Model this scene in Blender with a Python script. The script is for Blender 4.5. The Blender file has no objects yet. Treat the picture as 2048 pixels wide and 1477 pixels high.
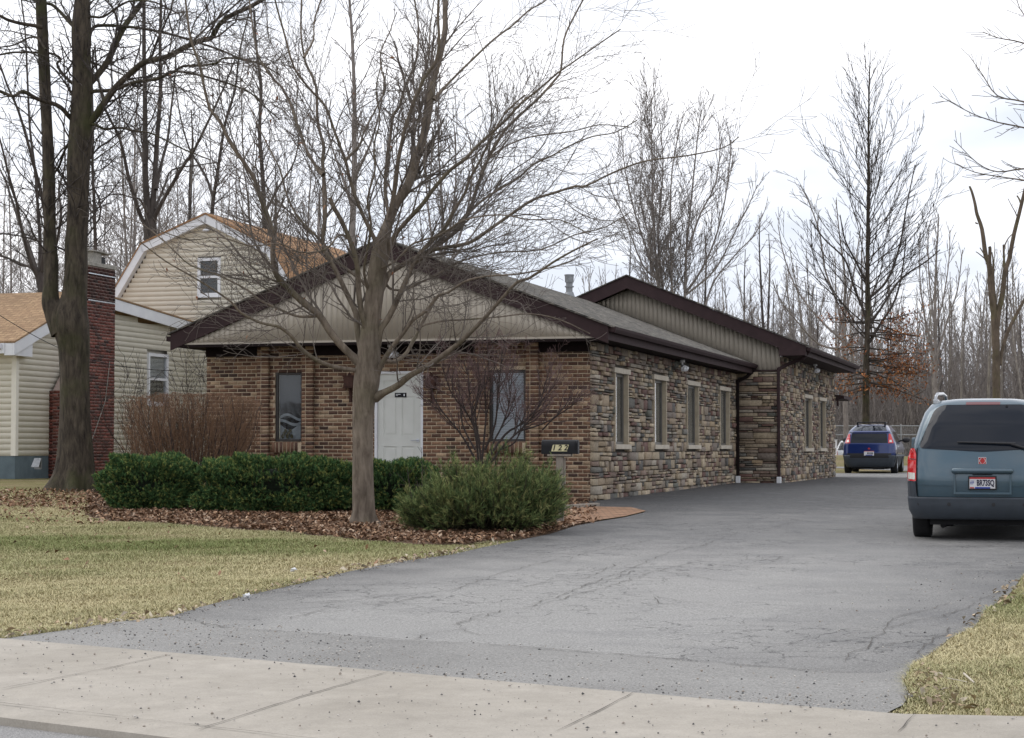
import bpy, bmesh, math, random
import numpy as np
from mathutils import Vector, Matrix
S = bpy.context.scene
COL = S.collection
# ------------------------------------------------------------------ camera
FPX, IW, IH = 3823.0, 2048.0, 1477.0
CZ = 0.93
PITCH = math.atan(158.5 / FPX)
cam_d = bpy.data.cameras.new('camera'); cam = bpy.data.objects.new('camera', cam_d); COL.objects.link(cam)
cam_d.sensor_width = 36.0; cam_d.lens = 36.0 * FPX / IW
cam_d.clip_start = 0.1; cam_d.clip_end = 3000
cam.location = (0, 0, CZ); cam.rotation_euler = (math.pi / 2 + PITCH, 0, 0)
S.camera = cam
S.render.resolution_x = 1024; S.render.resolution_y = 738
S.view_settings.view_transform = 'Standard'; S.view_settings.look = 'None'
S.view_settings.exposure = 0.36; S.view_settings.gamma = 1.0
S.cycles.max_bounces = 6; S.cycles.transparent_max_bounces = 12
# ------------------------------------------------------------------ sky and sun (overcast, soft sun from upper left)
SUN_EL, SUN_AZ = math.radians(52), math.radians(-62)   # azimuth: direction the light comes from, measured from +Y towards +X
w = bpy.data.worlds.new('World'); S.world = w; w.use_nodes = True
nt = w.node_tree; nt.nodes.clear()
def N(t, **k):
    n = nt.nodes.new(t)
    for a, b in k.items(): setattr(n, a, b)
    return n
sky = N('ShaderNodeTexSky'); sky.sky_type = 'NISHITA'; sky.sun_disc = False
sky.sun_elevation = SUN_EL; sky.sun_rotation = SUN_AZ; sky.air_density = 1.0; sky.dust_density = 3.0
bg1 = N('ShaderNodeBackground'); bg1.inputs[1].default_value = 0.08
bg2 = N('ShaderNodeBackground'); bg2.inputs[1].default_value = 1.2
tc = N('ShaderNodeTexCoord'); mp = N('ShaderNodeMapping'); mp.inputs['Scale'].default_value = (1.0, 1.0, 3.2)
nz = N('ShaderNodeTexNoise'); nz.inputs['Scale'].default_value = 2.6; nz.inputs['Detail'].default_value = 5
cr = N('ShaderNodeValToRGB')
cr.color_ramp.elements[0].position = 0.40; cr.color_ramp.elements[0].color = (0.60, 0.64, 0.72, 1)
cr.color_ramp.elements[1].position = 0.60; cr.color_ramp.elements[1].color = (1.0, 1.0, 1.03, 1)
mx = N('ShaderNodeMixShader'); mx.inputs[0].default_value = 0.9
out = N('ShaderNodeOutputWorld'); L = nt.links.new
L(tc.outputs['Generated'], mp.inputs[0]); L(mp.outputs[0], nz.inputs['Vector']); L(nz.outputs[0], cr.inputs[0])
L(cr.outputs[0], bg2.inputs[0]); L(sky.outputs[0], bg1.inputs[0])
L(bg1.outputs[0], mx.inputs[1]); L(bg2.outputs[0], mx.inputs[2]); L(mx.outputs[0], out.inputs[0])
sd = bpy.data.lights.new('sun', 'SUN'); sd.energy = 1.1; sd.angle = math.radians(50); sd.color = (1.0, 0.96, 0.9)
so = bpy.data.objects.new('sun', sd); COL.objects.link(so)
_dv = Vector((math.sin(SUN_AZ) * math.cos(SUN_EL), math.cos(SUN_AZ) * math.cos(SUN_EL), math.sin(SUN_EL)))
so.rotation_euler = _dv.to_track_quat('Z', 'Y').to_euler()
# ------------------------------------------------------------------ helpers
rng = np.random.default_rng(7); random.seed(7)
cP, sP = math.cos(PITCH), math.sin(PITCH)
def dirpx(px, py):
    x = (px - IW / 2) / FPX; y = (IH / 2 - py) / FPX
    Y = cP - sP * y; Z = sP + cP * y
    return x / Y, Z / Y                       # per metre of forward distance
def P(px, py, d):
    a, b = dirpx(px, py); return Vector((a * d, d, CZ + b * d))
def zat(py, d): return CZ + dirpx(1024, py)[1] * d
TN = (0.569, 0.822)
_ctl = np.array([(5.9,24,-.11),(9,20,-.10),(12,30,-.08),(-8.2,35,.29),(-10.8,40.7,.30),(-16,38,.35),(-13,50,.32),(1.37,33.5,0),
 (-2,26.2,0),(-.4,24,0),(.6,25.9,0),(5.6,48,.064),(6.7,47.7,.055),(9.5,58.6,.045),(12.7,68,.045),(-5,33,.10),(-3,15,0),(-5,20,.02),(-9,24,.08),(3,10,0),(0,5,0),(-12,10,0),(10,10,-.02),
 (14,80,.16),(16,92,.62),(40,92,.6),(-20,92,.6),(18,112,-.2),(40,118,-.1),(-30,112,.2),(0,150,.3),(60,150,.3),(-60,60,.4),(60,60,.1),(0,300,.3),(-300,100,.4),(300,100,.3),(-60,-20,0),(60,-20,0),(-5,45,.1),(20,45,0)])
_D = np.hypot(_ctl[:, None, 0] - _ctl[None, :, 0], _ctl[:, None, 1] - _ctl[None, :, 1])
_w = np.linalg.solve(_D + np.eye(len(_ctl)) * 0.0, _ctl[:, 2])
def terr(x, y):
    x = np.asarray(x, float); y = np.asarray(y, float)
    n = TN[0] * x + TN[1] * y
    b = np.interp(n, [-50, 6.25, 6.3, 8.24, 28.3, 2000], [-.40, -.39, -.37, -.32, 0, 0])
    r = np.zeros_like(b)
    for c, ww in zip(_ctl, _w): r = r + ww * np.hypot(x - c[0], y - c[1])
    fade = np.clip((n - 6.2) / 6.0, 0, 1)
    return b + np.clip(r, -1.5, 1.5) * fade
def G(px, py):
    a, b = dirpx(px, py); d = 20.0
    lo, hi = 3.0, 400.0
    f = lambda d: CZ + b * d - float(terr(a * d, d))
    dd = 4.0
    while dd < 400 and f(dd) > 0: dd *= 1.03
    lo, hi = dd / 1.03, dd
    for _ in range(25):
        m = (lo + hi) / 2
        if f(m) > 0: lo = m
        else: hi = m
    return (a * lo, lo)
def tag(o, label=None, cat=None, group=None, kind=None):
    if label: o['label'] = label
    if cat: o['category'] = cat
    if group: o['group'] = group
    if kind: o['kind'] = kind
    return o
def empty(name, loc=(0, 0, 0), rz=0.0, **k):
    o = bpy.data.objects.new(name, None); COL.objects.link(o); o.location = loc; o.rotation_euler = (0, 0, rz)
    o.empty_display_size = .2
    return tag(o, **k)
def link(name, me, mat, parent=None, smooth=False):
    o = bpy.data.objects.new(name, me); COL.objects.link(o)
    if mat is not None:
        for m in (mat if isinstance(mat, (list, tuple)) else [mat]): me.materials.append(m)
    if parent is not None: o.parent = parent
    if smooth: me.polygons.foreach_set('use_smooth', [True] * len(me.polygons))
    return o
def npmesh(name, V, Fs, mat=None, parent=None, col=None, smooth=False, mi=None):
    """V (n,3); Fs list of int arrays (m,k)."""
    me = bpy.data.meshes.new(name)
    Fs = [np.asarray(f, np.int32) for f in Fs if len(f)]
    V = np.asarray(V, np.float32)
    me.vertices.add(len(V)); me.vertices.foreach_set('co', V.ravel())
    lt = np.concatenate([np.full(len(f), f.shape[1], np.int32) for f in Fs])
    li = np.concatenate([f.ravel() for f in Fs])
    me.loops.add(len(li)); me.loops.foreach_set('vertex_index', li)
    me.polygons.add(len(lt)); st = np.zeros(len(lt), np.int32); st[1:] = np.cumsum(lt)[:-1]
    me.polygons.foreach_set('loop_start', st); me.polygons.foreach_set('loop_total', lt)
    if mi is not None: me.polygons.foreach_set('material_index', np.asarray(mi, np.int32))
    if col is not None:
        a = me.color_attributes.new('Col', 'FLOAT_COLOR', 'POINT')
        c = np.ones((len(V), 4), np.float32); c[:, :3] = col; a.data.foreach_set('color', c.ravel())
    me.update(calc_edges=True)
    return link(name, me, mat, parent, smooth)
_BF = np.array([(0, 3, 2, 1), (4, 5, 6, 7), (0, 1, 5, 4), (1, 2, 6, 5), (2, 3, 7, 6), (3, 0, 4, 7)])
def boxes_vf(lo, hi, jit=0.0):
    lo = np.asarray(lo, float); hi = np.asarray(hi, float); n = len(lo)
    V = np.empty((n, 8, 3))
    for i, (a, b, c) in enumerate([(0,0,0),(1,0,0),(1,1,0),(0,1,0),(0,0,1),(1,0,1),(1,1,1),(0,1,1)]):
        V[:, i, 0] = np.where(a, hi[:, 0], lo[:, 0]); V[:, i, 1] = np.where(b, hi[:, 1], lo[:, 1]); V[:, i, 2] = np.where(c, hi[:, 2], lo[:, 2])
    if jit: V += rng.uniform(-jit, jit, V.shape)
    F = (_BF[None] + 8 * np.arange(n)[:, None, None]).reshape(-1, 4)
    return V.reshape(-1, 3), F
def boxmesh(name, lo, hi, mat, parent=None, col=None, jit=0.0):
    V, F = boxes_vf(lo, hi, jit)
    c = None if col is None else np.repeat(np.asarray(col), 8, axis=0)
    return npmesh(name, V, [F], mat, parent, c)
class MB:
    def __init__(s): s.bm = bmesh.new()
    def box(s, a, b, mi=0, bev=0.0, rot=None):
        a = Vector(a); b = Vector(b)
        m = Matrix.Translation((a + b) / 2) @ (rot or Matrix()) @ Matrix.Diagonal(((b - a).x, (b - a).y, (b - a).z, 1))
        r = bmesh.ops.create_cube(s.bm, size=1, matrix=m)
        fs = {f for v in r['verts'] for f in v.link_faces}
        for f in fs: f.material_index = mi
        if bev:
            es = {e for v in r['verts'] for e in v.link_edges}
            rr = bmesh.ops.bevel(s.bm, geom=list(es), offset=bev, segments=2, affect='EDGES', profile=.5)
            for f in rr['faces']: f.material_index = mi
        return s
    def cyl(s, a, b, r1, r2=None, n=12, mi=0, caps=True):
        a = Vector(a); b = Vector(b); r2 = r1 if r2 is None else r2
        q = (b - a).to_track_quat('Z', 'Y').to_matrix().to_4x4()
        r = bmesh.ops.create_cone(s.bm, cap_ends=caps, segments=n, radius1=r1, radius2=max(r2, 1e-4), depth=(b - a).length, matrix=Matrix.Translation((a + b) / 2) @ q)
        for f in {f for v in r['verts'] for f in v.link_faces}: f.material_index = mi
        return s
    def sph(s, c, r, sc=(1, 1, 1), mi=0, n=12):
        r_ = bmesh.ops.create_uvsphere(s.bm, u_segments=n, v_segments=max(6, n // 2), radius=r, matrix=Matrix.Translation(c) @ Matrix.Diagonal((*sc, 1)))
        for f in {f for v in r_['verts'] for f in v.link_faces}: f.material_index = mi
        return s
    def prism(s, pts, vec, mi=0):
        """extrude polygon pts by vec"""
        vec = Vector(vec); a = [s.bm.verts.new(p) for p in pts]; b = [s.bm.verts.new(Vector(p) + vec) for p in pts]
        n = len(a); fs = [s.bm.faces.new(a), s.bm.faces.new(list(reversed(b)))]
        for i in range(n): fs.append(s.bm.faces.new((a[(i + 1) % n], a[i], b[i], b[(i + 1) % n])))
        for f in fs: f.material_index = mi
        return s
    def poly(s, pts, mi=0):
        f = s.bm.faces.new([s.bm.verts.new(p) for p in pts]); f.material_index = mi; return s
    def lathe(s, prof, c=(0, 0, 0), axis='Z', n=16, mi=0):
        rings = []
        for r, h in prof:
            ring = []
            for k in range(n):
                t = 2 * math.pi * k / n; p = (r * math.cos(t), r * math.sin(t), h)
                if axis == 'X': p = (p[2], p[0], p[1])
                if axis == 'Y': p = (p[0], p[2], p[1])
                ring.append(s.bm.verts.new((p[0] + c[0], p[1] + c[1], p[2] + c[2])))
            rings.append(ring)
        for a, b in zip(rings, rings[1:]):
            for k in range(n):
                f = s.bm.faces.new((a[k], a[(k + 1) % n], b[(k + 1) % n], b[k])); f.material_index = mi
        return s
    def build(s, name, mat, parent=None, smooth=False):
        bmesh.ops.recalc_face_normals(s.bm, faces=s.bm.faces[:])
        me = bpy.data.meshes.new(name); s.bm.to_mesh(me); s.bm.free()
        return link(name, me, mat, parent, smooth)
# ------------------------------------------------------------------ materials
MATS = {}
def lin(c): return tuple(((v / 255) / 12.92 if v <= 10 else ((v / 255 + .055) / 1.055) ** 2.4) for v in c)
class NT:
    def __init__(s, name):
        s.m = bpy.data.materials.new(name); s.m.use_nodes = True; s.t = s.m.node_tree
        s.b = s.t.nodes['Principled BSDF']; MATS[name] = s.m
    def n(s, t, **k):
        nd = s.t.nodes.new(t)
        for a, b in k.items(): setattr(nd, a, b)
        return nd
    def l(s, a, b): s.t.links.new(a, b); return s
    def coord(s, scale=(1, 1, 1), which='Object'):
        tcn = s.n('ShaderNodeTexCoord'); m = s.n('ShaderNodeMapping'); m.inputs['Scale'].default_value = scale
        s.l(tcn.outputs[which], m.inputs[0]); return m.outputs[0]
    def noise(s, vec, scale, detail=4, rough=.55, dist=0):
        n = s.n('ShaderNodeTexNoise'); n.inputs['Scale'].default_value = scale; n.inputs['Detail'].default_value = detail
        n.inputs['Roughness'].default_value = rough; n.inputs['Distortion'].default_value = dist
        s.l(vec, n.inputs['Vector']); return n.outputs[0]
    def ramp(s, fac, stops, interp='LINEAR'):
        r = s.n('ShaderNodeValToRGB'); r.color_ramp.interpolation = interp
        e = r.color_ramp.elements
        while len(e) < len(stops): e.new(.5)
        for el, (p, c) in zip(e, stops):
            el.position = p; el.color = (*(c if not isinstance(c, (int, float)) else (c, c, c)), 1)
        s.l(fac, r.inputs[0]); return r.outputs[0]
    def mix(s, fac, a, b, mode='MIX'):
        m = s.n('ShaderNodeMix', data_type='RGBA', blend_type=mode)
        for v, sock in ((fac, m.inputs[0]), (a, m.inputs[6]), (b, m.inputs[7])):
            if isinstance(v, (int, float)): sock.default_value = v
            elif isinstance(v, tuple): sock.default_value = (*v, 1)
            else: s.l(v, sock)
        return m.outputs[2]
    def math(s, op, a, b=None):
        m = s.n('ShaderNodeMath', operation=op)
        for v, sock in ((a, m.inputs[0]), (b, m.inputs[1])):
            if v is None: continue
            if isinstance(v, (int, float)): sock.default_value = v
            else: s.l(v, sock)
        return m.outputs[0]
    def bump(s, h, strength=.3, dist=.01):
        b = s.n('ShaderNodeBump'); b.inputs['Strength'].default_value = strength; b.inputs['Distance'].default_value = dist
        s.l(h, b.inputs['Height']); s.l(b.outputs[0], s.b.inputs['Normal']); return s
    def col(s, c):
        if isinstance(c, tuple): s.b.inputs['Base Color'].default_value = (*c, 1)
        else: s.l(c, s.b.inputs['Base Color'])
        return s
    def rough(s, r, metal=0.0, spec=.5):
        if isinstance(r, (int, float)): s.b.inputs['Roughness'].default_value = r
        else: s.l(r, s.b.inputs['Roughness'])
        s.b.inputs['Metallic'].default_value = metal; s.b.inputs['Specular IOR Level'].default_value = spec; return s
    def attr(s):
        a = s.n('ShaderNodeAttribute'); a.attribute_name = 'Col'; return a.outputs[0]
def simple(name, c1, c2=None, scale=8, rough=.6, metal=0, bump=0, bscale=40, spec=.4, stretch=(1, 1, 1)):
    t = NT(name); v = t.coord(stretch)
    c2 = c2 or tuple(x * .8 for x in c1)
    t.col(t.mix(t.ramp(t.noise(v, scale, 5), [(.3, 0.0), (.7, 1.0)]), c1, c2)).rough(rough, metal, spec)
    if bump: t.bump(t.noise(v, bscale, 5), bump, .01)
    return t.m
def vcol(name, scale=30, amt=.25, rough=.8, bump=.3, bd=.004, spec=.3, big=0):
    t = NT(name); v = t.coord()
    c = t.mix(1.0, t.attr(), t.ramp(t.noise(v, scale, 4), [(.25, 1 - amt), (.75, 1 + amt * .6)]), 'MULTIPLY')
    if big: c = t.mix(1.0, c, t.ramp(t.noise(v, big, 3), [(.3, .82), (.7, 1.12)]), 'MULTIPLY')
    t.col(c).rough(rough, 0, spec)
    if bump: t.bump(t.noise(v, scale * 2, 5), bump, bd)
    return t.m
def barkmat(name, c1, c2, moss=None, scale=14, mossamt=.6):
    t = NT(name); v = t.coord((1, 1, .22)); v2 = t.coord()
    f = t.ramp(t.noise(v, scale, 6, .65, .6), [(.32, 0.0), (.68, 1.0)])
    c = t.mix(f, c1, c2)
    if moss: c = t.mix(t.ramp(t.noise(v2, 1.3, 4), [(.5, 0.0), (.68, mossamt)]), c, moss)
    c = t.mix(1.0, c, t.ramp(t.noise(v2, 3.0, 3), [(.3, .75), (.7, 1.2)]), 'MULTIPLY')
    t.col(c).rough(.9, 0, .2); t.bump(t.noise(v, scale * 1.6, 6, .7, .4), .7, .02)
    return t.m
# ------------------------------------------------------------------ ground materials
def ground_mats():
    t = NT('asphalt'); v = t.coord()
    big = t.noise(v, .22, 5, .6); med = t.noise(v, 1.4, 5, .6, .4); fine = t.noise(v, 60, 4, .75); fine2 = t.noise(v, 140, 2, .8)
    # fresh black sealer near the building and along the edges, worn grey in the middle (vertex colour = wear)
    wear = t.math('ADD', t.attr(), t.math('MULTIPLY', t.math('SUBTRACT', med, .5), .95))
    c = t.mix(t.ramp(wear, [(.1, 0.0), (.95, 1.0)]), (.034, .034, .036), (.25, .245, .235))
    c = t.mix(1.0, c, t.ramp(fine, [(.35, .55), (.65, 1.45)]), 'MULTIPLY')
    c = t.mix(t.ramp(fine2, [(.57, 0.0), (.64, .75)]), c, (.42, .41, .39))
    c = t.mix(t.ramp(fine2, [(.26, .6), (.31, 0.0)]), c, (.02, .02, .022))
    # crack network, only in patches
    wv = t.n('ShaderNodeVectorMath', operation='ADD'); nn = t.n('ShaderNodeTexNoise'); nn.inputs['Scale'].default_value = 2.2; nn.inputs['Detail'].default_value = 6
    t.l(v, nn.inputs['Vector']); sc = t.n('ShaderNodeVectorMath', operation='SCALE'); sc.inputs['Scale'].default_value = .9
    t.l(nn.outputs['Color'], sc.inputs[0]); t.l(v, wv.inputs[0]); t.l(sc.outputs[0], wv.inputs[1])
    vo = t.n('ShaderNodeTexVoronoi', feature='DISTANCE_TO_EDGE'); vo.inputs['Scale'].default_value = 2.6; t.l(wv.outputs[0], vo.inputs['Vector'])
    mask = t.ramp(t.noise(v, .45, 3), [(.46, 0.0), (.56, 1.0)])
    crack = t.math('MULTIPLY', t.ramp(vo.outputs['Distance'], [(0.004, 1.0), (.018, 0.0)]), mask)
    c = t.mix(t.math('MULTIPLY', crack, .75), c, (.018, .018, .02))
    t.col(c).rough(t.ramp(med, [(.3, .62), (.7, .85)]), 0, .35)
    t.bump(t.math('SUBTRACT', t.noise(v, 130, 4, .7), t.math('MULTIPLY', crack, 3.0)), .55, .006)
    t = NT('apron'); v = t.coord(); fine = t.noise(v, 70, 4, .75); fine2 = t.noise(v, 130, 2, .8); med = t.noise(v, .9, 5, .6)
    c = t.mix(t.ramp(med, [(.3, 0.0), (.7, 1.0)]), (.19, .186, .178), (.26, .254, .243))
    c = t.mix(1.0, c, t.ramp(fine, [(.35, .6), (.65, 1.4)]), 'MULTIPLY')
    c = t.mix(t.ramp(fine2, [(.60, 0.0), (.66, .7)]), c, (.36, .34, .31)); c = t.mix(t.ramp(fine2, [(.28, .6), (.33, 0.0)]), c, (.03, .03, .03))
    t.col(c).rough(.8, 0, .3); t.bump(fine, .5, .005)
    t = NT('concrete'); v = t.coord(); med = t.noise(v, 1.1, 6, .62); fine = t.noise(v, 90, 4, .75); st = t.noise(v, 5, 6, .7)
    c = t.mix(t.ramp(med, [(.3, 0.0), (.7, 1.0)]), (.325, .296, .254), (.405, .372, .325))
    c = t.mix(1.0, c, t.ramp(st, [(.3, .86), (.7, 1.08)]), 'MULTIPLY'); c = t.mix(1.0, c, t.ramp(fine, [(.3, .86), (.7, 1.1)]), 'MULTIPLY')
    c = t.mix(t.ramp(t.noise(v, 55, 2, .5), [(.72, 0.0), (.76, .5)]), c, (.09, .085, .08))
    t.col(c).rough(.88, 0, .25); t.bump(fine, .35, .003)
    t = NT('street'); v = t.coord(); fine = t.noise(v, 120, 3, .7)
    c = t.mix(t.ramp(fine, [(.35, 0.0), (.65, 1.0)]), (.13, .13, .13), (.36, .35, .34)); t.col(c).rough(.85, 0, .3); t.bump(fine, .6, .006)
    t = NT('soil_lawn'); v = t.coord()
    g = t.noise(v, .55, 5, .6); h = t.noise(v, 14, 5, .7); k = t.noise(v, 60, 3, .7)
    c = t.mix(t.ramp(g, [(.4, 0.0), (.62, 1.0)]), (.27, .215, .125), (.17, .165, .065))
    c = t.mix(t.ramp(h, [(.35, .55), (.6, 0.0)]), c, (.12, .095, .05)); c = t.mix(1.0, c, t.ramp(k, [(.3, .65), (.7, 1.3)]), 'MULTIPLY')
    t.col(c).rough(.95, 0, .1); t.bump(k, .8, .02)
    t = NT('mulch'); v = t.coord(); g = t.noise(v, 3, 5, .6); k = t.noise(v, 45, 4, .75)
    c = t.mix(t.ramp(g, [(.35, 0.0), (.65, 1.0)]), (.075, .05, .036), (.17, .115, .08)); c = t.mix(1.0, c, t.ramp(k, [(.3, .5), (.7, 1.6)]), 'MULTIPLY')
    t.col(c).rough(.95, 0, .1); t.bump(k, 1.0, .03)
    t = NT('woodland'); v = t.coord(); k = t.noise(v, 6, 5, .75)
    c = t.mix(t.ramp(k, [(.3, 0.0), (.7, 1.0)]), (.10, .075, .05), (.24, .19, .12)); t.col(c).rough(.95, 0, .1)
ground_mats()
simple('dark_line', (.09, .082, .072), rough=.9)
simple('white_paint', (.78, .78, .76), (.6, .6, .58), 30, .6)
vcol('grass', 20, .2, .8, 0, spec=.15)
vcol('leaf', 60, .2, .85, 0, spec=.15)
vcol('pebble', 30, .2, .85, 0, spec=.3)
# ------------------------------------------------------------------ ground sheets
def sheet(name, pts, off, mat, step=1.0, mi_extra=None, wear=None, zfun=None):
    bm = bmesh.new(); bm.faces.new([bm.verts.new((x, y, 0)) for x, y in pts])
    bmesh.ops.triangulate(bm, faces=bm.faces[:])
    xs = [p[0] for p in pts]; ys = [p[1] for p in pts]
    for ax, lo, hi in ((0, min(xs), max(xs)), (1, min(ys), max(ys))):
        c = math.ceil(lo / step) * step
        while c < hi:
            no = (1, 0, 0) if ax == 0 else (0, 1, 0); co = (c, 0, 0) if ax == 0 else (0, c, 0)
            bmesh.ops.bisect_plane(bm, geom=bm.verts[:] + bm.edges[:] + bm.faces[:], plane_co=co, plane_no=no, dist=1e-5); c += step
    bmesh.ops.remove_doubles(bm, verts=bm.verts[:], dist=1e-4)
    X = np.array([v.co.x for v in bm.verts]); Y = np.array([v.co.y for v in bm.verts]); Z = terr(X, Y)
    for v, z in zip(bm.verts, Z): v.co.z = z + off
    bmesh.ops.recalc_face_normals(bm, faces=bm.faces[:])
    if sum(f.normal.z for f in bm.faces) < 0: bmesh.ops.reverse_faces(bm, faces=bm.faces[:])
    me = bpy.data.meshes.new(name); bm.to_mesh(me); bm.free()
    if wear is not None:
        a = me.color_attributes.new('Col', 'FLOAT_COLOR', 'POINT'); wv = wear(X, Y)
        c = np.ones((len(X), 4), np.float32); c[:, :3] = np.clip(wv, 0, 1)[:, None]; a.data.foreach_set('color', c.ravel())
    return link(name, me, mat, None, True)
def inpoly(X, Y, pts):
    r = np.zeros(len(X), bool); n = len(pts)
    for i in range(n):
        x1, y1 = pts[i]; x2, y2 = pts[(i + 1) % n]
        if y1 == y2: continue
        c = ((y1 > Y) != (y2 > Y)) & (X < (x2 - x1) * (Y - y1) / (y2 - y1) + x1); r ^= c
    return r
def distpoly(X, Y, line):
    d = np.full(len(X), 1e9)
    for (x1, y1), (x2, y2) in zip(line, line[1:]):
        vx, vy = x2 - x1, y2 - y1; L2 = vx * vx + vy * vy + 1e-12
        t = np.clip(((X - x1) * vx + (Y - y1) * vy) / L2, 0, 1); d = np.minimum(d, np.hypot(X - x1 - t * vx, Y - y1 - t * vy))
    return d
def GL(*pts): return [G(*p) for p in pts]
TD = (-TN[1], TN[0])     # along the street, to the left (away)
def street(n, s): return (TN[0] * n + TD[0] * s, TN[1] * n + TD[1] * s)
# base ground
gx = np.unique(np.concatenate([np.linspace(-400, -30, 20), np.arange(-30, 30.1, .75), np.linspace(30, 400, 20)]))
gy = np.unique(np.concatenate([np.linspace(-60, 4, 9), np.arange(4, 70.1, .75), np.arange(70, 130, 2.5), np.linspace(130, 700, 20)]))
GX, GY = np.meshgrid(gx, gy); nx, ny = len(gx), len(gy)
GZ = terr(GX.ravel(), GY.ravel())
NN = TN[0] * GX.ravel() + TN[1] * GY.ravel()
GZ = np.where(NN < 8.5, GZ - .06, GZ)
idx = np.arange(nx * ny).reshape(ny, nx)
F = np.stack([idx[:-1, :-1], idx[:-1, 1:], idx[1:, 1:], idx[1:, :-1]], -1).reshape(-1, 4)
o = npmesh('ground', np.stack([GX.ravel(), GY.ravel(), GZ], -1), [F], MATS['soil_lawn'], smooth=True); tag(o, kind='structure')
# street
st = sheet('street', [street(-12, -60), street(6.25, -60), street(6.25, 80), street(-12, 80)], .0, MATS['street'], 4.0); tag(st, kind='structure')
mk = sheet('lane_marking', [street(5.62, -60), street(5.74, -60), street(5.74, 80), street(5.62, 80)], .005, MATS['white_paint'], 4.0); tag(mk, kind='structure')
# driveway outline
drive_left = GL((340,1237),(400,1217),(500,1192),(600,1170),(700,1145),(800,1125),(900,1112),(960,1098),(1040,1082),(1100,1070),(1150,1054),(1200,1044),(1250,1036),(1290,1026),(1262,1019),(1196,1017),(1180,1008))
C0 = (1.367, 33.5); YAW = math.radians(16.27); cU = (math.cos(YAW), -math.sin(YAW)); cV = (math.sin(YAW), math.cos(YAW))
def off(u, v, o=C0): return (o[0] + cU[0] * u + cV[0] * v, o[1] + cU[1] * u + cV[1] * v)
drive_far = [off(-.1, .1), off(-.1, 15.3), off(1.0, 15.3), off(1.0, 26.5), off(-3, 27), off(-3, 31), off(3.2, 38), (11.9, 79.5), (40, 79.5), (40, 30)]
drive_right = GL((2300,1060),(2180,1095),(2100,1120),(2048,1152),(2014,1198),(1974,1220),(1949,1258),(1899,1280),(1874,1303),(1824,1335),(1806,1368),(1819,1395),(1806,1416),(1760,1438))
apron_right = GL((1824,1335),(1806,1368),(1819,1395),(1806,1416),(1760,1438.3))
side_far = [street(8.24, 60)] + GL((0,1286),(512,1330),(1024,1376),(1400,1409),(1804,1441),(2048,1446),(2300,1452)) + [street(6.9, -40)]
side_near = [street(6.27, -40), street(6.27, 60)]
def side_line(a, b): return GL(*[(px, np.interp(px, [0,512,1024,1400,1804,2048], [1286,1330,1376,1409,1441,1446])) for px in (a + (b - a) * np.linspace(0, 1, 9))])
lawn_corner = GL((0,1283),(75,1272.5),(150,1262),(220,1250),(340,1237))
seam = GL((340,1237),(400,1250),(460,1262),(600,1271),(800,1285),(1024,1298),(1250,1316),(1500,1338),(1650,1350),(1760,1352),(1826,1336))
def wear(X, Y):
    left = distpoly(X, Y, drive_left); right = distpoly(X, Y, drive_right)
    ed = np.clip(np.minimum(left, right * .6) / 1.1, 0, 1)
    wall = distpoly(X, Y, [off(0, 0), off(0, 15), off(1, 15), off(1, 26)])
    w_ = .08 + .18 * np.clip((36 - Y) / 10, 0, 1) + .50 * ed * np.clip((33 - Y) / 16, 0, 1) + .22 * np.clip((23 - Y) / 10, 0, 1)
    w_ = w_ * np.clip((wall - .2) / 5.0, .0, 1) ** .8 + np.where(wall < .6, -.15, 0)
    w_ = np.where(Y > 58, np.maximum(w_, .62), w_)
    return w_ + rng.normal(0, .02, len(X))
dv = sheet('driveway', drive_left + drive_far + drive_right[:-3] + list(reversed(seam))[1:-1], .010, MATS['asphalt'], .6, wear=wear); tag(dv, kind='structure')
apron_poly = lawn_corner + seam[1:] + apron_right[1:] + list(reversed(side_line(0, 1760)))
ap = sheet('driveway_apron', apron_poly, .014, MATS['apron'], .6); tag(ap, kind='structure')
sw = sheet('sidewalk', side_far + side_near, .03, MATS['concrete'], .8); tag(sw, kind='structure')
kb = MB()
def ribbon(line, wd, off_, name, mat, jag=0.0):
    V = []; F = []; n = 0
    pts = []
    for (a, b) in zip(line, line[1:]):
        k = max(1, int(math.hypot(b[0] - a[0], b[1] - a[1]) / .12))
        for i in range(k): pts.append((a[0] + (b[0] - a[0]) * i / k, a[1] + (b[1] - a[1]) * i / k))
    pts.append(line[-1]); pts = np.array(pts)
    if jag: pts = pts + np.cumsum(rng.normal(0, jag * .3, pts.shape), 0) * .3 + rng.normal(0, jag * .5, pts.shape)
    t = np.gradient(pts, axis=0); t /= np.linalg.norm(t, axis=1)[:, None] + 1e-9
    nrm = np.stack([-t[:, 1], t[:, 0]], -1)
    wd_ = wd * (rng.uniform(.35, 1.3, len(pts)) if jag else np.ones(len(pts)))
    if jag: wd_[0] = wd_[-1] = .001
    A = pts + nrm * wd_[:, None] / 2; B = pts - nrm * wd_[:, None] / 2
    zA = terr(A[:, 0], A[:, 1]) + off_; zB = terr(B[:, 0], B[:, 1]) + off_
    V = np.concatenate([np.c_[A, zA], np.c_[B, zB]]); m = len(pts); i = np.arange(m - 1)
    return V, np.stack([i, i + 1, i + 1 + m, i + m], -1)
def ribbons(name, lst, mat, kind='structure'):
    Vs = []; Fs = []; n = 0
    for V, F_ in lst: Vs.append(V); Fs.append(F_ + n); n += len(V)
    o = npmesh(name, np.concatenate(Vs), [np.concatenate(Fs)], mat); tag(o, kind=kind); return o
joints = [GL((345,1320),(200,1352),(0,1391)), GL((780,1355.5),(600,1408),(390,1476)), GL((1269,1398),(1190,1440),(1110,1480)), GL((1830,1442),(1815,1458),(1795,1480)),
          [street(6.42, -30), street(6.42, 60)]]
kb = MB(); 
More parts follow.
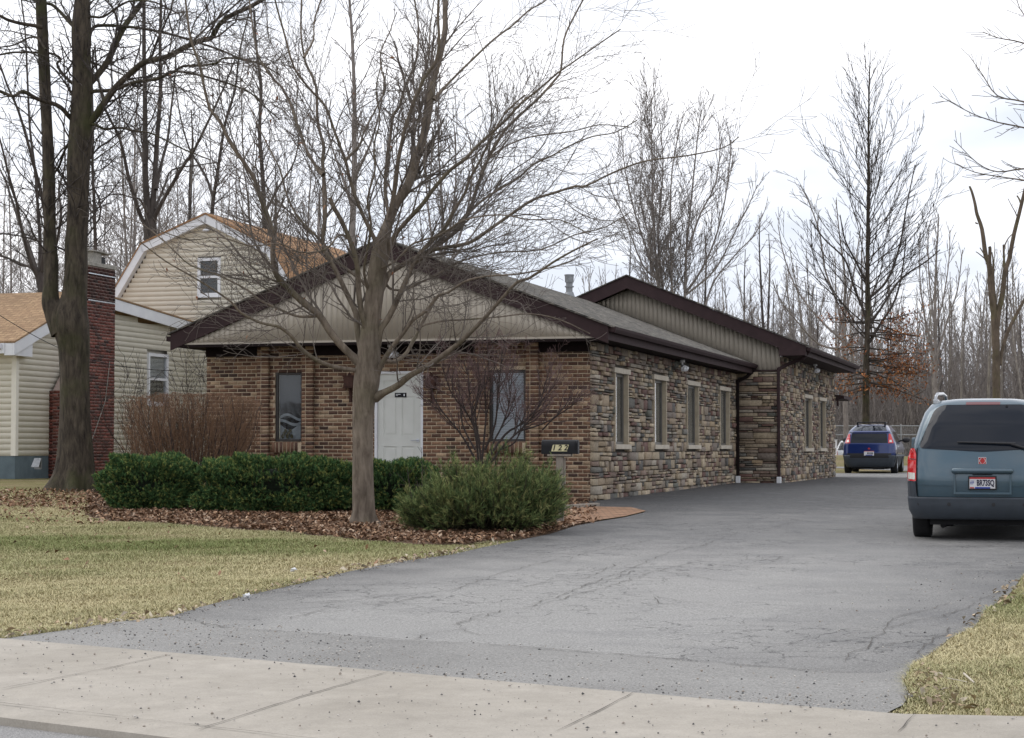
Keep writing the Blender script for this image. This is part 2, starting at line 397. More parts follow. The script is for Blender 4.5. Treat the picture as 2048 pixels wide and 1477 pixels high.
for s_ in range(-60, 80, 4):
    a = street(6.16, s_); b = street(6.29, s_); c = street(6.29, s_ + 4); d = street(6.16, s_ + 4)
    kb.prism([(a[0], a[1], -.352), (b[0], b[1], -.342), (c[0], c[1], -.342), (d[0], d[1], -.352)], (0, 0, -.15))
tag(kb.build('kerb', MATS['concrete']), kind='structure')
ribbons('sidewalk_joint', [ribbon(j, .0075 if i < 4 else .006, .036, '', None, .006 if i < 4 else .008) for i, j in enumerate(joints)], MATS['dark_line'])
cr_ = []
seam2 = seam[1:-1]
cr_.append(ribbon(seam2, .012, .020, '', None, .012))
for c in [[(340,1237),(430,1258),(520,1262)],[(820,1285),(880,1268),(930,1262),(960,1275),(1030,1276)],[(905,1256),(960,1240),(1000,1225),(1024,1222),(1100,1208),(1160,1190),(1210,1178),(1290,1150),(1380,1128)],
          [(930,1265),(915,1252),(940,1240),(985,1228)],[(1060,1212),(1110,1200),(1190,1165),(1260,1140),(1340,1108),(1420,1090)],[(1180,1172),(1230,1160),(1270,1145),(1340,1148),(1420,1162),(1520,1170),(1620,1176),(1740,1178)],
          [(1310,1196),(1350,1206),(1430,1212)],[(1310,1196),(1320,1210),(1390,1218)],[(1040,1180),(1100,1166),(1180,1160),(1240,1130),(1300,1122)],
          [(1690,1330),(1700,1312),(1740,1302),(1746,1280),(1775,1262),(1790,1240),(1850,1225),(1900,1210)],[(1740,1302),(1800,1290),(1860,1285)],[(1838,1320),(1850,1300),(1880,1280),(1910,1260),(1950,1250),(1975,1232),(2010,1215),(2048,1190)],
          [(1775,1262),(1830,1245),(1890,1238),(1960,1205),(2030,1180)],[(1690,1345),(1640,1344),(1560,1342)],[(1480,1140),(1540,1130),(1560,1115)],[(640,1210),(760,1196),(900,1185),(1000,1150),(1120,1120)],[(560,1245),(680,1215),(760,1212),(860,1196)],
          [(930,1120),(1010,1121),(1100,1112)],[(1130,1128),(1160,1112),(1220,1098),(1290,1085)],[(1360,1080),(1450,1070),(1540,1058),(1600,1042)],[(1320,1100),(1400,1095),(1470,1070)]]:
    cr_.append(ribbon(GL(*c), .007, .0175, '', None, .03))
ribbons('asphalt_crack', cr_, MATS['dark_line'])
# planting bed
bed_front = GL((178,1034),(220,1044),(330,1051),(450,1059),(560,1066),(650,1074),(740,1084),(850,1091),(930,1091),(975,1084),(1040,1081),(1100,1069),(1150,1053),(1200,1043))
bed_back = [off(0.3, -.9), off(0.05, .4), off(-7.4, .4), off(-8.6, -1.2), G(172, 985)]
bd = sheet('planting_bed', bed_front + bed_back, .007, MATS['mulch'], .6); tag(bd, kind='structure')
pv_pts = GL((1118,1062),(1150,1052),(1200,1043),(1250,1035.5),(1292,1025),(1262,1017.5),(1190,1016),(1130,1013),(1108,1018))
t = NT('paver'); v = t.coord(); br = t.n('ShaderNodeTexBrick'); br.inputs['Scale'].default_value = 1.0
br.inputs['Brick Width'].default_value = .2; br.inputs['Row Height'].default_value = .1; br.inputs['Mortar Size'].default_value = .006
br.inputs['Color1'].default_value = (.33, .20, .125, 1); br.inputs['Color2'].default_value = (.25, .145, .09, 1); br.inputs['Mortar'].default_value = (.10, .075, .055, 1)
t.l(v, br.inputs['Vector']); t.col(t.mix(1.0, br.outputs[0], t.ramp(t.noise(v, 6, 5), [(.3, .75), (.7, 1.2)]), 'MULTIPLY')).rough(.9, 0, .2)
pv = sheet('brick_walkway', pv_pts, .022, MATS['paver'], .5); tag(pv, kind='structure')
# right-hand woodland floor
wf = sheet('woodland_floor', [(-120, 112), (150, 112), (150, 300), (-120, 300)], .02, MATS['woodland'], 12.0); tag(wf, kind='structure')
# ------------------------------------------------------------------ grass, leaves, pebbles
def patchnoise(X, Y, s):
    v = np.zeros(len(X)); r = np.random.default_rng(5)
    for i in range(14):
        a = r.uniform(0, 6.28); k = s * r.uniform(.5, 2.4); v += np.sin((X * math.cos(a) + Y * math.sin(a)) * k + r.uniform(0, 6.28)) / (1 + .4 * i * 0 + k / s)
    return v / 3.5
def scatter(poly, dens, seed=1):
    xs = [p[0] for p in poly]; ys = [p[1] for p in poly]; r = np.random.default_rng(seed)
    n = int((max(xs) - min(xs)) * (max(ys) - min(ys)) * dens)
    X = r.uniform(min(xs), max(xs), n); Y = r.uniform(min(ys), max(ys), n); k = inpoly(X, Y, poly)
    return X[k], Y[k]
def grass(name, areas, seed):
    r = np.random.default_rng(seed); Xs = []; Ys = []
    for poly, dens in areas:
        X, Y = scatter(poly, dens, seed); Xs.append(X); Ys.append(Y); seed += 1
    X = np.concatenate(Xs); Y = np.concatenate(Ys)
    keep = ~inpoly(X, Y, drive_left + drive_far + drive_right); keep |= (np.minimum(distpoly(X, Y, drive_left), distpoly(X, Y, drive_right)) < .13 * r.random(len(X)) ** 2 * (1 + patchnoise(X, Y, 6))); X = X[keep]; Y = Y[keep]
    n = len(X); Z = terr(X, Y)
    pn = patchnoise(X, Y, .8); pn2 = patchnoise(X + 9, Y - 4, 3.0)
    h = r.uniform(.012, .036, n) * np.clip(1 + .8 * pn2 + .4 * patchnoise(X, Y, 9.0), .4, 2); lean = r.uniform(.5, 2.4, n); az = r.uniform(0, 2 * math.pi, n); wd = r.uniform(.0012, .0026, n)
    dx = np.cos(az) * h * lean; dy = np.sin(az) * h * lean
    px_, py_ = -np.sin(az) * wd, np.cos(az) * wd
    base = np.stack([X, Y, Z], -1)
    mid = base + np.stack([dx * .4, dy * .4, h * .7], -1); tip = base + np.stack([dx * 1.1, dy * 1.1, h * r.uniform(.6, 1.0, n)], -1)
    wv = np.stack([px_, py_, np.zeros(n)], -1)
    V = np.stack([base - wv, base + wv, mid + wv * .8, mid - wv * .8, tip], 1)
    i = 5 * np.arange(n)
    green = np.clip(.28 + .85 * pn + .3 * pn2 + r.normal(0, .2, n), 0, 1)[:, None]
    straw = np.array([.56, .495, .295]) * r.uniform(.78, 1.2, (n, 1)); gr = np.array([.20, .235, .085]) * r.uniform(.8, 1.2, (n, 1))
    brown = np.array([.24, .16, .08]) * r.uniform(.6, 1.2, (n, 1))
    c = straw * (1 - green) + gr * green; bsel = r.random(n) < .045; c[bsel] = brown[bsel]
    o = npmesh(name, V.reshape(-1, 3), [np.stack([i, i + 1, i + 2, i + 3], -1), np.stack([i + 3, i + 2, i + 4], -1)], MATS['grass'], col=np.repeat(c, 5, axis=0))
    return tag(o, 'mown winter grass, straw coloured with green patches', 'grass', kind='stuff')
lawn_left = list(reversed(side_line(-200, 0))) + lawn_corner + drive_left[1:9] + list(reversed(bed_front))
lawn_left = [G(-250, 1272)] + lawn_corner + drive_left[1:9] + list(reversed(bed_front[:-4])) + GL((176, 1000), (0, 975), (-250, 975))
lawn_right = drive_right[2:] + GL((1804,1440.5),(2048,1445),(2300,1450),(2300,1250),(2300,1080))
def split_band(poly, d0, d1): return poly
near_l = [p for p in lawn_left]
def dens_areas(poly, bands):
    out_ = []
    for (a, b, dn) in bands:
        xs = [p[0] for p in poly]
        # clip by y band
        pts = poly
        def clip(pts, f):
            o_ = []
            for i in range(len(pts)):
                p, q = pts[i], pts[(i + 1) % len(pts)]; fp, fq = f(p), f(q)
                if fp >= 0: o_.append(p)
                if (fp >= 0) != (fq >= 0):
                    t_ = fp / (fp - fq); o_.append((p[0] + (q[0] - p[0]) * t_, p[1] + (q[1] - p[1]) * t_))
            return o_
        pts = clip(pts, lambda p: p[1] - a)
        if len(pts) >= 3: pts = clip(pts, lambda p: b - p[1])
        if len(pts) >= 3: out_.append((pts, dn))
    return out_
grass('grass', dens_areas(lawn_left, [(0, 14, 9500), (14, 18, 7000), (18, 40, 4200)]) + dens_areas(lawn_right, [(0, 14, 9500), (14, 40, 4600)]) + [(GL((2300,1450),(3000,1445),(3000,1180),(2300,1090)), 2200)] + [], 11)
# fallen leaves
def leaves(name, items, seed, size=(.022, .052), pal=None, label='', kind='stuff', zoff=.012, lift=.04):
    r = np.random.default_rng(seed); Xs = []; Ys = []
    for poly, dens in items:
        X, Y = scatter(poly, dens, seed); seed += 1; Xs.append(X); Ys.append(Y)
    X = np.concatenate(Xs); Y = np.concatenate(Ys); k = r.random(len(X)) < np.clip(.62 + .75 * patchnoise(X + 3, Y, 2.2), .06, 1); X = X[k]; Y = Y[k]; n = len(X); Z = terr(X, Y) + zoff + r.uniform(0, lift, n) ** 1.0
    return leafmesh(name, np.stack([X, Y, Z], -1), r, size, pal)
def leafmesh(name, Pn, r, size, pal, parent=None, mat='leaf', flat=.6):
    n = len(Pn); s = r.uniform(*size, n)[:, None]
    a = r.uniform(0, 2 * math.pi, n); tl = r.normal(0, flat, (n, 2))
    U = np.stack([np.cos(a), np.sin(a), tl[:, 0]], -1); U /= np.linalg.norm(U, axis=1)[:, None]
    Wv = np.stack([-np.sin(a), np.cos(a), tl[:, 1]], -1); Wv /= np.linalg.norm(Wv, axis=1)[:, None]
    cup = np.zeros((n, 3)); cup[:, 2] = r.uniform(.1, .5, n)
    v = [Pn - U * s, Pn - Wv * s * .45 + cup * s, Pn + U * s, Pn + Wv * s * .5 + cup * s * .8, Pn + U * s * .1]
    V = np.stack(v, 1).reshape(-1, 3); i = 5 * np.arange(n)
    pal = np.array(pal or [(.42, .27, .17), (.31, .185, .115), (.22, .13, .08), (.50, .37, .27), (.27, .16, .10), (.15, .09, .06)])
    c = pal[r.integers(0, len(pal), n)] * r.uniform(.5, 1.1, (n, 1))
    return npmesh(name, V, [np.stack([i, i + 1, i + 4], -1), np.stack([i + 1, i + 2, i + 4], -1), np.stack([i + 2, i + 3, i + 4], -1), np.stack([i + 3, i, i + 4], -1)], MATS[mat], parent, col=np.repeat(c, 5, axis=0))
bedpoly = bed_front + bed_back
inner = GL((220,1044),(330,1051),(450,1059),(560,1066),(650,1074),(740,1084),(850,1091),(930,1091),(975,1084),(1040,1080),(1100,1068),(1140,1055),(1130,1040),(900,1030),(600,1020),(220,1015))
o = leaves('fallen_leaves', [(bedpoly, 170), (inner, 520), (GL((-40,1012),(120,1022),(200,1040),(240,1005),(180,985),(-40,982)), 260), (GL((-40,1045),(220,1052),(200,1036),(-40,1010)), 60), (lawn_left, 1.6), (GL((1128,1056),(1200,1044),(1206,1046),(1180,1050)), 100)], 21)
tag(o, 'brown fallen leaves lying over the planting bed', 'leaves', kind='stuff')
o = leaves('dry_debris', [(GL((1815,1420),(1990,1442),(1900,1375),(1835,1340)), 260), (GL((1860,1310),(2048,1195),(2048,1150),(1985,1190),(1900,1275)), 120), (GL((0,1285),(340,1240),(700,1149),(1000,1095),(1000,1087),(700,1138),(340,1228),(0,1272)), 260)], 31, (.012, .04), [(.5, .4, .28), (.4, .3, .2), (.6, .52, .4)])
tag(o, 'dry chips and dead stalks along the driveway edge', 'debris', kind='stuff')
# pebbles
def pebbles(name, items, seed, zoff=.016, size=(.0025, .0095)):
    r = np.random.default_rng(seed); Xs = []; Ys = []
    for poly, dens in items:
        X, Y = scatter(poly, dens, seed); seed += 1; Xs.append(X); Ys.append(Y)
    X = np.concatenate(Xs); Y = np.concatenate(Ys); n = len(X); s = r.uniform(0, 1, n) ** 3 * (size[1] - size[0]) + size[0]
    base = np.array([(1, 0, 0), (0, 1, 0), (-1, 0, 0), (0, -1, 0), (0, 0, .9), (0, 0, -.4)])
    V = (base[None] * (1 + r.uniform(-.35, .35, (n, 6, 1)))) * s[:, None, None]
    V = V + np.stack([X, Y, terr(X, Y) + zoff + s * .3], -1)[:, None]
    f = np.array([(0, 1, 4), (1, 2, 4), (2, 3, 4), (3, 0, 4), (1, 0, 5), (2, 1, 5), (3, 2, 5), (0, 3, 5)])
    F = (f[None] + 6 * np.arange(n)[:, None, None]).reshape(-1, 3)
    pal = np.array([(.42, .40, .37), (.50, .47, .43), (.20, .19, .18), (.09, .09, .09), (.3, .26, .22)]); c = pal[r.integers(0, 5, n)]
    o = npmesh(name, V.reshape(-1, 3), [F], MATS['pebble'], col=np.repeat(c, 6, axis=0))
    return tag(o, 'loose pebbles and grit on the pavement', 'pebbles', kind='stuff')
side_vis = GL((-60,1280),(512,1330),(1024,1376),(1804,1441),(2100,1448),(2100,1500),(500,1500),(-60,1440))
pebbles('loose_gravel', [(side_vis, 60), (apron_poly, 70), (GL((1700,1438),(1810,1440),(1830,1400),(1560,1400),(1400,1405)), 260), (GL((600,1340),(1700,1437),(1700,1415),(600,1322)), 330), (GL((60,1290),(340,1240),(560,1262),(760,1290),(760,1350)), 260),
    (GL((0,1283),(340,1237),(700,1145),(1000,1092),(1000,1098),(700,1156),(340,1254),(0,1290)), 300), (GL((1560,1300),(1830,1330),(2040,1170),(2040,1120),(1700,1200)), 40)], 41, .034)
# ------------------------------------------------------------------ building materials
vcol('brick', 60, .35, .85, .6, .004, big=2.0)
vcol('stone', 22, .35, .85, .8, .010, big=1.5)
simple('mortar', (.60, .49, .35), (.47, .38, .27), 20, .95, bump=.4, bscale=60)
simple('mortar_dark', (.10, .085, .07), (.05, .045, .04), 14, .95)
simple('mortar_red', (.40, .31, .27), (.26, .20, .18), 12, .95)
simple('tan_siding', (.42, .375, .31), (.39, .348, .288), 3, .55, spec=.35)
simple('cream_siding', (.77, .735, .64), (.70, .665, .575), 2.2, .5, spec=.35)
simple('brown_metal', (.050, .032, .033), (.038, .025, .026), 5, .75, spec=.12)
simple('black_brown', (.018, .012, .012), (.013, .009, .009), 5, .8, spec=.1)
simple('bronze_frame', (.045, .040, .036), (.035, .030, .028), 8, .4)
simple('white_vinyl', (.74, .75, .77), (.66, .67, .70), 3, .4)
simple('door_white', (.66, .67, .63), (.60, .61, .57), 3, .6, spec=.2)
simple('galvanised', (.30, .31, .32), (.18, .19, .20), 14, .5, .7)
simple('wood_post', (.30, .26, .215), (.19, .165, .14), 14, .9, bump=.6, stretch=(1, 1, .15))
simple('limestone', (.52, .47, .39), (.42, .37, .30), 7, .9, bump=.4)
simple('groove', (.20, .178, .148), rough=.9)
simple('trim_tan', (.42, .36, .27), (.33, .28, .205), 7, .9, bump=.3)
simple('block_blue', (.125, .165, .185), (.085, .115, .13), 4, .8, bump=.5, bscale=30)
simple('black_metal', (.012, .0125, .015), (.009, .009, .011), 6, .5, spec=.25)
simple('rust_brown', (.075, .032, .022), (.035, .018, .014), 20, .85, bump=.5)
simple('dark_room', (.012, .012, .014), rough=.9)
simple('blind', (.82, .84, .88), (.78, .80, .84), 5, .7)
simple('curtain', (.12, .115, .115), (.09, .088, .088), 60, .9)
simple('drape', (.60, .62, .64), (.42, .45, .48), 12, .9)
simple('frame_grey', (.13, .12, .105), (.10, .095, .085), 8, .5); simple('shade_grey', (.50, .49, .47), (.32, .31, .30), 3, .9, stretch=(1, 2, .6))
simple('ochre', (.24, .20, .10), (.12, .11, .07), 30, .9)
simple('cap_concrete', (.36, .34, .30), (.2, .19, .17), 12, .9)
simple('aluminium', (.62, .65, .68), (.5, .52, .55), 8, .3, .9)
def glassmat(name, tint=(.86, .88, .89), refl=.5, dark=(.02, .022, .026)):
    t = NT(name); t.t.nodes.remove(t.b)
    o_ = [n for n in t.t.nodes if n.type == 'OUTPUT_MATERIAL'][0]
    tr = t.n('ShaderNodeBsdfTransparent'); tr.inputs[0].default_value = (*tint, 1)
    gl = t.n('ShaderNodeBsdfGlossy'); gl.inputs['Roughness'].default_value = .03; gl.inputs[0].default_value = (1, 1, 1, 1)
    fr = t.n('ShaderNodeFresnel'); fr.inputs[0].default_value = 1.5
    m = t.n('ShaderNodeMixShader'); t.l(t.math('MULTIPLY', fr.outputs[0], refl), m.inputs[0]); t.l(tr.outputs[0], m.inputs[1]); t.l(gl.outputs[0], m.inputs[2]); t.l(m.outputs[0], o_.inputs[0])
glassmat('glass', refl=.8)
def shingle(name, c1, c2, c3, dirs, streak=False):
    """dirs: mapping scale/rotation so that texture rows run along the eave"""
    t = NT(name); v = t.coord()
    br = t.n('ShaderNodeTexBrick'); br.inputs['Scale'].default_value = 1.0; br.inputs['Brick Width'].default_value = .26; br.inputs['Row Height'].default_value = .135
    br.inputs['Mortar Size'].default_value = .008; br.inputs['Color1'].default_value = (*c1, 1); br.inputs['Color2'].default_value = (*c2, 1); br.inputs['Mortar'].default_value = (*[x * .35 for x in c1], 1)
    sep = t.n('ShaderNodeSeparateXYZ'); cmb = t.n('ShaderNodeCombineXYZ'); t.l(v, sep.inputs[0])
    ax = 'XYZ'
    t.l(sep.outputs[ax.index(dirs[0])], cmb.inputs[0]); t.l(t.math('MULTIPLY', sep.outputs[ax.index(dirs[1])], dirs[2]), cmb.inputs[1]); t.l(cmb.outputs[0], br.inputs['Vector'])
    c = t.mix(t.ramp(t.noise(v, 7, 3, .6), [(.45, 0.0), (.55, .75)]), br.outputs[0], c3)
    c = t.mix(1.0, c, t.ramp(t.noise(v, 90, 3, .7), [(.3, .7), (.7, 1.3)]), 'MULTIPLY')
    c = t.mix(1.0, c, t.ramp(t.noise(v, .8, 4, .6), [(.3, .82), (.7, 1.1)]), 'MULTIPLY')
    if streak: c = t.mix(1.0, c, t.ramp(t.noise(t.coord((1.2, 2.2, 16)), 1.6, 4, .7), [(.38, .42), (.5, .95), (.62, 1.5)]), 'MULTIPLY')
    t.col(c).rough(.92, 0, .15); t.bump(br.outputs['Fac'], -.5, .012)
shingle('shingle_grey', (.185, .168, .14), (.12, .11, .096), (.06, .058, .056), ('Y', 'Z', 2.7), streak=True)
shingle('shingle_tan', (.38, .26, .155), (.31, .205, .12), (.24, .155, .095), ('X', 'Z', 2.4))
shingle('shingle_tan_side', (.38, .225, .12), (.31, .18, .095), (.24, .14, .08), ('Y', 'Z', 1.6))

def rects_sub(a, b, z0, z1, openings):
    segs = [(a, b)]
    for (o0, o1, p0, p1) in openings:
        if z1 <= p0 + .01 or z0 >= p1 - .01: continue
        ns = []
        for (s0, s1) in segs:
            if o1 <= s0 or o0 >= s1: ns.append((s0, s1)); continue
            if o0 - s0 > .03: ns.append((s0, o0))
            if s1 - o1 > .03: ns.append((o1, s1))
        segs = ns
    return segs
BRPAL = np.array([(.205, .115, .074), (.158, .087, .058), (.115, .066, .048), (.265, .160, .100), (.38, .27, .175), (.080, .050, .040)])
BRP = [.27, .25, .14, .17, .09, .08]
def brickwall(u0, u1, z0, z1, openings, vf, cl=.168, ch=.0575, gap=.0125, thick=.05, pal=BRPAL, prob=BRP, axis='u', sgn=-1, tone=None, seed=3, wall_at=None):
    """returns lo,hi,col arrays; face looks toward sgn along the other axis, at coordinate vf"""
    r = np.random.default_rng(seed); lo = []; hi = []; col = []
    rows = int((z1 - z0) / (ch + gap)) + 1
    for i in range(rows):
        za = z0 + i * (ch + gap); zb = za + ch
        if za > z1 - .02: break
        zb = min(zb, z1)
        for (s0, s1) in rects_sub(u0, u1, za, zb, openings):
            x = s0 - (((s0 - u0) + (i % 2) * (cl + gap) / 2) % (cl + gap))
            while x < s1:
                a, b = max(x, s0), min(x + cl, s1)
                if b - a > .02:
                    pr = r.uniform(-.002, .003)
                    f = vf + sgn * pr
                    w0, w1 = (f, vf - sgn * thick) if sgn < 0 else (vf - thick, f)
                    if axis == 'u': lo.append((a, min(w0, w1), za)); hi.append((b, max(w0, w1), zb))
                    else: lo.append((min(w0, w1), a, za)); hi.append((max(w0, w1), b, zb))
                    k = r.choice(len(pal), p=prob); c = pal[k] * r.uniform(.8, 1.2)
                    if tone is not None: c = c * tone(a, za)
                    col.append(c)
                x += cl + gap
    return lo, hi, col
STPAL = np.array([(.44, .35, .235), (.35, .265, .175), (.27, .215, .16), (.17, .160, .138), (.115, .108, .098), (.24, .165, .125), (.19, .105, .085), (.26, .21, .17), (.40, .345, .27), (.145, .145, .118), (.36, .265, .16)])
STP = [.18, .15, .13, .08, .05, .12, .07, .10, .06, .03, .03]
def stonewall(a0, a1, z0, z1, openings, face, axis='v', sgn=1, seed=5, wmin=.14, wmax=.52, bot=None):
    r = np.random.default_rng(seed); lo = []; hi = []; col = []
    z = z0
    while z < z1:
        h = r.choice([.06, .08, .10, .13, .16, .20], p=[.12, .2, .24, .22, .14, .08]); zt = min(z + h, z1)
        for (s0, s1) in rects_sub(a0, a1, z, zt, openings):
            x = s0
            while x < s1 - .01:
                L_ = r.uniform(wmin, wmax) * (1 + (h > .1) * .2); b = min(x + L_, s1)
                if s1 - b < .06: b = s1
                # sometimes split a tall block into two thin ones
                parts = [(z, zt)]
                if h > .09 and r.random() < .5: zm = z + (zt - z) * r.uniform(.4, .6); parts = [(z, zm - .004), (zm + .004, zt)]
                for (p0, p1) in parts:
                    xs = [(x, b)]
                    if len(parts) == 2 and b - x > .22 and r.random() < .5: xm = r.uniform(x + .08, b - .08); xs = [(x, xm), (xm, b)]
                    for (q0, q1) in xs:
                        pr = r.uniform(0, .062); f = face + sgn * pr; back = face - sgn * .08
                        g = .0065; w0, w1 = min(f, back), max(f, back)
                        if axis == 'v': lo.append((w0, q0 + g, p0 + g)); hi.append((w1, q1 - g, p1 - g))
                        else: lo.append((q0 + g, w0, p0 + g)); hi.append((q1 - g, w1, p1 - g))
                        q = STPAL[r.choice(len(STPAL), p=STP)] * r.uniform(.78, 1.18); col.append(q * .85 + q.mean() * .13)
                x = b
        z = zt
    return lo, hi, col
def stone_mesh(name, lhc, parent, jit=.007):
    lo, hi, col = map(np.array, lhc)
    me_o = boxmesh(name, lo, hi, MATS['stone'], parent, col, jit)
    bm = bmesh.new(); bm.from_mesh(me_o.data)
    bmesh.ops.bevel(bm, geom=bm.edges[:], offset=.009, segments=1, affect='EDGES', profile=.6, clamp_overlap=True)
    bm.to_mesh(me_o.data); bm.free()
    return me_o
# ------------------------------------------------------------------ office building (origin = front right corner)
off_root = empty('office_building', (C0[0], C0[1], 0), -YAW, label='single storey brick and stone office with brown roof edges and tan gables', cat='building')
def Uof(px, v=0.0):
    k = (px - 1024) / FPX; x0, y0 = off(0, v); return (y0 * k - x0) / (cU[0] - cU[1] * k)
def Vof(px, u=0.0):
    k = (px - 1024) / FPX; x0, y0 = off(u, 0); return (y0 * k - x0) / (cV[0] - cV[1] * k)
def Zof(py, u, v): return zat(py, off(u, v)[1])
R_ = off_root
FL = Uof(413)                         # left end of the brick front
ZS = 2.80                             # soffit height
bw = (Uof(549), Uof(604)); bw2 = (Uof(977), Uof(1051)); dr = (Uof(749), Uof(846))
wz0, wz1 = Zof(884, bw[0], 0), Zof(745, bw[0], 0)
w2z0, w2z1 = Zof(884, bw2[0], 0), Zof(739, bw2[0], 0)
dz1 = Zof(742, dr[1], 0)
ops = [(bw[0], bw[1], wz0, wz1), (bw2[0], bw2[1], w2z0, w2z1), (dr[0], dr[1], -.5, dz1)]
bayL = (Uof(518), Uof(629)); bayR = (Uof(953), Uof(1078))
def bay_z(z): return z
fr_ops = ops + []
lhc = brickwall(FL, 0.0, -.2, 2.62, fr_ops, 0.0, seed=3)
for b in (bayL, bayR):
    l2 = brickwall(b[0] + .22, b[1] - .22, 2.62, ZS - .01, [], 0.0, seed=8)
    for a_, b_ in zip(lhc, l2): a_.extend(b_)
lo, hi, col = map(np.array, lhc)
boxmesh('brick_wall', lo, hi, MATS['brick'], R_, col, .0015)
m = MB()
def wall_box(m, u0, u1, z0, z1, openings, v0, v1, mi=0):
    cuts = sorted({z0, z1, *[o_[2] for o_ in openings], *[o_[3] for o_ in openings]}); cuts = [c for c in cuts if z0 <= c <= z1]
    for a, b in zip(cuts, cuts[1:]):
        for (s0, s1) in rects_sub(u0, u1, a + .02, b - .02, openings): m.box((s0, v0, a), (s1, v1, b), mi)
wall_box(m, FL + .004, -.004, -.5, ZS, ops, .004, .14)
m.build('mortar_backing', MATS['mortar'], R_)
# pilasters beside the windows
for (b, w_) in ((bayL, bw), (bayR, bw2)):
    for (a0, a1) in ((b[0], b[0] + .215), (b[1] - .215, b[1])):
        l3 = ([], [], [])
        for q in ((a0, a0 + .07, 9), (a0 + .083, a1, 10)):
            l2 = brickwall(q[0], q[1], -.2, ZS - .004, [], -.10, cl=1.0, thick=.11, seed=q[2])
            for A, B in zip(l3, l2): A.extend(B)
        lo, hi, col = map(np.array, l3); boxmesh('pilaster', lo, hi, MATS['brick'], R_, col, .001)
        mm = MB(); mm.box((a0 + .004, -.094, -.4), (a1 - .004, .003, ZS - .006)); mm.build('pilaster_mortar', MATS['mortar'], R_)
# frieze boards under the soffit
m = MB()
for a, b in ((FL, bayL[0] - .004), (bayL[1] + .004, bayR[0] - .004), (bayR[1] + .004, 0.0)): m.box((a, -.05, 2.625), (b, .001, ZS - .004))
m.build('frieze_board', MATS['black_brown'], R_)
def front_window(w_, z0, z1, inner):
    W0, W1 = w_
    m = MB(); f = .05
    for a, b in (((W0, .05, z0), (W0 + f, .11, z1)), ((W1 - f, .05, z0), (W1, .11, z1)), ((W0 + f, .05, z1 - f), (W1 - f, .11, z1)), ((W0 + f, .05, z0), (W1 - f, .11, z0 + f))): m.box(a, b, 0, .006)
    fr = m.build('window', MATS['bronze_frame'], R_)
    m = MB(); m.box((W0 + f, .078, z0 + f), (W1 - f, .084, z1 - f)); m.build('pane', MATS['glass'], fr)
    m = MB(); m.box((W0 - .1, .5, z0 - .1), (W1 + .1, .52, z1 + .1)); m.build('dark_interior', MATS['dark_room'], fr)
    # brick sill, soldier bricks on a slope
    n = int((W1 - W0 + .04) / .075); lo = []; hi = []; col = []
    for k in range(n):
        a = W0 - .02 + k * .075; lo.append((a, -.075, z0 - .20)); hi.append((a + .060, .06, z0 - .012)); col.append(BRPAL[k % 4] * random.uniform(.8, 1.25))
    boxmesh('window_sill', lo, hi, MATS['brick'], fr, np.array(col), .002)
    m = MB(); m.box((W0 - .018, -.068, z0 - .195), (W1 + .018, .05, z0 - .016)); m.build('sill_mortar', MATS['mortar'], fr)
    inner(fr, W0 + f, W1 - f, z0 + f, z1 - f)
    return fr
def inner_left(fr, a, b, c, d):
    m = MB(); m.box((a - .02, .16, c + (d - c) * .33), (b + .02, .165, d)); m.build('screen', MATS['curtain'], fr)
    # gathered pale drapery and things standing on the inner sill
    V = []; n = 24
    m = MB()
    for j, (zc, amp, y) in enumerate(((.36, .05, .14), (.28, .04, .13), (.20, .07, .15))):
        top = [(a + (b - a) * i / n, y, c + (d - c) * zc + amp * math.sin(i / n * 5 + j * 1.3)) for i in range(n + 1)]
        for i in range(n):
            p, q = top[i], top[i + 1]; lowz = c - .02 if j == 2 else 0.04
            m.poly([p, q, (q[0], q[1] + .01, max(c, q[2] - (.05 if j < 2 else .4))), (p[0], p[1] + .01, max(c, p[2] - (.05 if j < 2 else .4)))])
    m.build('drapery', MATS['drape'], fr)
    m = MB()
    for k in range(7):
        x = a + .06 + k * .03; m.sph((x, .125, c + .05 + .05 * (k % 3)), .03, (1, .5, 1.4), 0, 8)
    m.build('trinket', MATS['ochre'], fr)
def inner_right(fr, a, b, c, d):
    m = MB(); n = int((d - c) / .028)
    for k in range(n): z = c + k * .028; m.poly([(a, .12, z), (b, .12, z), (b, .145, z + .024), (a, .145, z + .024)])
    m.build('window_blind', MATS['blind'], fr)
wl = front_window(bw, wz0, wz1, inner_left); wr = front_window(bw2, w2z0, w2z1, inner_right)
tag(wl, label='bronze framed front window with pale drapery behind it'); tag(wr, label='bronze framed front window with white blinds, behind the small purple tree')
# door
d0, d1 = dr; df = .045
m = MB()
m.box((d0, .0, -.1), (d0 + df, .10, dz1)); m.box((d1 - df, .0, -.1), (d1, .10, dz1)); m.box((d0 + df, .0, dz1 - df), (d1 - df, .10, dz1))
dfr = m.build('door_frame', MATS['white_vinyl'], R_)
m = MB(); a, b = d0 + df + .004, d1 - df - .004; zt = dz1 - df - .006; zb = zt - 2.03
dy = .05
